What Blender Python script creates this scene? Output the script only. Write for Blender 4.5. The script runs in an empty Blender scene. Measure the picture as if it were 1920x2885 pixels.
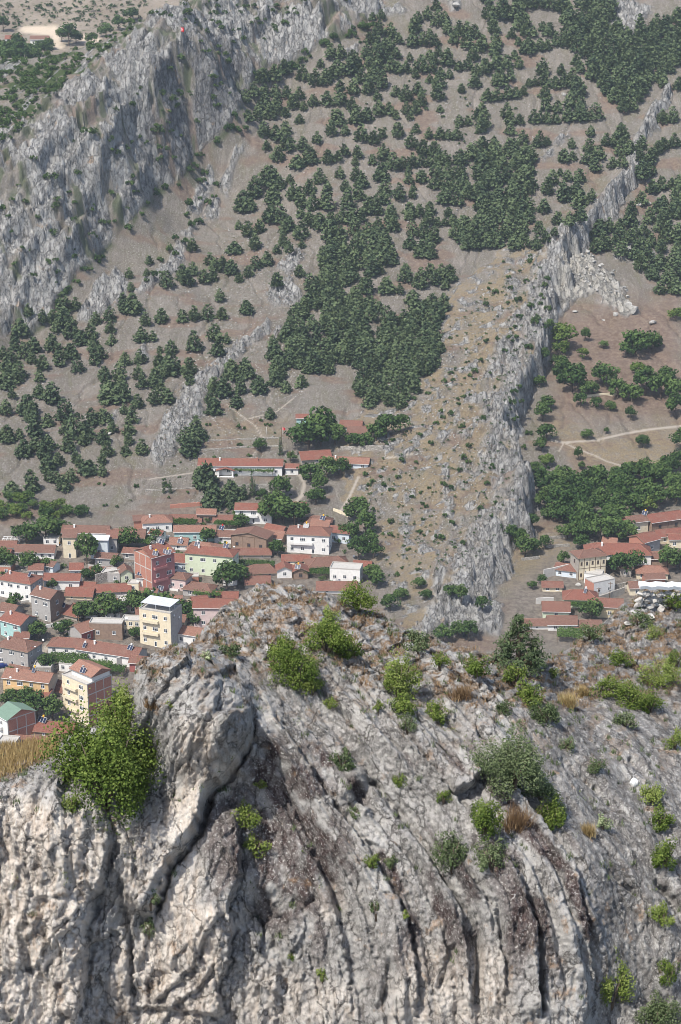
import bpy, math, random
import numpy as np
from mathutils import Vector, Matrix

random.seed(7)
R = math.radians
scn = bpy.context.scene
col = scn.collection

# ------------------------------------------------------------------ camera
CAMZ, PITCH, F = 270.0, R(19.0), 5200.0
PW, PH = 1920.0, 2885.0
cam_d = bpy.data.cameras.new('camera')
cam_d.sensor_fit = 'VERTICAL'
cam_d.sensor_height = 36.0
cam_d.lens = F / PH * 36.0
cam_d.clip_start = 1.0
cam_d.clip_end = 6000.0
cam = bpy.data.objects.new('camera', cam_d)
cam.location = (0, 0, CAMZ)
cam.rotation_euler = (math.pi / 2 - PITCH, 0, 0)
col.objects.link(cam)
scn.camera = cam

# ------------------------------------------------------------------ daylight
SUN_EL, SUN_AZ = R(56), R(-138)          # azimuth measured from +Y (view direction) towards +X
sun_vec = Vector((math.sin(SUN_AZ) * math.cos(SUN_EL), math.cos(SUN_AZ) * math.cos(SUN_EL), math.sin(SUN_EL)))
world = bpy.data.worlds.new('World')
scn.world = world
world.use_nodes = True
wn = world.node_tree.nodes
sky = wn.new('ShaderNodeTexSky')
sky.sky_type = 'NISHITA'
sky.sun_disc = False
sky.sun_elevation = SUN_EL
sky.sun_rotation = SUN_AZ
sky.air_density = 1.0
sky.dust_density = 2.0
bg = wn['Background']
bg.inputs['Strength'].default_value = 0.15
world.node_tree.links.new(sky.outputs[0], bg.inputs['Color'])
sun_d = bpy.data.lights.new('sun', 'SUN')
sun_d.energy = 4.2
sun_d.angle = R(0.53)
sun_d.color = (1.0, 0.955, 0.88)
sun = bpy.data.objects.new('sun', sun_d)
sun.rotation_euler = sun_vec.to_track_quat('Z', 'Y').to_euler()
sun.location = (-200, 0, 600)
col.objects.link(sun)
scn.view_settings.view_transform = 'Standard'
scn.view_settings.look = 'None'
scn.view_settings.exposure = 0.45
scn.view_settings.gamma = 1.0
scn.view_settings.use_curve_mapping = False
scn.cycles.max_bounces = 6
scn.cycles.volume_bounces = 0
scn.cycles.use_denoising = True
scn.cycles.filter_width = .9

# ------------------------------------------------------------------ helpers
CP, SP = math.cos(PITCH), math.sin(PITCH)
def ray(u, v):
    dx = (u - PW / 2) / F
    dz = (PH / 2 - v) / F
    return np.array((dx, CP + dz * SP, -SP + dz * CP))
def at(u, v, y):
    d = ray(u, v)
    return np.array((0, 0, CAMZ)) + d * (y / d[1])
def proj(X, Y, Z):
    Zr = Z - CAMZ
    dep = Y * CP - Zr * SP
    upc = Y * SP + Zr * CP
    return PW / 2 + F * X / dep, PH / 2 - F * upc / dep, dep

def _hash(ix, iy, seed):
    h = (ix.astype(np.int64) * 374761393 + iy.astype(np.int64) * 668265263 + seed * 1442695041) & 0xffffffff
    h = ((h ^ (h >> 13)) * 1274126177) & 0xffffffff
    h = ((h ^ (h >> 16)) * 2246822519) & 0xffffffff
    return (h ^ (h >> 15)) & 0xffffffff
def perlin(x, y, seed=0):
    x = np.asarray(x, float); y = np.asarray(y, float)
    ix = np.floor(x); iy = np.floor(y)
    fx = x - ix; fy = y - iy
    ux = fx * fx * fx * (fx * (fx * 6 - 15) + 10); uy = fy * fy * fy * (fy * (fy * 6 - 15) + 10)
    def g(ox, oy):
        a = _hash(ix + ox, iy + oy, seed) * (2 * math.pi / 4294967296.0)
        return np.cos(a) * (fx - ox) + np.sin(a) * (fy - oy)
    a = g(0, 0); b = g(1, 0); c = g(0, 1); d = g(1, 1)
    return 1.5 * ((a + (b - a) * ux) * (1 - uy) + (c + (d - c) * ux) * uy)
def fbm(x, y, seed=0, o=4, gain=.5):
    s = 0; a = 1.0; f = 1.0
    for k in range(o):
        s = s + a * perlin(x * f, y * f, seed + k * 17); a *= gain; f *= 2.03
    return s
def billow(x, y, seed=0):
    return 1 - 2 * np.abs(perlin(x, y, seed))
def worley(x, y, seed=0):
    """distance to nearest and 2nd nearest feature point, and the nearest cell's random value"""
    ix = np.floor(x); iy = np.floor(y)
    f1 = np.full(x.shape, 9.0); f2 = np.full(x.shape, 9.0); rid = np.zeros(x.shape)
    for ox in (-1, 0, 1):
        for oy in (-1, 0, 1):
            h = _hash(ix + ox, iy + oy, seed)
            px = ix + ox + (h & 0xffff) / 65536.0
            py = iy + oy + (h >> 16) / 65536.0
            d = np.hypot(px - x, py - y)
            near = d < f1
            f2 = np.where(near, f1, np.minimum(f2, d))
            rid = np.where(near, ((h * 2654435761) & 0xffffffff) / 4294967296.0, rid)
            f1 = np.where(near, d, f1)
    return f1, f2, rid
def facets(x, y, seed=0, off=.6):
    """broken planes: every cell of a random mosaic is a tilted flat face"""
    ix = np.floor(x); iy = np.floor(y)
    f1 = np.full(x.shape, 9.0); out = np.zeros(x.shape)
    for ox in (-1, 0, 1):
        for oy in (-1, 0, 1):
            h = _hash(ix + ox, iy + oy, seed)
            dx = x - (ix + ox + (h & 0xffff) / 65536.0); dy = y - (iy + oy + (h >> 16) / 65536.0)
            d = np.hypot(dx, dy); near = d < f1
            g = (h * 2654435761) & 0xffffffff; k = (h * 40503 + 977) & 0xffff
            out = np.where(near, ((g & 0xffff) / 32768.0 - 1) * dx + ((g >> 16) / 32768.0 - 1) * dy + off * (k / 65536.0 - .5), out)
            f1 = np.where(near, d, f1)
    return out
def smooth(a, b, x):
    t = np.clip((x - a) / (b - a), 0, 1)
    return t * t * (3 - 2 * t)
def rbf(pts, vals, Q, eps=1.0):
    """linear-kernel interpolation through scattered control points"""
    P = np.asarray(pts, float); n = len(P)
    D = np.sqrt(((P[:, None] - P[None]) ** 2).sum(-1) + eps * eps)
    A = np.zeros((n + 3, n + 3)); A[:n, :n] = D
    A[:n, n] = 1; A[:n, n + 1:] = P; A[n, :n] = 1; A[n + 1:, :n] = P.T
    b = np.zeros(n + 3); b[:n] = vals
    w = np.linalg.solve(A, b)
    out = np.empty(len(Q))
    for i in range(0, len(Q), 60000):
        q = Q[i:i + 60000]
        d = np.sqrt((q[:, None, 0] - P[None, :, 0]) ** 2 + (q[:, None, 1] - P[None, :, 1]) ** 2 + eps * eps)
        out[i:i + 60000] = d @ w[:n] + w[n] + q @ w[n + 1:]
    return out
def upsample(c, cx, cy, X, Y):
    """bilinear lookup of coarse grid c[len(cy), len(cx)] at X, Y"""
    fx = np.clip((X - cx[0]) / (cx[1] - cx[0]), 0, len(cx) - 1.001)
    fy = np.clip((Y - cy[0]) / (cy[1] - cy[0]), 0, len(cy) - 1.001)
    i = fx.astype(int); j = fy.astype(int); fx = fx - i; fy = fy - j
    return (c[j, i] * (1 - fx) + c[j, i + 1] * fx) * (1 - fy) + (c[j + 1, i] * (1 - fx) + c[j + 1, i + 1] * fx) * fy
def poly_mask(U, V, poly, soft):
    """1 inside a polygon, fading to 0 over soft beyond its edge"""
    P = np.asarray(poly, float)
    out = np.zeros(U.shape)
    bb = (U > P[:, 0].min() - soft) & (U < P[:, 0].max() + soft) & (V > P[:, 1].min() - soft) & (V < P[:, 1].max() + soft)
    u = U[bb]; v = V[bb]
    if not len(u): return out
    d = np.full(u.shape, 1e9); ins = np.zeros(u.shape, bool)
    n = len(P)
    for k in range(n):
        a = P[k]; b = P[(k + 1) % n]
        e = b - a
        t = np.clip(((u - a[0]) * e[0] + (v - a[1]) * e[1]) / (e @ e + 1e-9), 0, 1)
        d = np.minimum(d, np.hypot(u - a[0] - t * e[0], v - a[1] - t * e[1]))
        c = ((a[1] > v) != (b[1] > v)) & (u < (b[0] - a[0]) * (v - a[1]) / (b[1] - a[1] + 1e-12) + a[0])
        ins ^= c
    sd = np.where(ins, -d, d)
    out[bb] = smooth(soft, -soft, sd)
    return out
def line_field(U, V, pts, rmax=1e9):
    """unsigned distance, signed side (+ = right of travel), station 0..n-1 along a polyline"""
    P = np.asarray(pts, float)[:, :2]
    D = np.full(U.shape, 1e9); S = np.zeros(U.shape); T = np.zeros(U.shape)
    for k in range(len(P) - 1):
        a = P[k]; e = P[k + 1] - a; L = e @ e
        t = np.clip(((U - a[0]) * e[0] + (V - a[1]) * e[1]) / L, 0, 1)
        du = U - a[0] - t * e[0]; dv = V - a[1] - t * e[1]
        d = np.hypot(du, dv)
        m = d < D
        D = np.where(m, d, D); T = np.where(m, k + t, T)
        S = np.where(m, np.sign(e[0] * dv - e[1] * du), S)
    return D, S, T

def mesh_obj(name, verts, faces, mat, parent=None, smooth_sh=False, link=True, mi=None):
    me = bpy.data.meshes.new(name)
    verts = np.asarray(verts, np.float32)
    if isinstance(faces, np.ndarray):
        nf, k = faces.shape
        me.vertices.add(len(verts)); me.vertices.foreach_set('co', verts.ravel())
        me.loops.add(nf * k); me.loops.foreach_set('vertex_index', faces.astype(np.int32).ravel())
        me.polygons.add(nf); me.polygons.foreach_set('loop_start', np.arange(0, nf * k, k, dtype=np.int32))
        me.polygons.foreach_set('loop_total', np.full(nf, k, np.int32))
        me.update(calc_edges=True)
    else:
        me.from_pydata([tuple(map(float, p)) for p in verts], [], faces); me.update()
    if smooth_sh:
        me.polygons.foreach_set('use_smooth', np.ones(len(me.polygons), bool))
    for m in (mat if isinstance(mat, (list, tuple)) else [mat]):
        if m: me.materials.append(m)
    if mi is not None:
        me.polygons.foreach_set('material_index', np.asarray(mi, np.int32))
    o = bpy.data.objects.new(name, me)
    if link:
        col.objects.link(o)
    if parent: o.parent = parent
    return o
def fattr(o, name, vals):
    a = o.data.attributes.new(name, 'FLOAT', 'POINT')
    a.data.foreach_set('value', np.asarray(vals, np.float32).ravel())
def tag(o, label=None, cat=None, group=None, kind=None):
    if label: o['label'] = label
    if cat: o['category'] = cat
    if group: o['group'] = group
    if kind: o['kind'] = kind
    return o
def empty(name, loc, rz=0, label=None, cat=None, group=None):
    o = bpy.data.objects.new(name, None); col.objects.link(o)
    o.location = loc; o.rotation_euler = (0, 0, rz); o.empty_display_size = .2
    return tag(o, label, cat, group)

# ------------------------------------------------------------------ materials
class NT:
    def __init__(s, name):
        s.m = bpy.data.materials.new(name); s.m.use_nodes = True
        s.t = s.m.node_tree; s.n = s.t.nodes; s.b = s.n['Principled BSDF']
        s.b.inputs['Roughness'].default_value = .9
        s.b.inputs['Specular IOR Level'].default_value = .15
        s.geo = None
    def link(s, a, b): s.t.links.new(a, b)
    def attr(s, name):
        a = s.n.new('ShaderNodeAttribute'); a.attribute_name = name; return a.outputs['Fac']
    def attrc(s, name):
        a = s.n.new('ShaderNodeAttribute'); a.attribute_name = name; return a.outputs['Color']
    def pos(s, scale=(1, 1, 1), rot=(0, 0, 0), obj=False):
        if obj:
            c = s.n.new('ShaderNodeTexCoord').outputs['Object']
        else:
            c = s.n.new('ShaderNodeNewGeometry').outputs['Position']
        mp = s.n.new('ShaderNodeMapping'); mp.inputs['Scale'].default_value = scale; mp.inputs['Rotation'].default_value = rot
        s.link(c, mp.inputs['Vector']); return mp.outputs[0]
    def noise(s, vec, scale, detail=4, rough=.55, dist=0, out='Fac'):
        n = s.n.new('ShaderNodeTexNoise'); n.inputs['Scale'].default_value = scale
        n.inputs['Detail'].default_value = detail; n.inputs['Roughness'].default_value = rough
        n.inputs['Distortion'].default_value = dist
        s.link(vec, n.inputs['Vector']); return n.outputs[out]
    def ridged(s, vec, scale, detail=5, rough=.55):
        n = s.n.new('ShaderNodeTexNoise'); n.noise_type = 'RIDGED_MULTIFRACTAL'; n.inputs['Scale'].default_value = scale
        n.inputs['Detail'].default_value = detail; n.inputs['Roughness'].default_value = rough
        s.link(vec, n.inputs['Vector']); return n.outputs['Fac']
    def vor(s, vec, scale, feature='F1', out='Distance', rnd=1):
        n = s.n.new('ShaderNodeTexVoronoi'); n.feature = feature; n.inputs['Scale'].default_value = scale
        n.inputs['Randomness'].default_value = rnd
        s.link(vec, n.inputs['Vector']); return n.outputs[out]
    def ramp(s, fac, stops):
        r = s.n.new('ShaderNodeValToRGB'); e = r.color_ramp.elements
        while len(e) < len(stops): e.new(.5)
        for k, (p, c) in enumerate(stops):
            e[k].position = p
            if isinstance(c, (int, float)): c = (c, c, c)
            e[k].color = (*c, 1)
        s.link(fac, r.inputs[0]); return r.outputs[0]
    def mix(s, fac, a, b, mode='MIX'):
        m = s.n.new('ShaderNodeMix'); m.data_type = 'RGBA'; m.blend_type = mode
        for inp, v in ((m.inputs[0], fac), (m.inputs[6], a), (m.inputs[7], b)):
            if isinstance(v, (int, float)): inp.default_value = v
            elif isinstance(v, tuple): inp.default_value = (*v, 1) if len(v) == 3 else v
            else: s.link(v, inp)
        return m.outputs[2]
    def math(s, op, a, b=None, c=None):
        m = s.n.new('ShaderNodeMath'); m.operation = op
        for inp, v in zip(m.inputs, (a, b, c)):
            if v is None: continue
            if isinstance(v, (int, float)): inp.default_value = v
            else: s.link(v, inp)
        return m.outputs[0]
    def rng(s, x, a, b, c=0, d=1):
        m = s.n.new('ShaderNodeMapRange'); m.inputs[1].default_value = a; m.inputs[2].default_value = b
        m.inputs[3].default_value = c; m.inputs[4].default_value = d
        s.link(x, m.inputs[0]); return m.outputs[0]
    def bump(s, h, dist, strength=1.0, prev=None):
        b = s.n.new('ShaderNodeBump'); b.inputs['Distance'].default_value = dist; b.inputs['Strength'].default_value = strength
        s.link(h, b.inputs['Height'])
        if prev: s.link(prev, b.inputs['Normal'])
        return b.outputs[0]
    def out(s, colr, normal=None, rough=None):
        if isinstance(colr, tuple): s.b.inputs['Base Color'].default_value = (*colr, 1)
        else: s.link(colr, s.b.inputs['Base Color'])
        if normal: s.link(normal, s.b.inputs['Normal'])
        if rough is not None: s.b.inputs['Roughness'].default_value = rough
        return s.m
# ================================================================== the far valley side (ground)
BASE = [(2300, 505), (2100, 560), (1900, 602), (1700, 655), (1500, 718), (1300, 775), (1200, 805), (1000, 870), (800, 935),
        (600, 1000), (400, 1065), (200, 1130), (0, 1190), (-150, 1236), (-300, 1280)]
_bv = np.array([b[0] for b in BASE][::-1], float); _by = np.array([b[1] for b in BASE][::-1], float)
def yB(v): return float(np.interp(v, _bv, _by))
ctrl = []
for u in (-300, 0, 400, 900, 1400, 1900, 2300):
    for v, y in BASE:
        foot = np.interp(u, [-300, 0, 150, 290, 440, 560, 690, 860, 1060, 1300], [1080, 925, 850, 705, 538, 435, 275, 170, 50, -300])
        if v > foot + 25: ctrl.append((u, v, y))
ESC = [(-300, [(1080, 0), (880, 18), (740, 42), (600, 66), (520, 100), (400, 160), (300, 220), (420, 260), (620, 330)]),
       (0, [(925, 0), (760, 20), (600, 43), (430, 67), (400, 95), (320, 120), (240, 165), (165, 215), (280, 260), (460, 320)]),
       (150, [(850, 0), (700, 16), (500, 43), (350, 66), (290, 95), (220, 130), (155, 170), (250, 215), (420, 280)]),
       (290, [(705, 0), (560, 11), (420, 25), (300, 43), (240, 60), (170, 90), (112, 125), (220, 175), (380, 235)]),
       (440, [(538, 0), (420, 8), (300, 16), (180, 30), (110, 44), (48, 75), (150, 125), (300, 180)]),
       (560, [(435, 0), (320, 5), (220, 12), (130, 22), (70, 42), (10, 80), (-60, 110)]),
       (690, [(275, 0), (225, 4), (170, 14), (90, 40), (0, 66), (-150, 110)]),
       (860, [(170, 0), (115, 5), (30, 20), (-100, 55)]),
       (1060, [(50, 0), (0, 10), (-120, 40)])]
for u, rows in ESC:
    y0 = yB(rows[0][0])
    for v, dy in rows: ctrl.append((u, v, y0 + dy))
cp = np.array([at(*c) for c in ctrl])
GX0, GX1, GY0, GY1, GS = -300.0, 300.0, 440.0, 1290.0, 0.73
ccx = np.arange(GX0 - 8, GX1 + 16, 8.0); ccy = np.arange(GY0 - 8, GY1 + 16, 8.0)
QX, QY = np.meshgrid(ccx, ccy)
coarse = rbf(cp[:, :2], cp[:, 2], np.stack([QX.ravel(), QY.ravel()], 1), 6.0).reshape(QX.shape)
gx = np.arange(GX0, GX1, GS); gy = np.arange(GY0, GY1, GS)
TX, TY = np.meshgrid(gx, gy)
TZ = upsample(coarse, ccx, ccy, TX, TY)
for _ in range(3):                                   # soften the coarse cells
    TZ[1:-1] = (TZ[:-2] + 2 * TZ[1:-1] + TZ[2:]) / 4; TZ[:, 1:-1] = (TZ[:, :-2] + 2 * TZ[:, 1:-1] + TZ[:, 2:]) / 4

# ---- the limestone spur: crest (u, v, height over the slope, flank width left, right)
SPUR = [(1190, 1760, 2, 14, 8), (1270, 1690, 5, 26, 9), (1345, 1592, 12, 48, 12), (1410, 1500, 12, 58, 9), (1468, 1400, 21, 74, 8), (1482, 1335, 23, 80, 7),
        (1446, 1260, 22, 78, 7), (1416, 1195, 22, 76, 8), (1436, 1130, 21, 74, 8), (1452, 1080, 21, 72, 8), (1486, 1000, 21, 68, 7),
        (1532, 920, 22, 64, 6), (1540, 855, 20, 60, 6), (1564, 770, 20, 52, 8), (1592, 650, 22, 34, 9), (1650, 615, 13, 15, 8), (1705, 560, 14, 12, 8),
        (1750, 492, 19, 12, 7), (1792, 432, 7, 7, 5), (1815, 365, 5, 6, 5), (1850, 295, 7, 7, 6), (1880, 260, 3, 5, 5)]
def on_slope(u, v, h=0.0):
    """point on the plain slope whose top (h above it) shows at pixel u, v"""
    ys = np.arange(480, 1285, 1.0); d = ray(u, v)
    xs = d[0] / d[1] * ys; zs = CAMZ + d[2] / d[1] * ys
    g = upsample(TZ0, gx, gy, xs, ys) + h
    k = np.argmax(zs < g)
    return xs[k], ys[k]
TZ0 = TZ.copy()
SPUR = [(u, v, h * .68, a, b * .8) for u, v, h, a, b in SPUR]
sp = np.array([on_slope(u, v, h) for u, v, h, a, b in SPUR]); sh = np.array(SPUR, float)[:, 2:]
w1 = fbm(TX / 30, TY / 30, 5, 3)
near = (TX > -60) & (TX < 240) & (TY > 560) & (TY < 1180)
Df = np.full(TX.shape, 1e9); Sf = np.zeros(TX.shape); Tf = np.zeros(TX.shape)
Df[near], Sf[near], Tf[near] = line_field(TX[near] + 4.5 * fbm(TX[near] / 16, TY[near] / 16, 7, 3), TY[near] + 2.0 * fbm(TX[near] / 13, TY[near] / 13, 9, 3), sp)
kk = np.arange(len(SPUR))
hh = np.interp(Tf, kk, sh[:, 0]) * (1 + .22 * perlin(Tf * 1.9, Tf * 0, 3) + .22 * perlin(Tf * 5.1, Tf * 0, 4)); wl = np.interp(Tf, kk, sh[:, 1]); wr = np.interp(Tf, kk, sh[:, 2])
left = Sf > 0
prof = np.where(left, np.clip(1 - Df / wl, 0, 1) ** 1.15, 1 - smooth(.12, 1, Df / wr))
# broken steps on the crest
f1, f2, rid = worley(TX / 4.2, TY / 5.5, 31)
spur_rock = np.where(left, smooth(.42, .06, Df / np.clip(wl, 11, 42) + .34 * fbm(TX / 9, TY / 12, 71, 4)), smooth(1.25, .8, Df / wr + .25 * fbm(TX / 7, TY / 7, 77, 3))) * (prof > 0)
TZ = TZ + hh * prof * np.where(left, 1 + .2 * fbm(TX / 9, TY / 9, 12, 3) * smooth(0, .3, prof), 1 + .12 * billow(TX / 5, TY / 9, 14) * smooth(.05, .5, prof))
U, V, _d = proj(TX, TY, TZ)
ju = 16 * fbm(TX / 9, TY / 9, 41, 4); jv = 16 * fbm(TX / 9 + 40, TY / 9, 43, 4)
UJ, VJ = U + ju, V + jv

# ---- masks: bare limestone
foot = np.interp(U, [-300, 0, 80, 139, 160, 209, 257, 355, 440, 508, 551, 636, 673, 710, 716, 814, 869, 906, 960, 1033, 1070, 1090],
                 [1080, 934, 930, 897, 854, 779, 736, 636, 538, 502, 440, 367, 312, 245, 202, 184, 147, 116, 98, 67, 37, 0])
esc = smooth(6, -6, VJ * .6 + V * .4 - foot) * (U < 1100) * (TY > 700) * smooth(1100, 1080, U)
crest_v = np.interp(U, [-300, 0, 92, 122, 233, 270, 367, 465, 508, 600], [640, 392, 343, 288, 233, 184, 104, 37, 0, -80])
esc_face = esc * smooth(-24, 10, VJ - crest_v)
behind = esc * (1 - smooth(-24, 10, V - crest_v))                     # green slope beyond the crest
OUT = [[(375, 815), (470, 745), (500, 690), (530, 700), (500, 765), (430, 810), (390, 835)],
       [(215, 905), (275, 790), (330, 760), (365, 790), (350, 850), (300, 880), (240, 915)],
       [(750, 850), (760, 800), (820, 780), (850, 830), (842, 860), (790, 865)],
       [(780, 755), (840, 700), (862, 715), (815, 770)],
       [(690, 960), (755, 905), (765, 945), (720, 965)], [(765, 955), (790, 920), (800, 935), (778, 965)],
       [(425, 1290), (460, 1185), (520, 1100), (600, 1020), (690, 955), (735, 940), (690, 985), (610, 1075), (575, 1130), (570, 1180), (480, 1290), (440, 1310)],
       [(1735, 695), (1800, 640), (1830, 690), (1850, 720), (1800, 740), (1730, 720)],
       [(530, 600), (550, 540), (590, 470), (600, 540), (565, 600)], [(570, 620), (600, 560), (620, 570), (610, 615)], [(505, 660), (560, 620), (540, 670)],
       [(620, 520), (660, 440), (690, 400), (660, 470), (640, 560)],
       [(1040, 25), (1130, 15), (1150, 30), (1060, 50)], [(1265, 5), (1300, 5), (1300, 30), (1270, 32)], [(1560, 400), (1600, 375), (1610, 385), (1570, 410)], [(1515, 450), (1560, 415), (1560, 440), (1530, 455)], [(1790, 390), (1850, 290), (1855, 360), (1800, 400)],
       [(1700, 30), (1760, 0), (1840, 20), (1770, 110), (1770, 140), (1740, 80)],
       [(970, 140), (1005, 125), (1010, 150), (975, 155)], [(390, 985), (410, 970), (420, 1000), (400, 1005)], [(300, 1190), (325, 1160), (330, 1175)],
       [(1215, 1720), (1330, 1660), (1420, 1710), (1400, 1790), (1240, 1790)]]
outc = np.zeros(TX.shape)
for k, p in enumerate(OUT): outc = np.maximum(outc, poly_mask(U + .5 * ju, V + .5 * jv, p, 7))
SCREE = [(1600, 640), (1640, 720), (1700, 760), (1760, 830), (1790, 880), (1760, 890), (1660, 830), (1600, 860), (1560, 800)]
scree = poly_mask(UJ, VJ, SCREE, 8)
ledge = smooth(.12, .42, fbm(TX / 18 + TY / 40, TY / 24, 83, 4))      # grassy ledges inside the escarpment
rock = np.clip(np.maximum.reduce([esc_face * (1 - .9 * ledge * smooth(.12, .3, ledge)), outc, spur_rock, scree,
               behind * smooth(.3, .45, fbm((TX - .4 * TY) / 8, (TY + .4 * TX) / 34, 91, 4)) * .8,
               .85 * left * smooth(.22, .4, fbm(TX / 6, TY / 8, 95, 4)) * (prof > .05) * (V > 700)]), 0, 1)
# ---- crags: ribs that run up the ridge, blocks, cracks
ax, ay = .557, .83
S1 = TX * ax + TY * ay; T1 = TX * ay - TY * ax
wob = 3.5 * fbm(TX / 26, TY / 26, 51, 3)
slabs = billow((T1 + wob) / 17, S1 / 70, 61); ribs = billow((T1 + wob) / 7.5, S1 / 30, 63)
fl = billow((TX - .42 * TY + wob * .6) / 3.4, (TY + .42 * TX) / 26, 65)
fl2 = perlin((TX - .42 * TY + wob) / 1.7, (TY + .42 * TX) / 7, 66)
g1, g2, gr = worley((T1 + .5 * wob) / 4.6, S1 / 11.0, 67); k1, k2, kr = worley((T1 + .3 * wob) / 2.2, S1 / 4.6, 68)
stp = (T1 + 2.2 * wob) / 13.0; stp = np.where(stp - np.floor(stp) < .75, (stp - np.floor(stp)) / .75, (1 - stp + np.floor(stp)) / .25)
TZ += esc_face * (1.2 * slabs + 3.4 * stp + .4 * ribs + .5 * fl + .35 * fl2 + 3.4 * facets((T1 + .5 * wob) / 6.5, S1 / 12, 73, .9) + 2.2 * facets((T1 + .3 * wob) / 2.7, S1 / 5, 74, .9)) * smooth(0, .6, esc_face)
def arete(pts, rise, reach, soft):
    # a slab edge of the grey cliff: raised on the upper left of the line, dropping away to the lower right
    global TZ
    D, S, T = line_field(UJ[escw], VJ[escw], pts); n = len(pts) - 1
    lift = np.where(S < 0, np.clip(1 - D / reach, 0, 1) ** 1.2, 0) * smooth(0, soft, D) * smooth(0, .3, T) * smooth(n, n - .3, T)
    TZ[escw] += rise * lift * esc_face[escw]
escw = (U < 1150) & (V < 1000) & (esc > .01)
for pts, rise, reach in (([(268, 650), (284, 545), (310, 440), (378, 340), (460, 262), (540, 120)], 11, 120), ([(0, 720), (90, 640), (150, 560), (230, 500), (275, 420)], 7, 70), ([(20, 560), (120, 480), (200, 400), (290, 330), (330, 250)], 6, 60),
                         ([(120, 870), (205, 735), (262, 655)], 8, 80), ([(0, 850), (70, 770), (150, 690), (205, 610)], 7, 65), ([(420, 500), (470, 400), (520, 330), (600, 250)], 5, 60), ([(330, 640), (380, 560), (430, 500)], 5, 50), ([(560, 340), (600, 250), (660, 190)], 5, 60), ([(640, 170), (720, 110), (800, 40)], 6, 70), ([(760, 180), (860, 100), (960, 30)], 6, 60), ([(0, 960), (50, 880), (110, 800)], 6, 50)):
    arete(pts, rise, reach, 7)
TZ += np.maximum(outc, scree * .9) * (1.3 + 3.0 * facets(TX / 3.6, TY / 5, 75, 1.0) + 1.3 * facets(TX / 1.8, TY / 2.4, 76, .9))
b1, b2, br = worley(TX / 2.6 + .2 * w1, TY / 3.4, 69)
TZ += spur_rock * (3.6 * facets(TX / 4.6 + .2 * w1, TY / 6, 71, 1.0) + 2.0 * facets(TX / 2.1, TY / 2.8, 72, .9) + .5 * fl2)
TZ += -1.1 * np.exp(-(perlin(TX / 22 + .3 * w1, TY / 90, 27) / .05) ** 2) * (1 - esc) * (TY > 740) * (prof <= 0)
TZ += 1.6 * fbm(TX / 45, TY / 60, 21, 3) * (1 - esc) * smooth(760, 860, TY) + .16 * fbm(TX / 4, TY / 4, 23, 3)
# terraces in the fields right of the spur and above the old town
terr = poly_mask(U, V, [(1540, 1150), (1560, 900), (1920, 800), (2100, 900), (2100, 1400), (1550, 1400)], 60)
terr = np.maximum(terr, poly_mask(U, V, [(420, 1440), (560, 1210), (800, 1190), (900, 1400), (820, 1440)], 40))
st = TZ / 2.6; TZ += terr * .8 * (np.floor(st) + smooth(.55, 1, st - np.floor(st)) - st)

U, V, _d = proj(TX, TY, TZ)
dry = np.clip(np.maximum(left * (prof > .03) * .95 * smooth(-.45, .1, fbm(TX / 12, TY / 16, 101, 4)) * (V > 680) * (U > 950),
              poly_mask(UJ, VJ, [(1540, 1180), (1700, 1250), (1920, 1200), (1920, 1320), (1760, 1330), (1620, 1280)], 60) * 1.3), 0, 1)
dry = np.maximum(dry, poly_mask(UJ, VJ, [(1400, 1500), (1640, 1480), (1640, 1640), (1480, 1720), (1420, 1640)], 30) * .8)
dry = np.maximum(dry, poly_mask(UJ, VJ, [(560, 1190), (800, 1180), (820, 1240), (600, 1240)], 30) * .6)
soil = poly_mask(UJ, VJ, [(1560, 880), (1920, 820), (1920, 1180), (1560, 1180)], 50) * .9
soil = np.maximum(soil, smooth(.1, .55, fbm(TX / 30, TY / 14, 111, 3)) * .8)
green = np.clip(behind * smooth(-.15, .25, fbm(TX / 16 + TY / 30, TY / 16, 121, 4)) + esc_face * ledge * .8 * smooth(-.1, .25, fbm(TX / 7, TY / 9, 123, 3)), 0, 1)
green = np.maximum(green, .75 * smooth(26, 0, np.abs(V - foot - 8)) * (U < 1090) * smooth(-.1, .2, perlin(TX / 6, TY / 6, 125)))
shade_stain = np.maximum(poly_mask(UJ, VJ, [(400, 400), (430, 250), (500, 170), (570, 120), (640, 110), (700, 190), (715, 260), (625, 385), (520, 490), (440, 520), (390, 480)], 22), .8 * poly_mask(UJ, VJ, [(330, 560), (430, 520), (350, 640), (240, 700), (260, 620)], 16))  # shade of the right-turned cliff face, with dark stain, painted into the rock colour
shade_stain = np.maximum(shade_stain, .35 * spur_rock * (1 - left) * smooth(.55, .9, Df / wr)) * (.65 + .35 * smooth(-.3, .2, fl))  # right side of the spur darkened in its colour the same way
def pathm(pts, w): 
    bb = (U > 1100) | True
    D, S, T = line_field(U, V, pts)
    return smooth(w, w * .4, D)
path = np.zeros(TX.shape)
for pts, w in (([(1555, 1240), (1590, 1247), (1680, 1240), (1760, 1222), (1830, 1210), (1920, 1200)], 4.2), ([(1590, 1247), (1620, 1262), (1680, 1285), (1710, 1300), (1800, 1325)], 2.6),
               ([(1590, 1247), (1575, 1272)], 2.5), ([(840, 1330), (858, 1360), (852, 1395), (830, 1420)], 7), ([(640, 1140), (720, 1200), (745, 1240), (700, 1300)], 2.2),
               ([(1090, 1290), (1165, 1280)], 4), ([(1010, 1345), (985, 1400), (960, 1440)], 5), ([(0, 1885), (60, 1880), (110, 1855), (135, 1820)], 11), ([(700, 1180), (780, 1160), (830, 1120)], 2), ([(560, 1330), (420, 1350)], 2)):
    path = np.maximum(path, pathm(pts, w))
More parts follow.
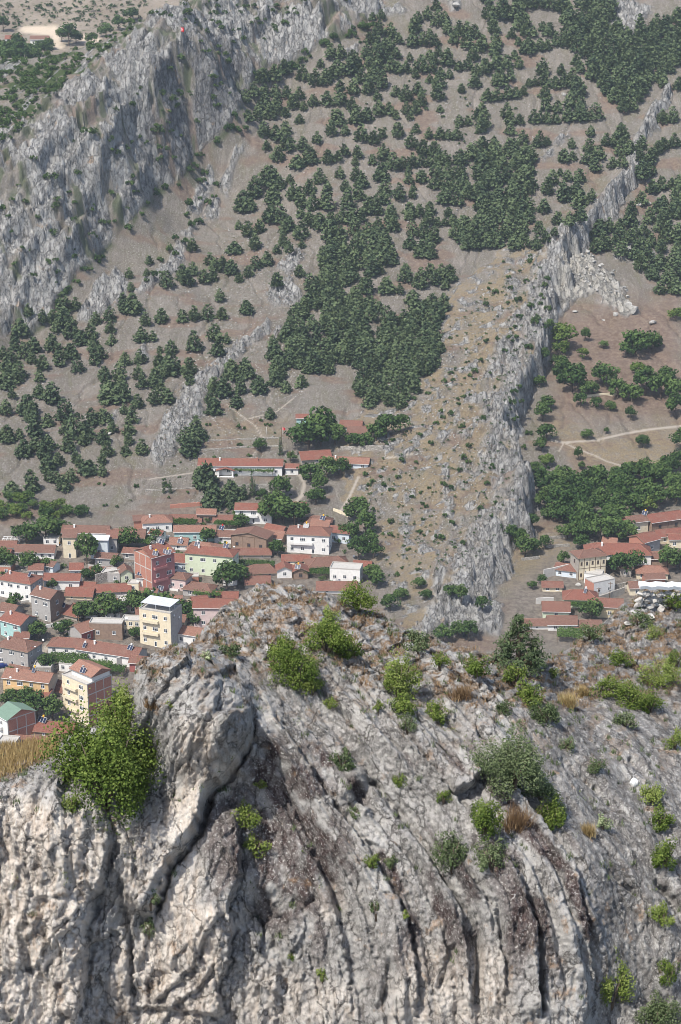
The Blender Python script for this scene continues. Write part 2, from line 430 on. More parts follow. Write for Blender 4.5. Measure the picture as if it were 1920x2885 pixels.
town = np.maximum(poly_mask(U, V, [(-100, 1510), (300, 1470), (600, 1430), (860, 1440), (1040, 1560), (1060, 1700), (600, 1750), (400, 2150), (-200, 2200)], 30),
                  poly_mask(U, V, [(1440, 1650), (1640, 1520), (1760, 1430), (2000, 1430), (2000, 1900), (1400, 1800)], 30))
# ---- one mesh; leave out what no view from about here can see
half = .2 * TY * 1.08 + 12
keep = (np.abs(TX) < half)
kq = keep[:-1, :-1] & keep[1:, 1:]
idx = np.arange(TX.size).reshape(TX.shape)
qa = np.stack([idx[:-1, :-1][kq], idx[:-1, 1:][kq], idx[1:, 1:][kq], idx[1:, :-1][kq]], 1)
used = np.zeros(TX.size, bool); used[qa.ravel()] = True
remap = np.cumsum(used) - 1
tv = np.stack([TX.ravel(), TY.ravel(), TZ.ravel()], 1)[used]

m = NT('hillside')
P = m.pos(); 
n1 = m.noise(P, .05, 4); n2 = m.noise(P, .5, 5, .65); n3 = m.noise(P, 1.7, 5, .75)
g = m.ramp(n1, [(.3, (.158, .138, .117)), (.52, (.2, .177, .153)), (.75, (.232, .208, .18))])
g = m.mix(m.rng(n2, .45, .75), g, (.125, .115, .07))
gl = m.noise(m.pos((.09, .022, .022), (0, 0, R(6))), 1.0, 5, .65, 1.2); g = m.mix(m.rng(gl, .53, .66, 0, .75), g, (.155, .142, .088)); g = m.mix(m.rng(gl, .46, .36, 0, .6), g, (.27, .235, .20))
gy_ = m.noise(m.pos((.2, .03, .03), (0, 0, R(-8))), 1.0, 4, .6, .8); g = m.mix(m.rng(m.math('ABSOLUTE', m.math('SUBTRACT', gy_, .5)), .012, .0, 0, .5), g, (.33, .295, .26))
specks = m.rng(m.vor(P, .75), .16, .3, 1, 0)
g = m.mix(m.math('MULTIPLY', specks, m.rng(n2, .42, .62)), g, (.36, .34, .32))
g = m.mix(m.math('MULTIPLY', m.rng(n3, .54, .66), .75), g, (.33, .30, .275)); g = m.mix(m.math('MULTIPLY', m.rng(n3, .44, .34), .75), g, (.075, .066, .048))
n6 = m.noise(m.pos((1, .35, .35)), 1.1, 5, .7); g = m.mix(m.math('MULTIPLY', m.rng(n6, .55, .68), .6), g, (.345, .325, .305))
g = m.mix(m.math('MULTIPLY', m.attr('soil'), .8), g, m.ramp(n2, [(.35, (.135, .08, .058)), (.5, (.20, .135, .10)), (.65, (.27, .2, .15))]))
dg = m.ramp(n3, [(.3, (.14, .11, .068)), (.5, (.255, .2, .125)), (.75, (.36, .295, .19))])
g = m.mix(m.math('MULTIPLY', m.attr('dry'), m.rng(n2, .3, .58)), g, dg)
gg = m.ramp(n3, [(.3, (.035, .055, .018)), (.7, (.075, .1, .035))])
g = m.mix(m.attr('green'), g, gg)
g = m.mix(m.attr('town'), g, m.ramp(n2, [(.35, (.14, .12, .1)), (.6, (.25, .215, .18))]))
g = m.mix(m.attr('path'), g, (.42, .37, .31))
Pr = m.pos((.62, .2, .26), (0, 0, R(23)))
r1 = m.noise(Pr, 1.25, 7, .74, .5); r2 = m.noise(P, .09, 3)
rk = m.ramp(r1, [(.30, (.07, .07, .072)), (.41, (.24, .236, .232)), (.5, (.44, .43, .412)), (.68, (.62, .605, .575))])
rk = m.mix(m.math('MAXIMUM', m.rng(r2, .58, .72, 0, .5), m.attr('shade_stain')), rk, m.ramp(r1, [(.33, (.07, .07, .075)), (.5, (.19, .187, .19)), (.66, (.40, .392, .378))]))
rk = m.mix(m.math('MULTIPLY', m.rng(m.noise(P, .16, 3), .64, .72), .6), rk, (.48, .33, .2))
rk = m.mix(m.math('MULTIPLY', m.rng(n3, .58, .75), .35), rk, (.2, .195, .185))
rk = m.mix(m.attr('scree'), rk, m.ramp(n3, [(.35, (.38, .355, .31)), (.6, (.62, .59, .53))]))
Pc = m.n.new('ShaderNodeVectorMath'); Pc.operation = 'ADD'
m.link(m.pos((1, .38, .45), (0, 0, R(23))), Pc.inputs[0]); _w = m.n.new('ShaderNodeVectorMath'); _w.operation = 'SCALE'; _w.inputs['Scale'].default_value = 3.4
m.link(m.noise(P, .5, 4, .6, 0, 'Color'), _w.inputs[0]); m.link(_w.outputs[0], Pc.inputs[1]); Pc = Pc.outputs[0]
crk = m.rng(m.vor(Pc, .34, 'DISTANCE_TO_EDGE'), .015, .10, 1, 0); crk2 = m.rng(m.vor(Pc, .95, 'DISTANCE_TO_EDGE'), .015, .11, 1, 0)
cel = m.n.new('ShaderNodeSeparateColor'); m.link(m.vor(Pc, .34, 'F1', 'Color'), cel.inputs[0])
rk = m.mix(m.math('MULTIPLY', m.rng(cel.outputs[0], .55, 1), .55), rk, (.55, .535, .505)); rk = m.mix(m.math('MULTIPLY', m.rng(cel.outputs[1], .6, 1), .45), rk, (.19, .185, .18))
rk = m.mix(m.math('MULTIPLY', m.math('MULTIPLY', crk, m.rng(n2, .42, .6)), .5), rk, (.055, .054, .05)); rk = m.mix(m.math('MULTIPLY', m.math('MULTIPLY', crk2, m.rng(r2, .6, .4)), .3), rk, (.08, .078, .074))
rk = m.mix(m.math('MULTIPLY', m.rng(n2, .58, .7), .5), rk, (.2, .17, .12))
c = m.mix(m.attr('rock'), g, rk)
hb = m.math('ADD', m.math('MULTIPLY', m.math('ADD', r1, m.math('MULTIPLY', m.ridged(Pr, 1.1), .35)), m.attr('rock')), m.math('ADD', m.math('MULTIPLY', n3, .5), m.math('MULTIPLY', m.math('MULTIPLY', m.math('ADD', m.math('MULTIPLY', crk, -.5), m.math('MULTIPLY', cel.outputs[2], .35)), 1.0), m.attr('rock'))))
hill_mat = m.out(c, m.bump(hb, 2.4, 1.0), .95)
ground = mesh_obj('hillside', tv, remap[qa], hill_mat, smooth_sh=True)
tag(ground, kind='structure')
for nm, a in (('rock', rock), ('dry', dry), ('soil', soil), ('green', green), ('path', path), ('town', town * (1 - green)), ('scree', scree), ('shade_stain', shade_stain)):
    fattr(ground, nm, a.ravel()[used])

# the same slope going on to either side, in coarser cells
ox = np.arange(-560, 561, 5.0); oy = np.arange(440, 1330, 5.0); OX, OY = np.meshgrid(ox, oy)
OZ = rbf(cp[:, :2], cp[:, 2], np.stack([OX.ravel(), OY.ravel()], 1), 6.0).reshape(OX.shape) + 2.0 * fbm(OX / 40, OY / 50, 21, 4) - .8
inn = (np.abs(OX) < .2 * OY * 1.08 + 4) & (np.abs(OX) < 296) & (OY < 1284) & (OY > 444)
oe = smooth(-60, -160, OX + (1150 - OY) * .68)
oi = np.arange(OX.size).reshape(OX.shape); kq = ~(inn[:-1, :-1] & inn[1:, 1:] & inn[:-1, 1:] & inn[1:, :-1])
outer = mesh_obj('outer_hillside', np.stack([OX.ravel(), OY.ravel(), OZ.ravel()], 1), np.stack([oi[:-1, :-1][kq], oi[:-1, 1:][kq], oi[1:, 1:][kq], oi[1:, :-1][kq]], 1), hill_mat, smooth_sh=True)
tag(outer, kind='structure')
fattr(outer, 'rock', oe * smooth(-.2, .2, fbm(OX / 30, OY / 30, 33, 3))); fattr(outer, 'soil', smooth(.1, .55, fbm(OX / 30, OY / 14, 111, 3)) * .8)
def gz(x, y): return float(upsample(TZ, gx, gy, np.array([x]), np.array([y]))[0])
_ys = np.arange(470, 1285, .5)
def hit(u, v):
    """where the line of sight through a pixel first meets the hillside"""
    d = ray(u, v)
    zs = CAMZ + d[2] / d[1] * _ys; xs = d[0] / d[1] * _ys
    g = upsample(TZ, gx, gy, xs, _ys)
    k = int(np.argmax(zs < g))
    if zs[k] >= g[k]: k = len(_ys) - 1
    return Vector((xs[k], _ys[k], g[k]))
def pxm(p):
    """pixels per metre at a point"""
    return F / (p[1] * CP - (p[2] - CAMZ) * SP)
# ---- the valley side far behind the escarpment
fx = np.arange(-640, 300, 3.6); fy = np.arange(1330, 1900, 3.6)
FX, FY = np.meshgrid(fx, fy)
fz = np.interp(FY, [1330, 1440, 1500, 1530, 1600, 1900], [140, 143, 150, 156, 186, 330]) + 6 * fbm(FX / 60, FY / 60, 301, 4) * smooth(1510, 1580, FY) + 1.5 * fbm(FX / 12, FY / 12, 305, 3) * smooth(1500, 1560, FY)
fz += np.clip((FX + 150) / 90, 0, 1) * 8
i = np.arange(FX.size).reshape(FX.shape)
m = NT('far_slope'); P = m.pos(); n1 = m.noise(P, .03, 4); n2 = m.noise(P, .25, 5, .7)
c = m.ramp(n1, [(.3, (.17, .14, .11)), (.7, (.24, .205, .165))])
c = m.mix(m.math('MULTIPLY', m.rng(n2, .56, .68), .45), c, (.27, .255, .24)); c = m.mix(m.rng(n2, .36, .44, 1, 0), c, (.06, .075, .035))
c = m.mix(m.attr('bare'), c, (.48, .40, .31))
far = mesh_obj('far_slope', np.stack([FX.ravel(), FY.ravel(), fz.ravel()], 1), np.stack([i[:-1, :-1].ravel(), i[:-1, 1:].ravel(), i[1:, 1:].ravel(), i[1:, :-1].ravel()], 1), m.out(c, m.bump(n2, 2.0, .8)), smooth_sh=True)
tag(far, kind='structure')
fu, fv, _d = proj(FX, FY, fz)
fattr(far, 'bare', np.maximum.reduce([poly_mask(fu, fv, p, 5) for p in ([(60, 75), (165, 72), (180, 140), (150, 135), (140, 100), (60, 92)], [(225, 95), (280, 108), (285, 118), (230, 122)])]))
def far_hit(u, v):
    d = ray(u, v); ys = np.arange(1335, 1890, 1.0)
    zs = CAMZ + d[2] / d[1] * ys; xs = d[0] / d[1] * ys
    g = upsample(fz, fx, fy, xs, ys); k = int(np.argmax(zs < g))
    return Vector((xs[k], ys[k], g[k]))
# the ground between the castle rock and the town, out of sight below the rock
vx = np.arange(-560, 561, 20.0); vy = np.arange(95, 460, 15.0); VX, VY = np.meshgrid(vx, vy)
vz = np.interp(VY, [95, 200, 420, 460], [150, 60, -12, -9]) + 3 * fbm(VX / 60, VY / 60, 401, 2)
i = np.arange(VX.size).reshape(VX.shape)
lower = mesh_obj('lower_slope', np.stack([VX.ravel(), VY.ravel(), vz.ravel()], 1), np.stack([i[:-1, :-1].ravel(), i[:-1, 1:].ravel(), i[1:, 1:].ravel(), i[1:, :-1].ravel()], 1), hill_mat, smooth_sh=True)
tag(lower, kind='structure')
# ================================================================== the castle rock in front
FN = np.array((0, -.8, .6)); FU = np.array((0, .6, .8)); FO = np.array((0, 62.0, CAMZ - 30.0))
FC = [  # (u, v, distance): the big shapes of the cliff
    (-250, 2885, 53.5), (0, 2885, 54.2), (150, 2885, 54.6), (330, 2885, 56.3), (500, 2885, 56.2), (640, 2885, 56.6), (800, 2885, 56.8), (1000, 2885, 56.2), (1200, 2885, 55.8), (1400, 2885, 55.6), (1640, 2885, 55.4), (1690, 2885, 57.6), (1920, 2885, 58.2), (2200, 2885, 58.8),
    (-250, 2600, 54.5), (0, 2600, 55.0), (160, 2600, 55.3), (300, 2600, 56.8), (480, 2600, 57.0), (620, 2600, 57.0), (700, 2600, 58.4), (850, 2600, 57.9), (1000, 2600, 57.5), (1200, 2600, 57.2), (1400, 2600, 56.8), (1540, 2600, 56.9), (1660, 2600, 57.0), (1720, 2600, 59.0), (1920, 2600, 59.8), (2200, 2600, 60.6),
    (-250, 2400, 55.2), (0, 2400, 55.6), (200, 2400, 56.0), (360, 2400, 57.5), (520, 2400, 58.2), (640, 2400, 57.9), (720, 2400, 59.1), (850, 2400, 58.8), (1000, 2400, 58.6), (1200, 2400, 58.7), (1400, 2400, 58.4), (1560, 2420, 58.5), (1640, 2440, 59.0), (1720, 2400, 61.0), (1920, 2400, 62.2), (2200, 2400, 63.5),
    (-250, 2240, 56.3), (0, 2240, 57.0), (200, 2260, 57.2), (330, 2280, 58.4), (450, 2280, 58.6), (560, 2260, 59.2), (640, 2240, 60.0), (760, 2230, 60.0), (1000, 2250, 60.1), (1200, 2250, 60.6), (1400, 2250, 60.6), (1530, 2280, 61.4), (1650, 2250, 63.0), (1920, 2250, 65.0), (2200, 2250, 66.5),
    (-250, 2200, 58.5), (60, 2180, 58.4), (160, 2140, 59.4), (240, 2220, 58.8), (420, 2100, 59.8), (520, 2080, 58.8), (640, 2060, 58.9), (700, 2080, 60.4), (800, 2060, 61.4), (1000, 2060, 62.0), (1200, 2060, 62.8), (1400, 2080, 63.6), (1550, 2060, 66.5), (1750, 2080, 68.6), (1920, 2080, 70.5), (2200, 2080, 73),
    (380, 1980, 60.6), (460, 1930, 60.0), (600, 1930, 60.0), (700, 1950, 61.4), (800, 1900, 63.6), (950, 1900, 64.5), (1100, 1930, 65.0), (1300, 1930, 66.6), (1450, 1940, 68.6), (1600, 1960, 72.0), (1750, 1950, 73.8), (1920, 1950, 75.8), (2200, 1950, 79),
    (400, 1870, 61.8), (450, 1838, 63.4), (540, 1835, 63.2), (620, 1845, 64.4), (680, 1800, 66.0), (800, 1790, 66.4), (950, 1800, 67.0), (1100, 1830, 68.2), (1250, 1840, 69.8), (1400, 1860, 71.0), (1500, 1856, 72.0), (1600, 1870, 75.5), (1720, 1830, 78.5), (1850, 1800, 80.5), (2100, 1780, 84),
    (560, 1770, 68.5), (640, 1700, 69.6), (720, 1648, 71.4), (840, 1648, 72.2), (940, 1675, 72.4), (1040, 1722, 72.6), (1150, 1778, 72.4), (1290, 1822, 72.2), (1570, 1852, 77.0), (1640, 1800, 79.5), (1720, 1738, 82.0), (1790, 1690, 84.0), (1830, 1650, 86.0), (1920, 1645, 88.0), (2100, 1640, 92),
    # the grassy saddle at the far left
    (-250, 2180, 63.5), (-60, 2160, 63.0), (60, 2110, 65.0), (150, 2090, 67.5), (-250, 2100, 69)]
fp = [at(*c) for c in FC]
fp = np.array(fp); fr = fp - FO
fab = np.stack([fr[:, 0], fr @ FU], 1); fh = fr @ FN
A0, A1, B0, B1, FS = -16.5, 19.5, -13.0, 14.5, .042
cxa = np.arange(A0 - .5, A1 + 1, .5); cyb = np.arange(B0 - .5, B1 + 1, .5)
qa_, qb_ = np.meshgrid(cxa, cyb)
hc = rbf(fab, fh, np.stack([qa_.ravel(), qb_.ravel()], 1), .35).reshape(qa_.shape)
fa = np.arange(A0, A1, FS); fb = np.arange(B0, B1, FS)
GA, GB = np.meshgrid(fa, fb)
H0 = upsample(hc, cxa, cyb, GA, GB)
# the skyline of the rock; behind it the ground falls away towards the town
CREST = [(-250, 2100, 69), (60, 2098, 66.5), (150, 2090, 67.5), (300, 2088, 65), (362, 2070, 63.0), (376, 1930, 62.4), (392, 1872, 62.8), (450, 1838, 64.4), (530, 1832, 66), (562, 1765, 68.5), (640, 1696, 69.6), (720, 1646, 71.4), (840, 1646, 72.2), (940, 1673, 72.4), (1040, 1720, 72.6), (1150, 1776, 72.4), (1290, 1820, 72.2), (1400, 1850, 71.8), (1500, 1853, 72.4), (1545, 1853, 75),
         (1575, 1848, 77.5), (1640, 1798, 79.5), (1720, 1736, 82.0), (1790, 1688, 84.0), (1830, 1648, 86.0), (1920, 1643, 88.0), (2100, 1640, 92)]
cr_ = np.array([at(*c) for c in CREST]) - FO
cra, crb, crh = cr_[:, 0], cr_ @ FU, cr_ @ FN
wig = .35 * fbm(GA / 1.1, GA * 0, 611, 4)
bc_ = np.interp(GA, cra, crb) + wig * .5; hc_ = np.interp(GA, cra, crh)
over = np.maximum(GB - bc_, 0)
H0 = np.where(over > 0, np.minimum(H0, hc_ + .6 - 9.5 * over), H0)
def blur(a, n):
    a = a.copy()
    for _ in range(n):
        a[1:-1] = (a[:-2] + 2 * a[1:-1] + a[2:]) / 4; a[:, 1:-1] = (a[:, :-2] + 2 * a[:, 1:-1] + a[:, 2:]) / 4
    return a
H0 = blur(H0, 14)
def fpos(h): return (FO[0] + GA, FO[1] + GB * FU[1] + h * FN[1], FO[2] + GB * FU[2] + h * FN[2])
FU0, FV0, _d = proj(*fpos(H0))
U, V = FU0, FV0
wu = 20 * fbm(U / 240, V / 240, 501, 2); wv = 20 * fbm(U / 240 + 9, V / 240, 503, 2)
# beds that sweep down from the upper left and stand upright lower down
gV = np.interp(V, [1600, 1800, 2000, 2120, 2300, 2440, 2600, 2885], [-420, -270, -100, 0, 150, 250, 320, 350])
phi = U - gV + wu * .7
wR = smooth(640, 900, U + (V - 2300) * -.25)                             # where the swept beds rule
wS = smooth(1640, 1720, U - np.interp(V, [1850, 2000, 2270, 2420, 2600, 2885], [-330, -190, -130, -30, 20, 25]))   # the plain slab at the right
wL = smooth(330, 290, U - np.interp(V, [2100, 2300, 2400, 2560, 2640, 2885], [-140, -20, 0, -60, -60, -70]) + wu * .5) * smooth(2050, 2200, V)   # left buttress
wT = smooth(2010, 1880, V - np.interp(U, [300, 450, 620, 900, 1200, 1500, 1900], [0, 0, -60, -60, 40, 60, 0]))       # weathered crest
h = H0.copy()
saw = lambda t: np.where(t - np.floor(t) < .82, (t - np.floor(t)) / .82, (1 - (t - np.floor(t))) / .18)
bed = .55 * (saw(phi / 165 + .16 * perlin(U / 420, V / 600, 511)) - .5) + .75 * (saw(phi / 340 + .3) - .5)
bed2 = saw(phi / 66 + .35 * perlin(U / 420, V / 600, 513)) - .5
amp = (.55 + .45 * smooth(-.3, .4, perlin(U / 260, V / 300, 515)))
h += wR * (1 - .8 * wS) * amp * (1.0 * bed + .40 * bed2 + .08 * billow(phi / 44, V / 420, 517) + .05 * billow(phi / 17, V / 260, 519))
h += .22 * wS * billow((U - .72 * V + wu) / 120, (V + .72 * U) / 700, 521) + .08 * wS * billow((U - .72 * V + wu) / 34, (V + .72 * U) / 330, 523)
# upright ribs of the pale faces at the left
ph2 = U + .22 * (V - 2400) + wu
wV = (1 - wR) * smooth(2150, 2320, V)
h += wV * (.14 * billow(ph2 / 110, V / 520, 531) + .07 * billow(ph2 / 38, V / 300, 533))
# broken faces, from big blocks down to chips; long along the beds at the right
qx = np.where(wR > .5, phi, U + wu + .35 * (V - 2300) * smooth(2300, 2000, V))
SMO = 1 - .72 * np.maximum(poly_mask(U, V, [(480, 2270), (620, 2200), (660, 2420), (640, 2540), (560, 2650), (500, 2700), (430, 2740), (470, 2500)], 30), poly_mask(U, V, [(690, 2030), (800, 2050), (960, 2380), (900, 2560), (720, 2500)], 50))
h += .9 * poly_mask(U, V, [(385, 1900), (440, 1850), (600, 1845), (690, 1930), (712, 2080), (600, 2215), (520, 2180), (440, 2080), (385, 2030)], 55)
h += SMO * (1 - .6 * wR) * (1 - .5 * wS) * (.62 * facets(qx / 150, (V + wv) / (230 + 140 * (wR > .5)), 541, .5) + .40 * facets(qx / 62, (V + .6 * wv) / (120 + 130 * (wR > .5)), 543, .6))
h += SMO * (1 - .5 * wS) * (1 - .35 * wR) * .22 * facets((qx + .2 * wu) / 27, V / (50 + 50 * (wR > .5)), 545, .7) + SMO * (.12 - .03 * wS) * facets(qx / 12, (V + .2 * U) / 17, 547, .8)
h += .16 * fbm(U / 150, V / 150, 551, 3) + .03 * fbm(U / 12, V / 12, 555, 3)
h += wT * (.22 * facets(U / 48 + V / 90, V / 26, 557, 1.0) + .10 * facets(U / 20, V / 11, 559, 1.0))
# ---- named ledges and clefts seen in the cliff: (points, rise, reach px, soft px)  raised on the left of travel
def stepline(pts, rise, reach, soft, jit=1.0):
    global h
    P = np.array(pts, float)
    bb = (U > P[:, 0].min() - reach - 60) & (U < P[:, 0].max() + reach + 60) & (V > P[:, 1].min() - reach - 60) & (V < P[:, 1].max() + reach + 60)
    u = U[bb] + jit * (.45 * wu[bb] + 7 * fbm(U[bb] / 28, V[bb] / 28, 561, 3)); v = V[bb] + jit * (.45 * wv[bb] + 7 * fbm(U[bb] / 28 + 5, V[bb] / 28, 563, 3))
    D, S, T = line_field(u, v, P)
    n = len(P) - 1
    taper = smooth(0, .35, T) * smooth(n, n - .35, T)
    lift = np.where(S < 0, np.clip(1 - D / reach, 0, 1) ** 1.3, 0) * smooth(0, soft, D)
    h[bb] += rise * taper * lift - .3 * rise * taper * np.exp(-(D / (soft * .8)) ** 2) * (S >= 0)
def cleft(pts, depth, w, jit=1.0):
    global h
    P = np.array(pts, float)
    bb = (U > P[:, 0].min() - 80) & (U < P[:, 0].max() + 80) & (V > P[:, 1].min() - 80) & (V < P[:, 1].max() + 80)
    u = U[bb] + jit * (.3 * wu[bb] + 6 * fbm(U[bb] / 24, V[bb] / 24, 571, 3)); v = V[bb] + jit * (.3 * wv[bb] + 6 * fbm(U[bb] / 24 + 7, V[bb] / 24, 573, 3))
    D, S, T = line_field(u, v, P); n = len(P) - 1
    h[bb] -= depth * smooth(0, .3, T) * smooth(n, n - .3, T) * np.exp(-(D / w) ** 2)
# the great leaning boulder and the cleft under it (travel downwards = raised side is the right; so travel upwards)
stepline([(430, 2600), (470, 2500), (480, 2440), (560, 2350), (580, 2270), (600, 2225), (660, 2170), (715, 2085), (712, 2000)], 1.5, 210, 10)
cleft([(712, 2080), (650, 2185), (590, 2235), (575, 2320), (500, 2415), (470, 2460), (440, 2560), (395, 2610)], .7, 12)
stepline([(500, 2190), (570, 2120), (600, 2040), (620, 1960)], .35, 120, 9)
# left buttress: its right edge hangs over the gully
stepline([(225, 2885), (252, 2790), (258, 2690), (248, 2610), (262, 2540), (292, 2470), (318, 2390), (318, 2320), (270, 2230), (205, 2150)], .85, 190, 10)
stepline([(80, 2660), (110, 2620), (120, 2560)], .35, 70, 6); stepline([(140, 2700), (190, 2640), (250, 2600)], .3, 60, 7); stepline([(20, 2600), (40, 2500), (70, 2420)], .2, 80, 8)
# the tan slab between the cleft and the grey dome, its flaked foot and its overhung right edge
stepline([(640, 2870), (612, 2790), (648, 2710), (662, 2625), (650, 2565), (682, 2490), (684, 2400), (660, 2300)], .9, 120, 8)
stepline([(420, 2830), (500, 2770), (560, 2700), (600, 2620), (640, 2570)], .5, 110, 8); stepline([(480, 2840), (560, 2790), (620, 2700)], .45, 80, 7); stepline([(480, 2735), (500, 2700), (540, 2660)], .3, 60, 6)
stepline([(380, 2885), (372, 2780), (366, 2700), (360, 2600)], .5, 70, 8); cleft([(372, 2820), (368, 2700), (362, 2600), (330, 2450)], .45, 9)
stepline([(640, 2875), (520, 2850), (420, 2830), (360, 2840)], -.5, 90, 8)
# beds of the middle: long edges
for pts, rise in (([(1180, 2885), (1168, 2700), (1150, 2600), (1062, 2420), (962, 2280), (840, 2110), (760, 2000)], .75), ([(1530, 2885), (1525, 2700), (1515, 2600), (1450, 2440), (1335, 2305), (1185, 2130), (1090, 2010)], .85),
                  ([(1668, 2885), (1672, 2740), (1668, 2600), (1622, 2430), (1520, 2290), (1400, 2140), (1300, 2010)], .7), ([(1000, 2885), (985, 2700), (930, 2500), (860, 2330), (780, 2210)], .4),
                  ([(1330, 2860), (1320, 2700), (1300, 2560), (1210, 2400), (1080, 2240), (1010, 2140)], .5), ([(1430, 2860), (1425, 2700), (1390, 2560), (1290, 2420)], .45)):
    stepline(pts, rise, 150, 9)
# dark hollows
stepline([(1062, 2290), (1010, 2250), (990, 2210)], .5, 60, 7); cleft([(985, 2285), (1030, 2230), (1050, 2190)], .8, 26)
stepline([(1280, 2240), (1330, 2215), (1362, 2180), (1350, 2140)], .9, 90, 8); cleft([(1370, 2190), (1340, 2230), (1290, 2250)], .5, 16)
cleft([(1230, 2800), (1260, 2710), (1290, 2650)], .5, 9); cleft([(1340, 2860), (1350, 2700), (1345, 2620)], .45, 8); cleft([(1700, 2440), (1745, 2490), (1800, 2520)], .4, 7); cleft([(1840, 2470), (1890, 2530), (1915, 2570)], .5, 8); cleft([(1525, 2880), (1528, 2720), (1520, 2600)], .5, 8)
cleft([(1100, 2700), (1090, 2790), (1060, 2860)], .5, 12); cleft([(890, 2510), (860, 2560), (820, 2520)], .4, 9); cleft([(760, 2640), (790, 2700), (800, 2800)], .3, 9)
cleft([(1760, 2130), (1800, 2160), (1830, 2190)], .4, 10); cleft([(1570, 2130), (1630, 2190), (1700, 2230)], .3, 9)
fX, fY, fZ = fpos(h)
U, V, _d = proj(fX, fY, fZ)
# ---- colour masks
jn = 22 * fbm(U / 60, V / 60, 581, 4)
pm = lambda poly, s=18: poly_mask(U + jn, V + jn * .7, poly, s)
tan = np.maximum.reduce([pm([(470, 2260), (560, 2180), (690, 2120), (690, 2200), (600, 2260), (560, 2330), (560, 2560), (640, 2560), (660, 2620), (600, 2720), (520, 2740), (430, 2830), (390, 2700), (400, 2600), (460, 2500)]),
    1.0 * pm([(0, 2230), (290, 2290), (300, 2420), (250, 2560), (240, 2885), (-100, 2885), (-100, 2300)], 40), pm([(500, 2060), (600, 1990), (620, 2080), (570, 2190), (500, 2180)], 20) * .9, .7 * pm([(330, 2300), (460, 2280), (470, 2440), (360, 2600), (340, 2500)], 25),
    .8 * pm([(330, 2640), (640, 2700), (640, 2885), (300, 2885)], 25), .75 * pm([(1140, 2650), (1420, 2680), (1440, 2885), (1100, 2885)], 40), .6 * pm([(690, 2720), (1000, 2780), (1000, 2885), (660, 2885)], 40), .7 * pm([(880, 2500), (960, 2480), (980, 2560), (900, 2600)], 20)])
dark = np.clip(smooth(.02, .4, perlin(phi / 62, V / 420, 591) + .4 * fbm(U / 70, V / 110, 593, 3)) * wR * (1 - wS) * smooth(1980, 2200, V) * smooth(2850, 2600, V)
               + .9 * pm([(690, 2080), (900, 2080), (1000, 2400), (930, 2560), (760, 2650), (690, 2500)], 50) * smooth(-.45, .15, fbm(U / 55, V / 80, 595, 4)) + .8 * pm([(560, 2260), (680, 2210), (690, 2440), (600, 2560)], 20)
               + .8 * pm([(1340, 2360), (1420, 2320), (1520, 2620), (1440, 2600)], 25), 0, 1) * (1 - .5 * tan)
slope_up = np.gradient(blur(h, 6), FS, axis=0)                       # ledges: ground that lies back
ledge_f = smooth(-.15, -.6, slope_up)
grassy = np.clip(wT * smooth(.16, .42, fbm(U / 42, V / 24, 597, 4) + .22 * ledge_f) + .8 * pm([(-200, 2180), (-50, 2050), (170, 2060), (165, 2130), (60, 2180), (-40, 2210)], 8)
                 + .5 * ledge_f * smooth(.1, .4, fbm(U / 50, V / 40, 599, 3)) * smooth(2250, 2050, V), 0, 1)
m = NT('castle_rock'); P = m.pos(); Pb = m.pos((1.0, .5, .5), (0, R(28), 0))
n1 = m.noise(Pb, .6, 5, .6, .4); n2 = m.noise(Pb, 3.4, 7, .72, .3); n3 = m.noise(P, 9, 5, .72); n4 = m.noise(m.pos((2.2, .4, .4)), 1.3, 5, .6, .5); n5 = m.noise(P, 24, 3, .7)
c = m.ramp(n1, [(.28, (.25, .237, .224)), (.5, (.37, .356, .34)), (.72, (.46, .447, .428))])
c = m.mix(m.math('MULTIPLY', m.attr('slab'), .8), c, m.ramp(n2, [(.35, (.15, .142, .137)), (.65, (.25, .24, .23))]))
c = m.mix(m.rng(n2, .50, .64, 0, .85), c, (.46, .447, .42)); c = m.mix(m.rng(n2, .45, .35, 0, .7), c, (.15, .136, .126))
tn = m.ramp(n4, [(.3, (.42, .345, .28)), (.44, (.60, .53, .46)), (.6, (.70, .65, .59)), (.78, (.56, .43, .32))])
c = m.mix(m.math('MULTIPLY', m.attr('tan'), m.rng(n2, .28, .5, .6, 1)), c, tn)
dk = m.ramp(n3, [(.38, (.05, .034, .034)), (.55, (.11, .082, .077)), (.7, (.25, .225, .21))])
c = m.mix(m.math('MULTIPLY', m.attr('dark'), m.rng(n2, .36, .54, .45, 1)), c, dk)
spots = m.rng(m.vor(P, 6.5), .10, .2, 1, 0)
c = m.mix(m.math('MULTIPLY', spots, m.rng(n1, .42, .6, 0, .85)), c, (.5, .49, .46))
c = m.mix(m.math('MULTIPLY', m.rng(m.noise(P, 1.1, 4, .6), .62, .7), .55), c, (.38, .235, .13))
c = m.mix(m.rng(n3, .56, .66, 0, .85), c, (.56, .547, .52)); c = m.mix(m.rng(n3, .41, .3, 0, .7), c, (.08, .07, .066))
c = m.mix(m.rng(n5, .60, .75, 0, .5), c, (.5, .49, .465)); c = m.mix(m.rng(n5, .42, .3, 0, .6), c, (.06, .054, .05))
c = m.mix(m.math('MULTIPLY', m.attr('grassy'), m.rng(n3, .36, .52)), c, m.ramp(n5, [(.3, (.12, .075, .045)), (.5, (.23, .15, .09)), (.7, (.31, .235, .15))]))
Pw = m.n.new('ShaderNodeVectorMath'); Pw.operation = 'ADD'; m.link(m.pos((1, .5, .5), (0, R(22), 0)), Pw.inputs[0])
_w = m.n.new('ShaderNodeVectorMath'); _w.operation = 'SCALE'; _w.inputs['Scale'].default_value = .9; m.link(m.noise(P, 1.3, 5, .65, 0, 'Color'), _w.inputs[0]); m.link(_w.outputs[0], Pw.inputs[1]); Pw = Pw.outputs[0]
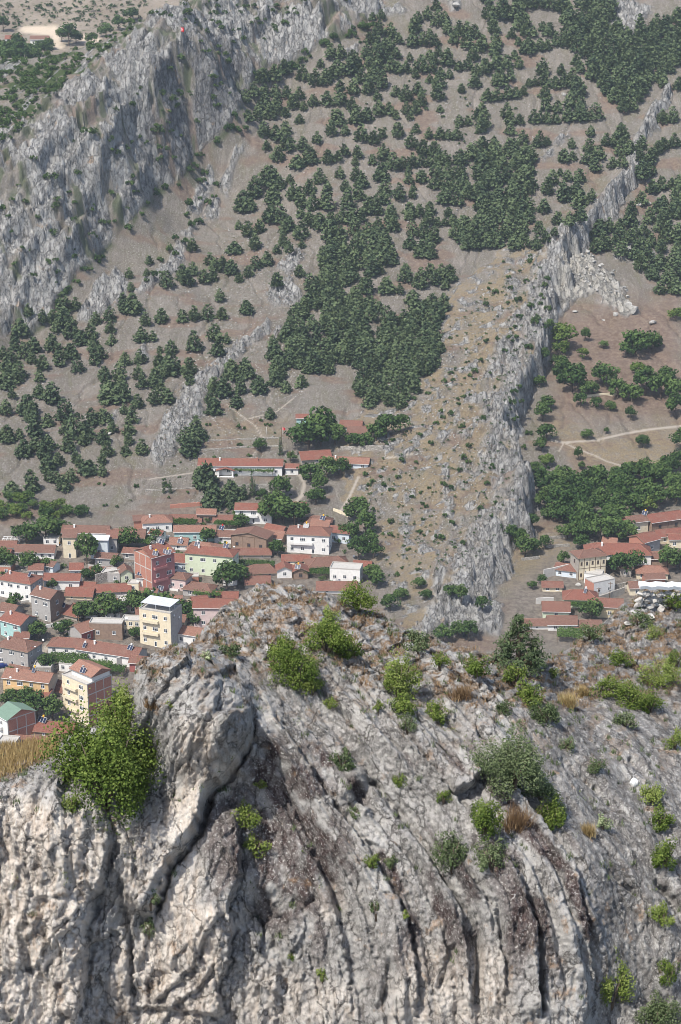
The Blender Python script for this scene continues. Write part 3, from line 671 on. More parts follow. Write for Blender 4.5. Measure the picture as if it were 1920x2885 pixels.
ck = m.math('MULTIPLY', m.rng(m.vor(Pw, .9, 'DISTANCE_TO_EDGE'), .004, .035, 1, 0), m.rng(n1, .36, .5)); ck2 = m.math('MULTIPLY', m.rng(m.vor(Pw, 2.8, 'DISTANCE_TO_EDGE'), .006, .05, 1, 0), m.rng(n1, .6, .44))
c = m.mix(m.math('MULTIPLY', ck, .6), c, (.04, .036, .034)); c = m.mix(m.math('MULTIPLY', ck2, .3), c, (.05, .045, .042))
hb = m.math('ADD', m.math('MULTIPLY', m.math('ADD', ck, ck2), -.25), m.math('MULTIPLY', n2, .5)); hb = m.math('ADD', hb, m.math('ADD', m.math('MULTIPLY', m.ridged(Pb, 2.2, 6, .6), .3), m.math('ADD', m.math('MULTIPLY', n3, .45), m.math('MULTIPLY', n5, .18))))
rock_mat = m.out(c, m.bump(hb, .22, 1.0), .92)
i = np.arange(GA.size).reshape(GA.shape)
kq = (V[:-1, :-1] > 1500) & (V[:-1, :-1] < 3080) & (U[:-1, :-1] > -170) & (U[:-1, :-1] < 2110)
q = np.stack([i[:-1, :-1][kq], i[:-1, 1:][kq], i[1:, 1:][kq], i[1:, :-1][kq]], 1)
used = np.zeros(GA.size, bool); used[q.ravel()] = True; remap = np.cumsum(used) - 1
cliff = mesh_obj('castle_rock', np.stack([fX.ravel(), fY.ravel(), fZ.ravel()], 1)[used], remap[q], rock_mat, smooth_sh=True)
tag(cliff, kind='structure')
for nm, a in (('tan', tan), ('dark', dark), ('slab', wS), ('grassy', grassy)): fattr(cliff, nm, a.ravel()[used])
# the rock going on to either side and further down, in coarser cells
ma = np.arange(-30, 36, .3); mb = np.arange(-26, 14.5, .3); MA, MB = np.meshgrid(ma, mb)
mh = rbf(fab, fh, np.stack([MA.ravel(), MB.ravel()], 1), .35).reshape(MA.shape)
mo = np.maximum(MB - np.interp(MA, cra, crb), 0); mh = np.where(mo > 0, np.minimum(mh, np.interp(MA, cra, crh) + .6 - 9.5 * mo), mh) + .5 * facets(MA / 1.9, MB / 2.9, 541, .5) + .3 * facets(MA / .8, MB / 1.3, 543, .6) - .25
mX, mY, mZ = FO[0] + MA, FO[1] + MB * FU[1] + mh * FN[1], FO[2] + MB * FU[2] + mh * FN[2]
mU, mV, _d = proj(mX, mY, mZ); ok = (mU > -60) & (mU < 1990) & (mV < 2960)
mi_ = np.arange(MA.size).reshape(MA.shape); kq = ~(ok[:-1, :-1] & ok[1:, 1:] & ok[1:, :-1] & ok[:-1, 1:]) & (mZ[:-1, :-1] > 150)
side_rock = mesh_obj('castle_rock_sides', np.stack([mX.ravel(), mY.ravel(), mZ.ravel()], 1), np.stack([mi_[:-1, :-1][kq], mi_[:-1, 1:][kq], mi_[1:, 1:][kq], mi_[1:, :-1][kq]], 1), rock_mat, smooth_sh=True)
tag(side_rock, kind='structure'); fattr(side_rock, 'tan', smooth(600, 0, mU) * .6); fattr(side_rock, 'slab', smooth(1700, 1900, mU))
_ty = np.arange(46, 100, .04)
def fhit(u, v):
    """where the line of sight through a pixel meets the castle rock (None if it passes over)"""
    d = ray(u, v); t = _ty / d[1]
    rel = np.stack([d[0] * t, d[1] * t, d[2] * t + CAMZ], 1) - FO
    a = rel[:, 0]; b = rel @ FU; hh_ = rel @ FN
    ok = (a > A0) & (a < A1 - .1) & (b > B0) & (b < B1 - .1)
    s = (hh_ < upsample(h, fa, fb, a, b)) & ok
    if not s.any(): return None
    k = int(np.argmax(s)); return Vector((d * t[k] + np.array((0, 0, CAMZ))).tolist())
# ================================================================== plants
rng = np.random.default_rng(11)
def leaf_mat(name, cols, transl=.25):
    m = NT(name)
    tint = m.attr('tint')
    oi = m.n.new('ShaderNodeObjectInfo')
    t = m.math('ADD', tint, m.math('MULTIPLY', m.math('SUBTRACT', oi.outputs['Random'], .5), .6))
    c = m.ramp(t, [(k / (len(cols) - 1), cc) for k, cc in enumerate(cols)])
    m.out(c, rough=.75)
    tr = m.n.new('ShaderNodeBsdfTranslucent'); m.link(c, tr.inputs[0])
    mx = m.n.new('ShaderNodeMixShader'); mx.inputs[0].default_value = transl
    m.link(m.b.outputs[0], mx.inputs[1]); m.link(tr.outputs[0], mx.inputs[2])
    m.link(mx.outputs[0], m.n['Material Output'].inputs[0])
    return m.m
M_pine = leaf_mat('pine_needles', [(.034, .056, .028), (.065, .096, .046), (.115, .152, .07)], .15)
M_leaf = leaf_mat('broad_leaves', [(.026, .056, .016), (.052, .096, .026), (.095, .145, .042)], .2)
M_light = leaf_mat('light_leaves', [(.05, .09, .018), (.09, .14, .03), (.15, .2, .05)], .25)
M_bush = leaf_mat('bush_leaves', [(.06, .1, .018), (.14, .195, .04), (.25, .3, .085)], .3)
M_grey = leaf_mat('grey_green_leaves', [(.045, .07, .028), (.09, .125, .055), (.155, .19, .095)], .2)
M_vine = leaf_mat('vine_leaves', [(.03, .065, .014), (.06, .11, .025), (.1, .16, .04)], .25)
M_dry = leaf_mat('dry_grass', [(.14, .085, .045), (.27, .18, .1), (.4, .3, .17)], .2)
M_straw = leaf_mat('straw_grass', [(.25, .18, .08), (.38, .28, .13), (.5, .4, .2)], .2)
M_flower = leaf_mat('pale_flower_leaves', [(.1, .15, .06), (.32, .38, .2), (.6, .62, .42)], .2)
def bark(name, c0, c1):
    m = NT(name); P = m.pos((1, 1, .3), obj=True)
    return m.out(m.ramp(m.noise(P, 3, 4), [(.3, c0), (.7, c1)]))
M_bark = bark('bark', (.08, .06, .045), (.17, .135, .105))

def cards(cen, size, nrm, jitter=.7, asp=1.0, tri=False):
    """one leaf-sized face per centre; faces look roughly along nrm"""
    n = len(cen)
    nn = nrm + rng.normal(0, jitter, (n, 3)); nn /= np.linalg.norm(nn, axis=1)[:, None] + 1e-9
    r = rng.normal(0, 1, (n, 3)); t = np.cross(nn, r); t /= np.linalg.norm(t, axis=1)[:, None] + 1e-9
    b = np.cross(nn, t)
    s = (np.asarray(size) * rng.uniform(.65, 1.35, n))[:, None] * .5
    if tri:
        v = np.stack([cen - t * s * asp - b * s, cen + t * s * asp - b * s, cen + b * s * 1.3], 1); k = 3
    else:
        v = np.stack([cen - t * s * asp, cen - b * s, cen + t * s * asp, cen + b * s], 1); k = 4
    f = np.arange(n * k).reshape(n, k)
    return v.reshape(-1, 3), f
def cat(parts):
    V_, F_, off = [], [], 0
    for v, f in parts:
        V_.append(v); F_.append(f + off); off += len(v)
    return np.concatenate(V_), np.concatenate(F_)
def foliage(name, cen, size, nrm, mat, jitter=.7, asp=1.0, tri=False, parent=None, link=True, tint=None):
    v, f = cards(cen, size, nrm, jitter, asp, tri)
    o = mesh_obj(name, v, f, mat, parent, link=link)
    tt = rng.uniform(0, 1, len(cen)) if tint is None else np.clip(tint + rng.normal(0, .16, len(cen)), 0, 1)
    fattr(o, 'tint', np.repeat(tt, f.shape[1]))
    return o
def tube(pts, rad, n=6):
    P = np.asarray(pts, float); V_ = []; F_ = []
    for k, p in enumerate(P):
        d = P[min(k + 1, len(P) - 1)] - P[max(k - 1, 0)]; d /= np.linalg.norm(d) + 1e-9
        a = np.cross(d, (0.3, 1, .1)); a /= np.linalg.norm(a) + 1e-9; b = np.cross(d, a)
        for j in range(n):
            w = 2 * math.pi * j / n; V_.append(p + rad[k] * (a * math.cos(w) + b * math.sin(w)))
    for k in range(len(P) - 1):
        for j in range(n): F_.append((k * n + j, k * n + (j + 1) % n, (k + 1) * n + (j + 1) % n, (k + 1) * n + j))
    F_.append(tuple(range(n))[::-1]); F_.append(tuple((len(P) - 1) * n + j for j in range(n)))
    return V_, F_
def tubes(name, lst, mat, parent=None, link=True):
    V_, F_ = [], []
    for pts, rad, n in lst:
        v, f = tube(pts, rad, n); o = len(V_); V_ += v; F_ += [tuple(i + o for i in q) for q in f]
    return mesh_obj(name, V_, F_, mat, parent, link=link, smooth_sh=True)
def unit(n):
    v = rng.normal(0, 1, (n, 3)); return v / np.linalg.norm(v, axis=1)[:, None]

# ---- crown shapes (width 1, height given), built once per variety
def pine_crown(nl, seed, hgt=1.0, slim=1.0, size=.085):
    global rng
    rng = np.random.default_rng(seed)
    C, N, T = [], [], []
    levels = 7
    for k in range(levels):
        z0 = .1 + .84 * (k / (levels - 1)); rr = .5 * slim * (1 - .74 * ((z0 - .1) / .84) ** 1.9) * rng.uniform(.85, 1.08)
        nb = max(3, int(9 * rr / .5))
        for j in range(nb):
            a = 2 * math.pi * (j + rng.uniform(-.3, .3)) / nb + k * .9
            ln = rr * rng.uniform(.7, 1.12)
            m_ = max(6, int(nl * .018 * (.6 + rr * 2)))
            t = rng.uniform(.35, 1.0, m_) ** .7
            w = (.07 + .05 * rr)
            p = np.stack([np.cos(a) * ln * t, np.sin(a) * ln * t, z0 + .05 * t ** 2 - .02 * t], 1) + rng.normal(0, 1, (m_, 3)) * (w * .55, w * .55, w * .42)
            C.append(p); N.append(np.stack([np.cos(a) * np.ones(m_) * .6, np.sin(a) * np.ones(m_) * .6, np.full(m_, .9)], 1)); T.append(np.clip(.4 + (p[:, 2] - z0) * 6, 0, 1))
    C = np.concatenate(C); C[:, 2] *= hgt
    return C, np.concatenate(N), np.concatenate(T), size
def round_crown(nl, seed, hgt=.9, clumps=16, size=.075, low=.12):
    global rng
    rng = np.random.default_rng(seed)
    C, N, T = [], [], []
    for k in range(clumps):
        d = unit(1)[0]; d[2] = abs(d[2]) * 1.0 - .35 * rng.random()
        c = d * np.array((.34, .34, .36 * hgt)) * rng.uniform(.75, 1.05); r = rng.uniform(.13, .22)
        m_ = nl // clumps
        u = unit(m_); p = c + u * r * rng.uniform(.6, 1.05, m_)[:, None] * (1, 1, .85)
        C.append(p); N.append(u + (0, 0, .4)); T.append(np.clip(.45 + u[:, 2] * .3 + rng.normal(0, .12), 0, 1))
    C = np.concatenate(C); C[:, 2] += low + .36 * hgt
    return C, np.concatenate(N), np.concatenate(T), size

def make_tree(name, crown, mat, th, tr, link=False, tri=False, jitter=.7):
    """prototype: trunk mesh and crown mesh of unit width"""
    C, N, T, s = crown
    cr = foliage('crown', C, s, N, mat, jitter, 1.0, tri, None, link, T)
    lim = [([(0, 0, -.25), (0, 0, 0), (.01, 0, th * .5), (.0, .01, th)], [tr * 1.3, tr, tr * .8, tr * .4], 6)]
    for k in range(4):
        a = k * 1.7 + .4
        lim.append(([(0, 0, th * (.3 + .12 * k)), (.15 * math.cos(a), .15 * math.sin(a), th * (.45 + .12 * k)), (.3 * math.cos(a), .3 * math.sin(a), th * (.55 + .13 * k))], [tr * .5, tr * .35, tr * .15], 4))
    tk = tubes('trunk', lim, M_bark, None, link)
    return cr.data, tk.data
PINES = [make_tree('pine', pine_crown(900, 100 + k, (1.0, .86, 1.12, .78, .95, 1.25)[k], (1, 1, .92, 1, 1, .85)[k], .125), M_pine, (.85, .7, .95, .65, .8, 1.05)[k], .035) for k in range(6)] + [make_tree('pine', pine_crown((560, 1100, 760, 640)[k], 120 + k, (.95, .9, 1.05, .7)[k], (.95, 1.0, .8, 1.05)[k], (.11, .135, .12, .14)[k]), M_pine, (.85, .75, .95, .6)[k], .035) for k in range(4)]
ROUND = [make_tree('tree', round_crown(800, 200 + k, (.9, .75, 1.05, .85, 1.2)[k], (16, 20, 14, 18, 16)[k], .085), M_leaf, (.5, .4, .6, .5, .7)[k], .03) for k in range(5)]
RLIGHT = [make_tree('tree', round_crown(700, 230 + k, (.9, .75, 1.0)[k], 16, .085), M_light, .5, .03) for k in range(3)]
CYPRESS = [make_tree('cypress', pine_crown(700, 260, 2.6, .8, .12), M_pine, 2.0, .05)]
SHRUB = [make_tree('shrub', round_crown(260, 280 + k, (.7, .85, .6)[k], 9, .13, .0), M_leaf, .3, .03) for k in range(3)]
def plant(name, proto, loc, w, h=1.0, label=None, cat=None, group=None, rz=None):
    o = empty(name, loc, random.uniform(0, 6.28) if rz is None else rz, label, cat, group)
    o.scale = (w, w, w * h)
    for nm, me in (('crown', proto[0]), ('trunk', proto[1])):
        c = bpy.data.objects.new(nm, me); col.objects.link(c); c.parent = o
    return o

# ---- where the hillside pines stand: x, foot, width in the photograph, read tile by tile (origin, step)
PT = []
def tile(ox, oy, s, txt):
    for e in txt.split():
        a = e.split(',')
        x, y, w = float(a[0]), float(a[1]), float(a[2]) if len(a) > 2 else 110 * (.306 / s)
        n = int(a[3]) if len(a) > 3 else 1
        for k in range(n):
            PT.append((ox + s * (x + (k - (n - 1) / 2) * w / n), oy + s * (y - (5 if k % 2 else 0)), s * w * (1.0 if n == 1 else 1.25 / n)))
tile(0, 1060, .5357, '66,118,48 210,110,70 275,143,100 35,200,65 148,200,100 165,238,75 345,230,100 255,265,75 485,258,90 545,240,90 592,293,65 655,200,50 725,165,70 590,140,140 650,130,80 560,60,80 750,60,60 815,145,65 695,245,85 678,305,70 40,345,85 105,325,50 185,320,90 190,385,85 130,420,90 350,300,70 410,330,130 450,320,85 360,395,90 443,365,60 545,355,78 255,385,75 240,430,80 678,360,58 663,415,64 748,412,72 565,420,70 540,460,52 540,525,50 468,513,92 400,450,60 420,480,50 310,470,60 255,500,90 260,555,50 300,560,60 375,555,80 340,605,70 168,607,95 65,620,80 640,60,60 30,60,90 90,35,70')
tile(0, 720, .5357, '225,360,60 700,305,100 650,300,80 580,345,80 505,365,60 580,405,62 765,368,62 850,357,74 775,110,36 680,120,50 690,190,35 745,455,80 805,450,50 590,475,50 660,577,75 740,570,60 840,590,60 870,640,60 730,650,65 820,665,70 550,650,80 630,660,70 315,580,80 408,612,78 375,540,90 500,575,80 530,545,70 495,505,70 480,440,70 275,500,85 180,508,90 225,600,75 210,660,60 100,640,90 40,660,80 340,300,90 400,290,60 330,370,90 300,400,70 380,430,90 430,470,80 110,420,90 85,500,90 130,540,80 20,540,70 60,580,80 170,570,60 30,610,70 150,330,60 280,360,60')
tile(400, 700, .5357, '40,85,44 215,170,80 240,195,75 130,205,90 270,140,60 330,185,70 375,170,60 360,90,50 390,125,60 425,95,50 470,135,85 560,150,55 512,178,48 600,110,80 660,90,65 710,25,50 775,30,45 830,150,60 710,200,70 412,280,58 550,345,85 215,385,72 275,380,60 348,375,78 422,370,68 102,392,78 20,405,60 275,540,100 383,485,76 400,560,80 445,498,45 155,555,70 95,550,30 15,490,50 60,485,50 150,660,110 250,660,75 95,610,60 545,650,80 265,15,65 490,25,80 700,580,90 720,640,90 740,490,60 690,520,50 800,540,80 850,490,80 820,440,80 780,440,80 860,380,70 880,300,80 820,350,60')
tile(400, 960, .5357, '255,235,55 240,195,60 135,325,80 65,330,65 70,240,80 100,270,50 380,275,70 430,290,90 520,280,90 550,190,80 470,200,90 380,385,80 360,330,60 500,350,78 615,275,85 675,410,55 230,540,90 250,600,100 285,500,90 310,520,80 270,560,90 700,235,80 760,270,60 700,170,80 730,200,60 840,245,65 800,105,60 830,145,60 870,170,60')
tile(360, 360, .5357, '745,300,120 800,325,60 853,290,50 670,365,85 765,400,85 610,440,100 650,440,60 790,500,110 750,495,80 585,535,45 632,570,64 695,550,75 670,640,72 820,625,65 785,655,45 850,540,80 870,380,70 820,560,60')
tile(640, 360, .306, '365,205,95 560,215,130 470,310,130 650,370,150 770,330,140 930,330,110 1020,305,90 830,145,85 700,210,120 450,110,130 960,70,110 1090,70,90 1430,95,90 1240,130,130 1350,150,110 1080,250,110 1180,350,70 1200,280,100 1340,335,100 1440,300,120 1530,390,130 1420,485,155 1040,465,90 1190,490,110 1240,545,140 850,515,110 760,610,110 660,670,130 930,580,60 1090,588,90 1210,660,130 1310,790,140 1110,740,140 1150,870,150 1060,880,120 1230,860,110 1440,700,120 1400,800,90 1510,830,100 920,755,170 800,760,120 690,740,110 680,830,90 760,900,130 850,930,140 590,940,140 960,900,120 680,1030,130 690,1110,70 960,1040,170 1050,1050,120 1180,980,140 1300,1000,130 1390,960,120 1530,950,120 950,1160,130 1060,1150,130 1200,1090,120 1340,1170,150 1450,1090,120 1250,1150,120 540,60,120 340,80,110')
tile(1040, 360, .306, '120,90,100 265,90,110 435,45,80 550,100,90 730,110,230,3 1035,50,120 1300,60,110 1415,160,100 1540,180,80 1150,200,130 1320,220,140 940,290,130 1100,325,200,2 1200,320 840,340,140 390,190,130 550,260,200,2 650,330 520,360,160,2 400,370 270,395,180,2 150,300,140 50,330,120 485,500,140 365,440,60 365,512,90 150,620,150 280,665,130 160,715,110 60,800,150 230,820,150 410,580,70 400,650,80 420,820,180,2 550,900,120 560,810,110 370,850,100 700,350 790,480 650,560,200,2 870,580,140 990,600,110 1060,580,120 780,600 700,700,150 820,715,110 910,660,120 730,820,100 700,905,50 630,905,40 780,900,110 800,1020,130 1230,390 1350,380 1450,350,130 1420,480 1500,560 1000,480 1100,500 1250,500 620,450,120 720,440 850,450 100,950,150 200,900,120 60,1050,140 150,1120,140 400,1000,140 500,1010,120 600,1060,140 380,1110,140 520,1150,160 100,1180,140 880,1000')
tile(640, 0, .306, '1420,185,80 1340,190,70 1510,345,100 1400,330,120 1310,400,100 1000,545,170,2 860,625,80 1080,700,220,2 1160,580 1290,540,120 1400,600,140 1540,650,100 1240,770,110 1430,815,140 1340,720,130 1300,865,110 1165,870,120 1040,840,100 860,790,190,2 960,730,120 700,740,120 530,690,120 390,760,200,2 300,770 350,880 250,900 450,900 550,900 665,920,90 610,1000,110 540,1075,90 460,1040,120 350,1000,130 240,1120,180,2 400,1100,130 300,1050 170,950 795,980,90 920,970,130 1045,970,120 705,1020,60 668,1140,85 1150,1015,100 1020,1150,150 1190,1140,140 1290,1120,150 1400,1060,130 1490,1050,110 1385,930,80 1555,890,80 1200,640 1320,620 1450,560 1380,480 1500,480')
tile(1040, 0, .306, '110,180,80 415,305,120 450,220,110 540,180,100 640,245,140 620,90,100 725,310,90 700,230,100 780,400,110 900,450,130 970,350,110 900,330,130 830,330 1045,450,110 1170,440,120 1110,180,130 1150,310,110 1130,235,80 1290,180,220,2 1400,170 1230,90 1390,100 1310,350,95 1440,260 1470,340,150,2 1370,280,100 1460,490,140 1340,545,75 1380,628,85 1220,640,190,2 1160,520 1070,680,120 870,650,160,2 960,560 1010,480 720,600,140 600,590,90 560,550,90 640,520,70 610,430,100 275,400,85 450,430,190,2 560,355,90 200,345,90 120,330 50,420 150,470 250,540,100 375,570,60 300,675,160,2 200,660 80,670 120,815,130 30,760 480,665,130 580,665,90 660,715,100 740,725,60 430,720,60 560,765,75 640,820,120 635,920,130 975,805,135 990,700,100 850,855,45 1090,935,130 1180,930 1280,915 1350,900,100 1200,790,150 1300,740,90 1420,875,80 340,930,130 240,890,60 480,980,120 450,870 385,1055,160,2 130,1055,170,2 75,930,80 655,1035,70 380,1110,60 870,1160,150,2 1060,1170,140 1040,1080,110 1000,1100 1270,1080,110 1340,1150,170,2 1520,1140,100 250,1100,50 1500,800,110,2 1080,20,120')
tile(1440, 0, .306, '290,285,90 170,345,140,2 20,345 420,425,110 300,470,140,2 155,490,140,2 70,420,30 40,550,70 75,628,80 290,690,130 200,810,130 310,790 450,810,170,2 560,790,140 310,910,130 610,890,150 590,1000,190,2 580,1115,220,2 680,1110 780,1100,150 430,1035,100 320,1020,140 230,1140,150,2 370,1140,150,2 460,695,90 640,670,90 600,600,110 1070,1030,170,2 40,910,120 110,880,80 1440,1130,200,2 1400,800,110 1540,830 1430,680,150,2 50,1160 700,240,140 600,240,120 500,440 560,340 640,330 800,230 880,300 980,310 1000,400 900,420 760,430 680,530,130 620,460')
tile(1440, 360, .306, '100,160,100 265,175,110 330,165,60 30,220 130,250 100,330 485,320,105 565,300,90 560,190,40 735,80,90 700,330,110 770,405,140 720,230,120 810,290,130 960,170,250,3 1050,250,180,2 980,370,170,2 1030,100 1010,60 1200,220 1300,300 1180,330 1270,340 1350,240 1400,200 1500,180 1200,480,150 1300,600,120 1290,450 1430,570,180,2 1540,560 1200,720,110 1110,780,110 1275,880,115 1360,960,110 1460,840,220,3 1400,720 1520,720 1270,1020,60 1100,900,150 1180,1000,150,2 1000,940 900,960 1100,1060 1000,1080,140 860,1100 780,1150 1200,1100,140 1290,1100 1400,1060 1500,1060 1440,1000 1380,1150 1530,1150 330,610,120 300,790,110 450,440,45 380,520,100 520,490,90 630,500,120 480,680,150 600,620,140 640,740,150 740,680,90 560,660 640,860,140 540,910,120 430,900,120 740,1030,90 840,1130 260,980,110 320,1050 230,1120,110 400,1000,70')
tile(800, 700, .5357, '640,175,90 540,235,80 465,145,90 500,130,60 610,240,50 680,295,80 720,210,80 775,55,60 640,140,60 440,240,80 415,230,60 770,155,70 800,200,80 830,160,60 870,170,80 850,215,60 840,330,80 740,345,90 660,430,80 630,400,70 540,395,80 500,340,60 460,340,60 700,360,90 780,330,80 560,80,80 530,60,80 40,440,90 100,470,80 20,460,80 60,380,70 110,360,60 150,430,60 80,500,70 130,560,70 160,650,90 60,560,90 30,620,80 230,640,70 140,600,70 180,320,70 150,280,70 110,330,60 170,240,80 140,220,70 200,180,60')
def fill(poly, dx, dy, w):
    P = np.array(poly); y = P[:, 1].min(); r = 0
    while y < P[:, 1].max():
        x = P[:, 0].min() + (r % 2) * dx / 2
        while x < P[:, 0].max():
            px, py = x + random.uniform(-.35, .35) * dx, y + random.uniform(-.35, .35) * dy
            if poly_mask(np.array([px]), np.array([py]), poly, 1)[0] > .5: PT.append((px, py, w * random.uniform(.8, 1.2)))
            x += dx
        y += dy; r += 1
Z3 = lambda *p: [(800 + .5357 * x, 700 + .5357 * y) for x, y in p]
fill([(1440, 0), (1730, 0), (1730, 100), (1770, 110), (1920, 60), (1920, 200), (1840, 195), (1720, 200), (1660, 190), (1600, 135), (1560, 130), (1540, 100), (1590, 70), (1520, 25), (1440, 30)], 34, 21, 40)
fill([(1660, 190), (1920, 170), (1920, 215), (1850, 235), (1800, 310), (1740, 300), (1660, 255)], 34, 21, 40)
fill([(1346, 545), (1511, 531), (1505, 605), (1499, 648), (1480, 666), (1493, 720), (1279, 720), (1285, 672), (1309, 635), (1349, 635), (1343, 599)], 33, 21, 40)
fill([(1320, 420), (1500, 420), (1510, 530), (1340, 545)], 40, 27, 40)
fill(Z3((205, 20), (380, 0), (385, 170), (400, 300), (480, 330), (470, 400), (400, 540), (340, 640), (260, 650), (200, 560), (190, 380), (200, 200)), 30, 22, 40)
fill(Z3((420, 470), (590, 400), (640, 440), (780, 300), (830, 330), (800, 470), (830, 560), (760, 672), (560, 672), (450, 620)), 30, 22, 40)
fill([(1010, 1000), (1060, 960), (1190, 910), (1245, 880), (1245, 960), (1240, 1020), (1190, 1090), (1140, 1150), (1060, 1160), (1010, 1165), (1000, 1080)], 30, 22, 40)
fill(Z3((380, 20), (600, 0), (590, 80), (520, 130), (440, 150), (390, 80)), 36, 24, 42)
fill(Z3((20, 490), (180, 500), (200, 600), (260, 660), (100, 672), (0, 590)), 34, 24, 42)
fill([(1640, 640), (1700, 640), (1840, 720), (1920, 720), (1920, 860), (1860, 850), (1790, 760), (1700, 700)], 42, 30, 44)
fill([(1850, 560), (1920, 540), (1920, 700), (1860, 640)], 42, 30, 44)
fill(Z3((600, 40), (720, 0), (740, 40), (660, 70)), 34, 24, 38)
PT2 = []
for u, v, w in PT:
    d = [1 for a, b, c in PT2 if abs(a - u) < 9 and abs(b - v) < 7]
    if not d and v > -5: PT2.append((u, v, w))
trees_ = []
for k, (u, v, w) in enumerate(PT2):
    w = max(w, 22)
    p = hit(u, v)
    trees_.append((u, v, w, p, random.uniform(1.0, 1.2) * w / pxm(p)))
big = sorted(range(len(trees_)), key=lambda k: -trees_[k][2])
big = set(big[:300])
upos = np.array([(t[0], t[1]) for t in trees_])
# a short, true description: its size, its company, its neighbourhood
ZONES = [('under the upper grey cliff', [(540, 190), (900, 150), (900, 360), (540, 360)]), ('along the top edge', [(900, -50), (1450, -50), (1450, 130), (900, 130)]),
         ('in the top right corner', [(1450, -50), (2000, -50), (2000, 190), (1450, 190)]), ('on the high scree slope', [(850, 130), (1450, 130), (1450, 330), (850, 330)]),
         ('left of the thin rock rib', [(1450, 190), (1790, 190), (1760, 470), (1450, 470)]), ('right of the thin rock rib', [(1760, 190), (2000, 190), (2000, 640), (1700, 640)]),
         ('right of the white scree', [(1600, 640), (2000, 640), (2000, 900), (1600, 900)]), ('by the pale spur peak', [(1390, 470), (1700, 470), (1640, 720), (1390, 720)]),
         ('mid-slope', [(1050, 330), (1450, 330), (1450, 720), (1050, 720)]), ('right of the small outcrops', [(640, 360), (1050, 360), (1050, 560), (640, 560)]),
         ('above the round outcrop', [(560, 560), (1050, 560), (1050, 760), (560, 760)]), ('in the grove beside the spur', [(980, 720), (1400, 720), (1250, 1180), (980, 1180)]),
         ('in the gully grove', [(820, 700), (1000, 700), (1000, 1190), (820, 1190)]), ('right of the diagonal rock band', [(600, 900), (830, 760), (830, 1300), (470, 1300), (560, 1180)]),
         ('above the diagonal rock band', [(400, 690), (760, 690), (700, 920), (520, 1000), (400, 960)]), ('at the left cliff foot', [(-50, 760), (400, 700), (400, 960), (-50, 1010)]),
         ('on the left slope', [(-50, 950), (620, 950), (400, 1190), (-50, 1190)]), ('above the left roofs', [(-50, 1180), (460, 1180), (460, 1440), (-50, 1440)])]
def zone(u, v):
    for nm, p in ZONES:
        if poly_mask(np.array([u]), np.array([v]), p, .1)[0] > .5: return nm
    return 'on the wooded hillside'
rest = []
for k, (u, v, w, p, s) in enumerate(trees_):
    if k in big:
        dd = np.hypot((upos[:, 0] - u), (upos[:, 1] - v) * 1.5); dd[k] = 1e9; o = np.argsort(dd)
        nn = int((dd < w * 1.15).sum()); j = o[0]
        sz = 'large' if w > 52 else 'mid-sized' if w > 42 else 'smaller'
        vr = k % 10
        sh_ = ('broad', 'low', 'tall', 'squat', 'rounded', 'slender', 'thin-leaved', 'bushy', 'narrow', 'flat-topped')[vr]
        if dd[j] > w * 1.5: comp = 'standing alone'
        elif nn <= 1: comp = ('left' if upos[j, 0] > u + 8 else 'right' if upos[j, 0] < u - 8 else 'front' if upos[j, 1] < v else 'rear') + ' one of a pair'
        elif nn <= 3: comp = 'in a loose clump'
        else: comp = 'in dense trees'
        plant('pine_tree', PINES[vr], p, s, random.uniform(.9, 1.1), f'{sz} {sh_} pine, {comp}, {zone(u, v)}', 'pine tree', 'pines scattered over the hillside')
    else: rest.append((p, s, k))
# the pines past the first three hundred: one object
LOWP = [pine_crown(330, 150 + k, (1.0, .85, 1.1)[k], 1, .16) for k in range(3)]
cs, ns, ts, ss = [], [], [], []
for p, s, k in rest:
    C, N, T, z = LOWP[k % 3]; a = random.uniform(0, 6.28); ca, sa = math.cos(a), math.sin(a)
    c = C * s; cs.append(np.stack([c[:, 0] * ca - c[:, 1] * sa, c[:, 0] * sa + c[:, 1] * ca, c[:, 2]], 1) + np.array(p)); ns.append(N * (1, 1, 1)); ts.append(T + random.uniform(-.2, .2)); ss.append(np.full(len(C), z * s))
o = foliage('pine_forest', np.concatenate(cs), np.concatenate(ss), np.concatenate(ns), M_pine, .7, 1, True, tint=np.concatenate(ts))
tag(o, 'remaining small and hidden pines between the larger ones on the slope', kind='stuff')
print('pines', len(trees_), 'rest', len(rest), 'tris', sum(len(x) for x in cs))
# ================================================================== the old town
def wall_mat(name, c, dirt=.3):
    m = NT(name); P = m.pos(); n = m.noise(P, .9, 5, .65); n2 = m.noise(m.pos((1, 1, .25)), 2.2, 4, .6)
    d = tuple(x * .62 for x in c)
    k = m.mix(m.rng(n, .45, .72, 0, dirt * 1.4), c, d); k = m.mix(m.rng(n2, .55, .75, 0, dirt), k, tuple(x * .5 + .05 for x in c))
    return m.out(k, m.bump(n2, .03, .5))
WALL = {k: wall_mat('plaster_' + nm, c, d) for k, nm, c, d in (('W', 'white', (.72, .71, .68), .3), ('C', 'cream', (.66, .58, .43), .3), ('G', 'grey_cement', (.36, .345, .33), .45), ('T', 'turquoise', (.34, .52, .50), .3),
        ('P', 'pink', (.58, .46, .44), .3), ('Y', 'ochre', (.60, .50, .32), .3), ('O', 'orange', (.60, .42, .22), .3), ('R', 'dark_red', (.32, .11, .10), .3), ('L', 'pale_green', (.58, .64, .48), .25),
        ('K', 'pale_blue', (.60, .66, .70), .3), ('N', 'brown_timber_and_mud', (.26, .185, .14), .6), ('S', 'rough_stone', (.34, .31, .27), .6), ('Q', 'rose', (.45, .20, .19), .3))}
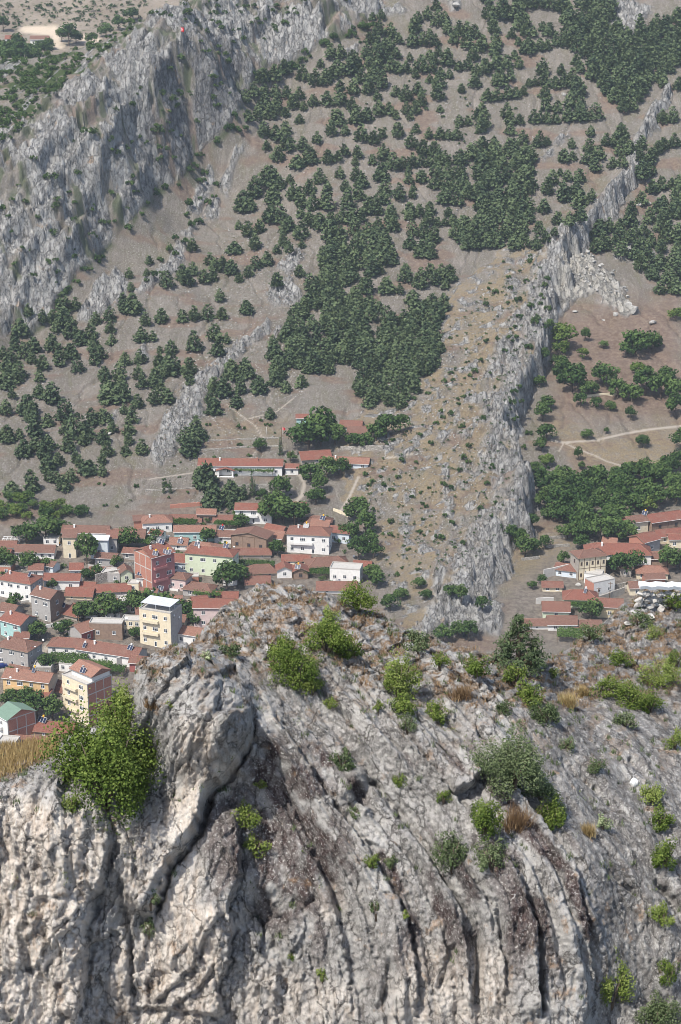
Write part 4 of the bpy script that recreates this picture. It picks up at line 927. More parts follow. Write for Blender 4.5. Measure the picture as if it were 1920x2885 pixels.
def brick_mat():
    m = NT('red_brick'); b = m.n.new('ShaderNodeTexBrick'); b.inputs['Scale'].default_value = 1.0
    b.inputs['Brick Width'].default_value = .3; b.inputs['Row Height'].default_value = .2; b.inputs['Mortar Size'].default_value = .014
    b.inputs['Color1'].default_value = (.34, .115, .075, 1); b.inputs['Color2'].default_value = (.42, .17, .11, 1); b.inputs['Mortar'].default_value = (.36, .3, .26, 1)
    s = m.n.new('ShaderNodeSeparateXYZ'); m.link(m.n.new('ShaderNodeTexCoord').outputs['Object'], s.inputs[0])
    c = m.n.new('ShaderNodeCombineXYZ'); m.link(m.math('ADD', s.outputs[0], s.outputs[1]), c.inputs[0]); m.link(s.outputs[2], c.inputs[1])
    m.link(c.outputs[0], b.inputs['Vector'])
    return m.out(m.mix(m.rng(m.noise(m.pos(), .7, 4), .5, .75, 0, .45), b.outputs['Color'], (.30, .2, .16)))
WALL['B'] = brick_mat()
def tile_mat(name, c0, c1, c2):
    """clay tiles: rows down the slope, single tiles weathered differently"""
    m = NT(name); O = m.pos((1, 1, 1), obj=True)
    n = m.noise(m.pos((4.2, 2.6, 2.6), obj=True), 1.0, 2, .5); big = m.noise(m.pos(), .35, 4, .6)
    c = m.ramp(n, [(.3, c0), (.5, c1), (.7, c2)])
    cell = m.n.new('ShaderNodeTexVoronoi'); cell.inputs['Scale'].default_value = 2.6; m.link(O, cell.inputs['Vector'])
    sep = m.n.new('ShaderNodeSeparateColor'); m.link(cell.outputs['Color'], sep.inputs[0])
    c = m.mix(m.rng(sep.outputs[0], .55, 1, 0, .5), c, tuple(x * .6 + .03 for x in c1))
    c = m.mix(m.rng(big, .5, .72, 0, .55), c, (.21, .135, .105))
    sx = m.n.new('ShaderNodeSeparateXYZ'); m.link(m.n.new('ShaderNodeTexCoord').outputs['UV'], sx.inputs[0])
    w = m.math('MULTIPLY', m.math('SINE', m.math('MULTIPLY', sx.outputs[0], 2 * math.pi / .24)), .5)
    w2 = m.math('FRACT', m.math('MULTIPLY', sx.outputs[1], 1 / .33))
    return m.out(c, m.bump(m.math('ADD', w, w2), .07, .9))
ROOF = {'a': tile_mat('red_tiles', (.14, .066, .05), (.20, .096, .072), (.27, .145, .11)), 'b': tile_mat('brown_tiles', (.125, .066, .05), (.18, .098, .074), (.25, .15, .118)),
        'c': tile_mat('pale_tiles', (.19, .09, .062), (.26, .135, .098), (.34, .2, .15)), 'd': tile_mat('bright_tiles', (.165, .064, .047), (.22, .088, .064), (.285, .13, .096))}
def flat_mat(name, c, rough=.8, metal=0):
    m = NT(name); n = m.noise(m.pos(), 1.4, 4, .6); m.b.inputs['Metallic'].default_value = metal
    return m.out(m.mix(m.rng(n, .45, .7, 0, .4), c, tuple(x * .6 for x in c)), None, rough)
ROOF['m'] = flat_mat('grey_sheet_metal', (.5, .52, .55), .5); ROOF['g'] = flat_mat('green_sheet_metal', (.15, .22, .17), .6); ROOF['t'] = flat_mat('flat_roof_cement', (.42, .4, .37))
M_conc = flat_mat('concrete', (.47, .45, .42)); M_white = flat_mat('white_paint', (.78, .78, .76)); M_wood = flat_mat('old_wood', (.13, .085, .055)); M_iron = flat_mat('dark_iron', (.05, .05, .055), .6)
M_yellow = flat_mat('yellow_plastic', (.8, .45, .04)); M_redp = flat_mat('red_plastic', (.6, .03, .03)); M_teal = flat_mat('teal_paint', (.08, .36, .28)); M_soffit = flat_mat('eaves_boards', (.30, .23, .17))
def glass_mat(name, c, rough):
    m = NT(name); m.b.inputs['Specular IOR Level'].default_value = .6; return m.out(c, None, rough)
M_glass = glass_mat('window_glass', (.035, .045, .06), .12); M_panel = glass_mat('solar_glass', (.015, .022, .05), .12)

def box(x0, x1, y0, y1, z0, z1):
    v = [(x0, y0, z0), (x1, y0, z0), (x1, y1, z0), (x0, y1, z0), (x0, y0, z1), (x1, y0, z1), (x1, y1, z1), (x0, y1, z1)]
    f = [(0, 3, 2, 1), (4, 5, 6, 7), (0, 1, 5, 4), (1, 2, 6, 5), (2, 3, 7, 6), (3, 0, 4, 7)]
    return v, f
def boxes(name, lst, mat, parent=None, link=True):
    V_, F_ = [], []
    for b in lst:
        v, f = box(*b); o = len(V_); V_ += v; F_ += [tuple(i + o for i in q) for q in f]
    return mesh_obj(name, V_, F_, mat, parent, link=link)
# windows: frame mesh and pane mesh, front at y = 0, centred on x, sill at z = 0
def win_mesh(w, h, mull, t=.09):
    fr = [(-w / 2, -w / 2 + t, -.05, .06, 0, h), (w / 2 - t, w / 2, -.05, .06, 0, h), (-w / 2 + t, w / 2 - t, -.05, .06, 0, t), (-w / 2 + t, w / 2 - t, -.05, .06, h - t, h), (-w / 2 - .06, w / 2 + .06, -.12, .05, -.07, -.002)]
    for k in range(mull):
        x = -w / 2 + w * (k + 1) / (mull + 1); fr.append((x - t / 2, x + t / 2, -.045, .055, t, h - t))
    if h < 1.9: fr.append((-w / 2 + t, w / 2 - t, -.04, .05, h * .68, h * .68 + .06))
    a = boxes('window', fr, M_white, link=False).data; b = boxes('pane', [(-w / 2 + t * .5, w / 2 - t * .5, -.012, .03, t * .5, h - t * .5)], M_glass, link=False).data
    return a, b
WIN = {'w': win_mesh(1.35, 1.5, 1), 'b': win_mesh(2.2, 1.5, 2), 's': win_mesh(.85, .9, 0), 'd': win_mesh(1.0, 2.05, 0, .12), 'n': win_mesh(.8, 1.4, 1)}
WOODWIN = {}
for k, (a, b) in list(WIN.items()):
    a2 = a.copy(); a2.materials.clear(); a2.materials.append(M_wood); WOODWIN[k] = (a2, b)
def put_window(root, kind, face, s, z, W, D, wood=False):
    fr, pn = (WOODWIN if wood else WIN)[kind]
    nm = 'door' if kind == 'd' else 'window'
    o = bpy.data.objects.new(nm, fr); col.objects.link(o); o.parent = root
    if face == 'F': o.location = (s, -.002, z)
    elif face == 'R': o.location = (W / 2 + .002, s, z); o.rotation_euler = (0, 0, math.pi / 2)
    else: o.location = (-W / 2 - .002, s, z); o.rotation_euler = (0, 0, -math.pi / 2)
    p = bpy.data.objects.new('pane', pn); col.objects.link(p); p.parent = o
    return o
def roof_faces(kind, W, D, h, rise, ov):
    x0, x1, y0, y1 = -W / 2 - ov, W / 2 + ov, -ov, D + ov
    e = h - ov * rise / (D / 2 if kind in 'gh' else W / 2 if kind == 'f' else D)
    ym = D / 2
    if kind == 'g': return [[(x0, y0, e), (x1, y0, e), (x1, ym, h + rise), (x0, ym, h + rise)], [(x1, y1, e), (x0, y1, e), (x0, ym, h + rise), (x1, ym, h + rise)]]
    if kind == 'f': return [[(x1, y0, e), (x1, y1, e), (0, y1, h + rise), (0, y0, h + rise)], [(x0, y1, e), (x0, y0, e), (0, y0, h + rise), (0, y1, h + rise)]]
    if kind == 'h':
        k = min(D / 2, W / 2 - .3); a, b = -W / 2 + k * .9, W / 2 - k * .9
        return [[(x0, y0, e), (x1, y0, e), (b, ym, h + rise), (a, ym, h + rise)], [(x1, y1, e), (x0, y1, e), (a, ym, h + rise), (b, ym, h + rise)], [(x1, y0, e), (x1, y1, e), (b, ym, h + rise)], [(x0, y1, e), (x0, y0, e), (a, ym, h + rise)]]
    return [[(x0, y0, h - .05), (x1, y0, h - .05), (x1, y1, h + rise), (x0, y1, h + rise)]]
def build_roof(root, kind, W, D, h, rise, mat, ov=.5, name='roof'):
    if kind == 't':
        return boxes(name, [(-W / 2 + .2, W / 2 - .2, .2, D - .2, h - .6, h - .35), (-W / 2 - .03, W / 2 + .03, -.03, .2, h - .34, h + .12), (-W / 2 - .03, W / 2 + .03, D - .2, D + .03, h - .34, h + .12), (-W / 2 - .03, -W / 2 + .2, .2, D - .2, h - .34, h + .12), (W / 2 - .2, W / 2 + .03, .2, D - .2, h - .34, h + .12)], mat, root)
    fs = roof_faces(kind, W, D, h + .12, rise, ov)
    V_, F_, MI, UVs = [], [], [], []
    for f in fs:
        P = [Vector(p) for p in f]; n = len(V_); k = len(P)
        V_ += [tuple(p) for p in P] + [(p.x, p.y, p.z - .17) for p in P]
        ux = (P[1] - P[0]).normalized(); nv = ux.cross(P[2] - P[1]).normalized(); uy = nv.cross(ux)
        F_.append(tuple(range(n, n + k))); MI.append(0); UVs += [((p - P[0]).dot(ux), (p - P[0]).dot(uy)) for p in P]
        F_.append(tuple(range(n + 2 * k - 1, n + k - 1, -1))); MI.append(1); UVs += [(0, 0)] * k
        for j in range(k): F_.append((n + j, n + k + j, n + k + (j + 1) % k, n + (j + 1) % k)); MI.append(1); UVs += [(0, 0)] * 4
    o = mesh_obj(name, V_, F_, [mat, M_soffit], root, mi=MI)
    uv = o.data.uv_layers.new(name='UVMap'); uv.data.foreach_set('uv', np.array(UVs, np.float32).ravel())
    if mat in [ROOF[k] for k in 'abcd']:                # ridge capping
        tops = {}
        for f in fs:
            for a, b in zip(f, f[1:] + f[:1]):
                if (a[2] > h + .3 or b[2] > h + .3): tops[tuple(sorted((a, b)))] = 1
        lst = [([Vector(a) + Vector((0, 0, .03)), Vector(b) + Vector((0, 0, .03))], [.12, .12], 5) for a, b in tops if (kind == 'h' or abs(a[2] - b[2]) < .01)]
        if lst: tubes('ridge_tiles', lst, ROOF['c'], o)
    return o
def wall_mesh(root, kind, W, D, h, rise, front, side, base=4.0):
    x, V_ = W / 2, []
    V_ = [(-x, 0, -base), (x, 0, -base), (x, D, -base), (-x, D, -base), (-x, 0, h), (x, 0, h), (x, D, h), (-x, D, h)]
    F_ = [(0, 1, 5, 4), (1, 2, 6, 5), (2, 3, 7, 6), (3, 0, 4, 7)]; MI = [0, 1, 0, 1]
    if kind == 'g':
        V_ += [(-x, D / 2, h + rise - .05), (x, D / 2, h + rise - .05)]; F_ += [(5, 6, 9), (7, 4, 8)]; MI += [1, 1]
    elif kind == 'f':
        V_ += [(0, 0, h + rise - .05), (0, D, h + rise - .05)]; F_ += [(4, 5, 8), (6, 7, 9)]; MI += [0, 0]
    elif kind == 's':
        V_ += [(x, D, h + rise - .1), (-x, D, h + rise - .1)]; F_ += [(5, 6, 8), (7, 4, 9), (6, 7, 9, 8)]; MI += [1, 1, 0]
    return mesh_obj('wall', V_, F_, [front, side], root, mi=MI)
HOUSES = []
def house(u, vb, wpx, hpx, D, rot, kind, rise, wc, sc, rc, floors, nF, nS, label, cat='house', wood=False, balcony=0, chim=0, frame=False, awn=None, far=None, ov=.5, win='w'):
    p = hit(u, vb) if far is None else far
    s = pxm(p); W = 1.06 * wpx / s / math.cos(R(rot)); h = 1.12 * hpx / s / .94
    root = empty('house' if cat != 'shed' else 'shed', p, R(rot), label, cat, 'tile roofed buildings of the old town')
    wall_mesh(root, kind, W, D, h, rise, WALL[wc], WALL[sc])
    rf = build_roof(root, kind, W, D, h, rise, ROOF[rc], ov)
    fh = h / floors
    for fl in range(floors):
        z = fl * fh + fh * .3
        for k in range(nF):
            x = -W / 2 + W * (k + .5) / nF
            kd = win if (fl or k != nF // 2 or floors < 2) else 'd'
            if win == 'w' and fl and k % 3 == 1 and W / nF > 3: kd = 'b'
            if kd == 'd' and fh > 2.2: put_window(root, 'd', 'F', x, fl * fh + .05, W, D, wood)
            else: put_window(root, 's' if fh < 2 else kd, 'F', x, z, W, D, wood)
        for k in range(nS):
            y = D * (k + .5) / nS
            put_window(root, 's' if fh < 2 else 'w', 'R' if rot < 0 else 'L', y, z, W, D, wood)
    for fl in range(1, 1 + balcony):
        z = fl * fh if floors > 1 else 0
        x0, x1 = (-W * .42, W * .12)
        boxes('balcony', [(x0, x1, -1.1, -.003, z - .15, z), (x0, x1, -1.1, -1.0, z + .001, z + .85), (x0, x0 + .1, -.999, -.003, z + .001, z + .85), (x1 - .1, x1, -.999, -.003, z + .001, z + .85)], WALL['W' if wc in 'WP' else wc], root)
    if chim:
        for k in range(chim):
            x = W * (-.25 + .45 * k); y = D * .36
            c = boxes('chimney', [(x - .3, x + .3, y - .3, y + .3, h + rise * .3, h + rise + .7), (x - .36, x + .36, y - .36, y + .36, h + rise + .702, h + rise + .82)], WALL['B' if k % 2 else 'W'], rf)
    if frame:                                            # concrete frame standing proud of the brick end wall
        lst = []; sx = W / 2 if rot < 0 else -W / 2; e = .04 if rot < 0 else -.04
        xa, xb = min(sx, sx + e), max(sx, sx + e)
        for k in range(4):
            y = .05 + (D - .35) * k / 3; lst.append((xa, xb, y, y + .3, -1, h))
        for fl in range(1, floors + 1):
            for k in range(3):
                y = .35 + (D - .35) * k / 3; lst.append((xa, xb, y + .002, y + (D - .35) / 3 - .302, fl * fh - .35, fl * fh))
        for b in lst: boxes('concrete_beam', [b], M_conc, root)
    if wood and h > 3:                                   # dark timber frame on the plaster
        for k in range(nF + 1):
            x = -W / 2 + W * k / nF; x = min(max(x, -W / 2 + .12), W / 2 - .12); boxes('timber_post', [(x - .11, x + .11, -.05, -.002, 0, h)], M_wood, root)
        for fl in range(floors + 1):
            z = min(fl * fh, h - .2); boxes('timber_beam', [(-W / 2, W / 2, -.065, -.052, z, z + .18)], M_wood, root)
    if kind in 'gf' and h > 2.5:
        boxes('eaves_gutter', [(-W / 2 - .4, W / 2 + .4, -ov - .12, -ov - .02, h - .18, h - .06)], M_white, root) if kind == 'g' else None
    HOUSES.append((root, W, D, h))
    return root, W, D, h
H = house
H(242, 1545, 123, 38, 7, -3, 'g', 1.8, 'C', 'C', 'b', 1, 4, 0, 'long cream house with a brown tiled gable roof half hidden by a dark tree', chim=1)
H(198, 1573, 34, 52, 5, -3, 's', 1.6, 'C', 'S', 'b', 2, 1, 0, 'narrow cream house with its own small roof over a rough stone lower floor')
H(281, 1576, 46, 48, 4, -3, 's', .6, 'K', 'K', 'm', 1, 1, 0, 'bluish white house front right of the dark tree with a dark roof edge')
H(354, 1537, 100, 18, 9, -2, 'g', 2.2, 'S', 'S', 'b', 1, 2, 0, 'wide low house with a worn brown tile roof beside the long cream house')
H(317, 1562, 27, 40, 5, -2, 's', 1.4, 'G', 'G', 'a', 1, 1, 0, 'small grey stone house with a red lean-to roof')
H(98, 1577, 104, 18, 7, -2, 'g', 1.9, 'W', 'W', 'b', 1, 5, 0, 'low white house with a mottled brown roof behind the round green trees at left')
H(18, 1553, 50, 10, 6, 0, 'g', 1.4, 'W', 'W', 'a', 1, 1, 0, 'tiled roof at the left edge below the white pergola')
H(445, 1502, 76, 26, 8, 8, 'h', 1.8, 'W', 'W', 'c', 1, 3, 1, 'white house with a pale red hip roof at the top of the village', chim=1)
H(394, 1490, 28, 20, 4, 8, 's', .8, 'B', 'B', 'b', 1, 0, 0, 'small red brick annex beside the white hip-roofed house', 'shed')
H(463, 1666, 56, 92, 12, 40, 'g', 2.3, 'Q', 'B', 'd', 3, 2, 0, 'tall rose fronted house with a red brick gable end and solar panels on its roof', frame=True, balcony=2, chim=1)
H(358, 1640, 30, 24, 6, 15, 'f', 1.4, 'L', 'L', 'b', 1, 1, 0, 'pale green gable fronted house under brown tiles beside the stone wall')
H(408, 1662, 42, 30, 6, -10, 'g', 1.4, 'W', 'W', 'b', 1, 1, 1, 'small white house below the tall brick gable')
H(376, 1668, 30, 22, 4, -8, 't', 0, 'C', 'C', 't', 1, 1, 0, 'cream flat-roofed house with a terrace left of the small white house', balcony=0)
H(43, 1688, 92, 45, 9, -22, 'h', 1.8, 'W', 'G', 'd', 2, 4, 2, 'broad white two storey house with a bright hip roof near the left edge', chim=1)
H(175, 1663, 94, 25, 6, -2, 'g', 1.7, 'W', 'W', 'd', 1, 2, 0, 'white house with a bright red roof behind a small dark tree')
H(118, 1746, 55, 58, 8, -32, 'g', 2.0, 'G', 'N', 'b', 2, 2, 1, 'grey cement house of two storeys with a dark timbered gable side', chim=1)
H(222, 1690, 72, 10, 7, -6, 'g', 1.9, 'C', 'C', 'd', 1, 2, 0, 'low cream house with a red roof right of the grey cement house')
H(240, 1664, 50, 8, 5, -5, 'g', 1.3, 'C', 'C', 'd', 1, 1, 0, 'small red roof right of the white house behind the small tree')
H(320, 1678, 90, 10, 7, 6, 'g', 1.7, 'G', 'G', 'd', 1, 2, 0, 'patched red roof of a low grey house below the stone wall')
H(163, 1737, 36, 8, 5, -22, 's', 1.3, 'S', 'S', 'd', 1, 0, 0, 'little red lean-to roof beside the grey cement house', 'shed')
H(199, 1746, 38, 10, 6, -30, 's', 2.2, 'S', 'S', 'd', 1, 0, 0, 'steep bright red roof left of the big dark tree', 'shed')
H(16, 1743, 44, 18, 7, -25, 'g', 1.6, 'G', 'G', 'b', 1, 1, 0, 'grey gabled house at the left edge under a dark red roof')
H(32, 1800, 60, 42, 9, -33, 'g', 2.0, 'T', 'G', 'd', 2, 2, 1, 'turquoise fronted house with a grey gable end at the left edge', chim=1)
H(252, 1807, 34, 27, 8, 46, 'g', 1.9, 'R', 'G', 'c', 1, 1, 0, 'dark red fronted house with a plain grey gable end')
H(300, 1803, 88, 42, 5, -5, 't', 0, 'N', 'N', 't', 1, 2, 0, 'brown unroofed mud brick walls between the red house and the yellow flats')
H(370, 1793, 50, 40, 5, -6, 't', 0, 'C', 'W', 't', 2, 3, 0, 'pale flat-roofed house left of the yellow flats', balcony=1)
r_ = H(440, 1823, 86, 92, 9, -22, 't', 0, 'C', 'G', 't', 3, 3, 0, 'yellow block of flats of three storeys with a grey sheet metal roof canopy', 'flats', balcony=2)
boxes('roof_canopy', [(-r_[1] / 2 + .4, r_[1] / 2 - .3, .6, 8.2, r_[3] + 2.0, r_[3] + 2.12)] + [(x, x + .12, y, y + .12, r_[3] - .34, r_[3] + 2.0) for x in (-r_[1] / 2 + .5, 0, r_[1] / 2 - .6) for y in (.7, 4.2, 8)], ROOF['m'], r_[0])
H(590, 1623, 128, 54, 8, -14, 'h', 1.7, 'L', 'L', 'd', 2, 4, 2, 'large pale green two storey house with a red hip roof', chim=1)
H(508, 1614, 40, 26, 8, -8, 'g', 2.0, 'K', 'K', 'd', 1, 2, 0, 'small pale blue house with a steep red roof beside the rose house')
H(500, 1663, 46, 30, 6, -20, 'h', 1.3, 'P', 'P', 'b', 1, 2, 1, 'small pink house with a brown hip roof below the rose house', balcony=1)
H(538, 1642, 42, 15, 4, 0, 't', 0, 'B', 'B', 't', 1, 1, 0, 'low brick shed with a flat top beside the pink house', 'shed')
H(555, 1683, 76, 18, 7, -18, 'h', 1.7, 'G', 'G', 'b', 1, 2, 1, 'grey house with a brown hip roof below the pale green house')
H(550, 1527, 108, 26, 6, 2, 'g', 1.6, 'T', 'T', 'c', 1, 3, 0, 'long turquoise house with a pale tiled roof high in the village')
H(642, 1531, 70, 16, 6, -8, 'g', 1.6, 'W', 'W', 'b', 1, 2, 0, 'white house with a brown roof and a solar heater next to the ochre building')
H(522, 1481, 84, 9, 7, -2, 'g', 1.8, 'C', 'C', 'a', 1, 2, 0, 'wide red roof of a low house left of the raised tower room')
H(582, 1474, 48, 22, 5, -2, 'g', 1.5, 'N', 'N', 'c', 1, 2, 0, 'tower-like timber house with a raised pale red roof', wood=True)
H(632, 1481, 56, 9, 6, -2, 'g', 1.8, 'C', 'C', 'a', 1, 1, 0, 'red roofed low house right of the raised tower room')
H(667, 1521, 74, 16, 5, 0, 't', 0, 'Y', 'Y', 't', 1, 2, 0, 'yellow ochre building with a flat top in the upper village')
H(702, 1553, 96, 36, 8, -18, 'f', 1.8, 'N', 'N', 'b', 1, 3, 0, 'big half-timbered brown house with brick infill and a low gable', wood=True)
H(757, 1532, 70, 16, 7, -20, 'g', 2.0, 'N', 'N', 'c', 1, 2, 0, 'timber house with a pale tiled roof behind the half-timbered house', wood=True)
H(770, 1506, 48, 10, 5, -28, 'g', 1.6, 'N', 'N', 'd', 1, 1, 0, 'small ridge-roofed timber house behind a dark round tree', wood=True)
H(868, 1560, 112, 48, 9, -8, 'h', 2.0, 'W', 'W', 'a', 2, 4, 1, 'large white house with a wide brown hip roof and a balcony near the rocks', balcony=1, chim=1)
H(896, 1492, 68, 14, 7, -6, 'h', 2.0, 'N', 'N', 'b', 1, 1, 0, 'worn hip roof above the large white house')
H(835, 1591, 74, 9, 6, 0, 'g', 1.4, 'W', 'W', 'd', 1, 2, 0, 'low bright red roof in front of the large white house')
H(928, 1613, 108, 16, 9, 12, 'h', 2.1, 'C', 'C', 'b', 1, 3, 0, 'cream house with a big brown hip roof near the flat white house')
H(803, 1629, 40, 20, 6, 5, 'f', 1.4, 'W', 'W', 'd', 1, 1, 0, 'gable fronted white cottage with an open porch')
H(848, 1633, 40, 20, 6, 5, 'f', 1.5, 'N', 'N', 'd', 1, 1, 0, 'gable fronted brown cottage with a solar heater', wood=True)
H(972, 1643, 80, 36, 7, -10, 't', 0, 'W', 'W', 't', 1, 3, 1, 'flat roofed white house at the edge of the grassy spur')
H(950, 1674, 106, 9, 8, 0, 'g', 1.9, 'W', 'W', 'a', 1, 2, 0, 'long tiled roof just above the front rock skyline')
H(715, 1573, 92, 9, 6, 0, 'g', 1.5, 'S', 'S', 'a', 1, 2, 0, 'flat long red roof below the half-timbered house')
H(740, 1626, 80, 10, 7, 8, 'h', 2.2, 'S', 'S', 'b', 1, 2, 0, 'speckled brown hip roof left of the white cottage')
H(727, 1656, 66, 10, 6, 6, 'g', 2.0, 'S', 'S', 'a', 1, 1, 0, 'steep red roof right behind the front rock dome')
H(1020, 1606, 44, 9, 5, -10, 'g', 1.3, 'W', 'W', 'd', 1, 1, 0, 'small red roof right of the flat white house')
H(565, 1563, 72, 14, 7, -16, 'h', 1.6, 'T', 'T', 'c', 1, 2, 1, 'small turquoise house with a pale hip roof and a dark solar panel')
H(503, 1550, 46, 14, 6, -5, 'g', 1.8, 'W', 'W', 'c', 1, 1, 0, 'small white house with a pale roof left of the turquoise hip-roofed house')
H(640, 1697, 56, 8, 6, 0, 'g', 1.8, 'C', 'C', 'd', 1, 1, 0, 'red roof just above the pink two storey house')
H(602, 1770, 104, 50, 7, -2, 'g', 2.3, 'P', 'P', 'd', 2, 2, 0, 'pink two storey house with a red roof right against the front rock')
H(530, 1817, 72, 26, 7, -20, 'g', 1.7, 'W', 'W', 'c', 1, 2, 1, 'white house with a pale tiled roof below the pink two storey house')
H(567, 1707, 38, 9, 5, 20, 'g', 1.5, 'R', 'R', 'd', 1, 1, 0, 'small steep red roof left of the pink two storey house')
r_ = H(678, 1341, 222, 24, 7, -2, 'g', 2.1, 'W', 'W', 'd', 1, 7, 0, 'very long white house with a red roof alone above the village', chim=2)
boxes('porch', [(-r_[1] * .27, -r_[1] * .25, -1.9, -1.7, -3, 2.6), (-r_[1] * .1, -r_[1] * .08, -1.9, -1.7, -3, 2.6), (-r_[1] * .28, -r_[1] * .07, -2, -.004, -1.5, -.1)], M_white, r_[0])
pf = [[(-r_[1] * .29, -2.2, 2.7), (-r_[1] * .175, -2.2, 3.9), (-r_[1] * .175, 3, 3.9), (-r_[1] * .29, 3, 2.7)], [(-r_[1] * .06, 3, 2.7), (-r_[1] * .175, 3, 3.9), (-r_[1] * .175, -2.2, 3.9), (-r_[1] * .06, -2.2, 2.7)]]
mesh_obj('porch_roof', [p for f in pf for p in f] + [(p[0], p[1], p[2] - .15) for f in pf for p in f], [(3, 2, 1, 0), (7, 6, 5, 4), (8, 9, 10, 11), (12, 13, 14, 15), (0, 1, 9, 8), (5, 6, 14, 13), (6, 7, 15, 14), (3, 0, 8, 11)], ROOF['d'], r_[0])
H(823, 1339, 34, 17, 4, -2, 'g', 1.3, 'W', 'N', 'd', 1, 1, 0, 'small square white outbuilding at the right end of the very long house', 'shed')
H(893, 1307, 78, 12, 8, 14, 'g', 2.4, 'S', 'S', 'd', 1, 1, 0, 'bright red roof above the leafy trees at the foot of the spur')
H(975, 1322, 118, 14, 7, -8, 'g', 1.7, 'K', 'K', 'c', 1, 4, 0, 'pale blue house with a long roof at the foot of the spur', chim=1)
H(988, 1214, 56, 10, 7, -8, 'g', 1.8, 'W', 'W', 'a', 1, 1, 0, 'brown red roof between the big leafy tree and the spur')
H(1013, 1234, 60, 9, 6, 0, 's', 1.6, 'S', 'S', 'b', 1, 0, 0, 'lean-to roof just below the roof beside the big leafy tree', 'shed')
H(852, 1200, 30, 18, 5, 0, 'g', 1.1, 'T', 'T', 'd', 1, 1, 0, 'tiny turquoise cottage peeking out left of the big leafy tree')
H(715, 1476, 96, 34, 6, -3, 'g', 1.9, 'W', 'T', 'd', 2, 3, 0, 'pale house with a bright roof hemmed in by trees above the village', balcony=1)
# the quarter right of the spur
H(1668, 1631, 76, 56, 8, 17, 'h', 1.6, 'C', 'S', 'b', 2, 5, 1, 'old timbered mansion with rows of dark wooden windows', wood=True, win='n')
H(1742, 1598, 172, 32, 10, -3, 'h', 2.8, 'W', 'W', 'd', 1, 6, 1, 'large white house with a big red roof behind the old timbered mansion', chim=1)
H(1838, 1633, 82, 16, 7, -3, 'h', 1.8, 'C', 'C', 'c', 1, 3, 0, 'low cream house with a pale hip roof above the white rubble wall')
H(1702, 1679, 60, 38, 6, 28, 't', 0, 'W', 'B', 't', 1, 2, 0, 'boxy white flat-roofed house with a brick side and a teal door')
H(1635, 1713, 88, 22, 8, -5, 'h', 2.3, 'L', 'L', 'd', 1, 2, 0, 'pale house with a bright red hip roof below the boxy white house', balcony=0)
H(1567, 1744, 70, 18, 7, -3, 'g', 2.5, 'L', 'L', 'a', 1, 1, 0, 'pale green cottage with a steep brown red roof')
H(1585, 1778, 76, 16, 6, 0, 'g', 2.3, 'W', 'W', 'b', 1, 2, 0, 'white cottage with a plain red roof in front of the pale green cottage')
H(1717, 1742, 66, 28, 7, -6, 'g', 2.1, 'Y', 'Y', 'a', 1, 1, 0, 'pale yellow cottage with a red roof beside the white rubble wall')
H(1800, 1502, 52, 28, 7, 20, 'g', 1.5, 'C', 'B', 'b', 1, 1, 1, 'cream and brick house at the left of the upper right group')
H(1882, 1494, 92, 24, 9, 22, 'g', 2.0, 'N', 'N', 'd', 1, 2, 0, 'brown timber house with a long sloping roof at the right edge', wood=True)
H(1837, 1557, 46, 30, 9, 35, 'g', 1.7, 'G', 'B', 'd', 1, 1, 0, 'small grey house with a brick gable and tin sheets beside it')
H(1892, 1530, 72, 18, 7, 18, 'g', 1.7, 'C', 'N', 'd', 1, 2, 0, 'cream house with a red roof at the right edge below the brown timber house')
H(1868, 1600, 70, 22, 6, -4, 'g', 1.9, 'N', 'N', 'b', 1, 0, 0, 'brown windowless shed with a dull roof above the low cream house', 'shed')
H(1513, 1774, 72, 11, 5, 0, 'g', 1.4, 'W', 'W', 'b', 1, 1, 0, 'low dull red roof behind the little dark pine')
H(1655, 1777, 76, 9, 6, 0, 'g', 1.5, 'W', 'W', 'b', 1, 1, 0, 'low roof half hidden by the grassy skyline on the right')
# the lower town at the left
H(36, 1879, 92, 46, 9, -25, 'h', 2.0, 'G', 'G', 'b', 2, 3, 2, 'big grey two storey house with a brown hip roof at the left edge above the road', chim=1)
H(188, 1846, 100, 22, 7, -8, 'h', 1.9, 'W', 'W', 'a', 1, 3, 0, 'white house with a red hip roof at the left end of a row')
H(300, 1869, 166, 24, 9, -20, 'g', 2.0, 'W', 'G', 'a', 1, 5, 0, 'long white row house with a plain grey gable end and two solar heaters', chim=1)
H(388, 1895, 42, 24, 5, -10, 'g', 1.6, 'R', 'R', 'a', 1, 1, 0, 'little dark red house tucked behind the front boulder')
H(75, 1966, 126, 46, 8, -15, 'g', 1.8, 'O', 'C', 'c', 2, 4, 0, 'orange house with a pale roof and an open loggia', balcony=1, chim=1)
r_ = H(216, 2032, 76, 108, 11, -42, 't', 0, 'C', 'B', 't', 4, 2, 0, 'tall cream tower house with a framed brick side wall and a roof terrace', 'flats', balcony=3, frame=True)
W_, h_ = r_[1], r_[3]
a, b = 1.0, W_ / 2 - .5
boxes('penthouse_wall', [(-W_ / 2 + 2.2, W_ / 2 - .3, 2.6, 10.4, h_ - .34, h_ + 2.2)], WALL['W'], r_[0])
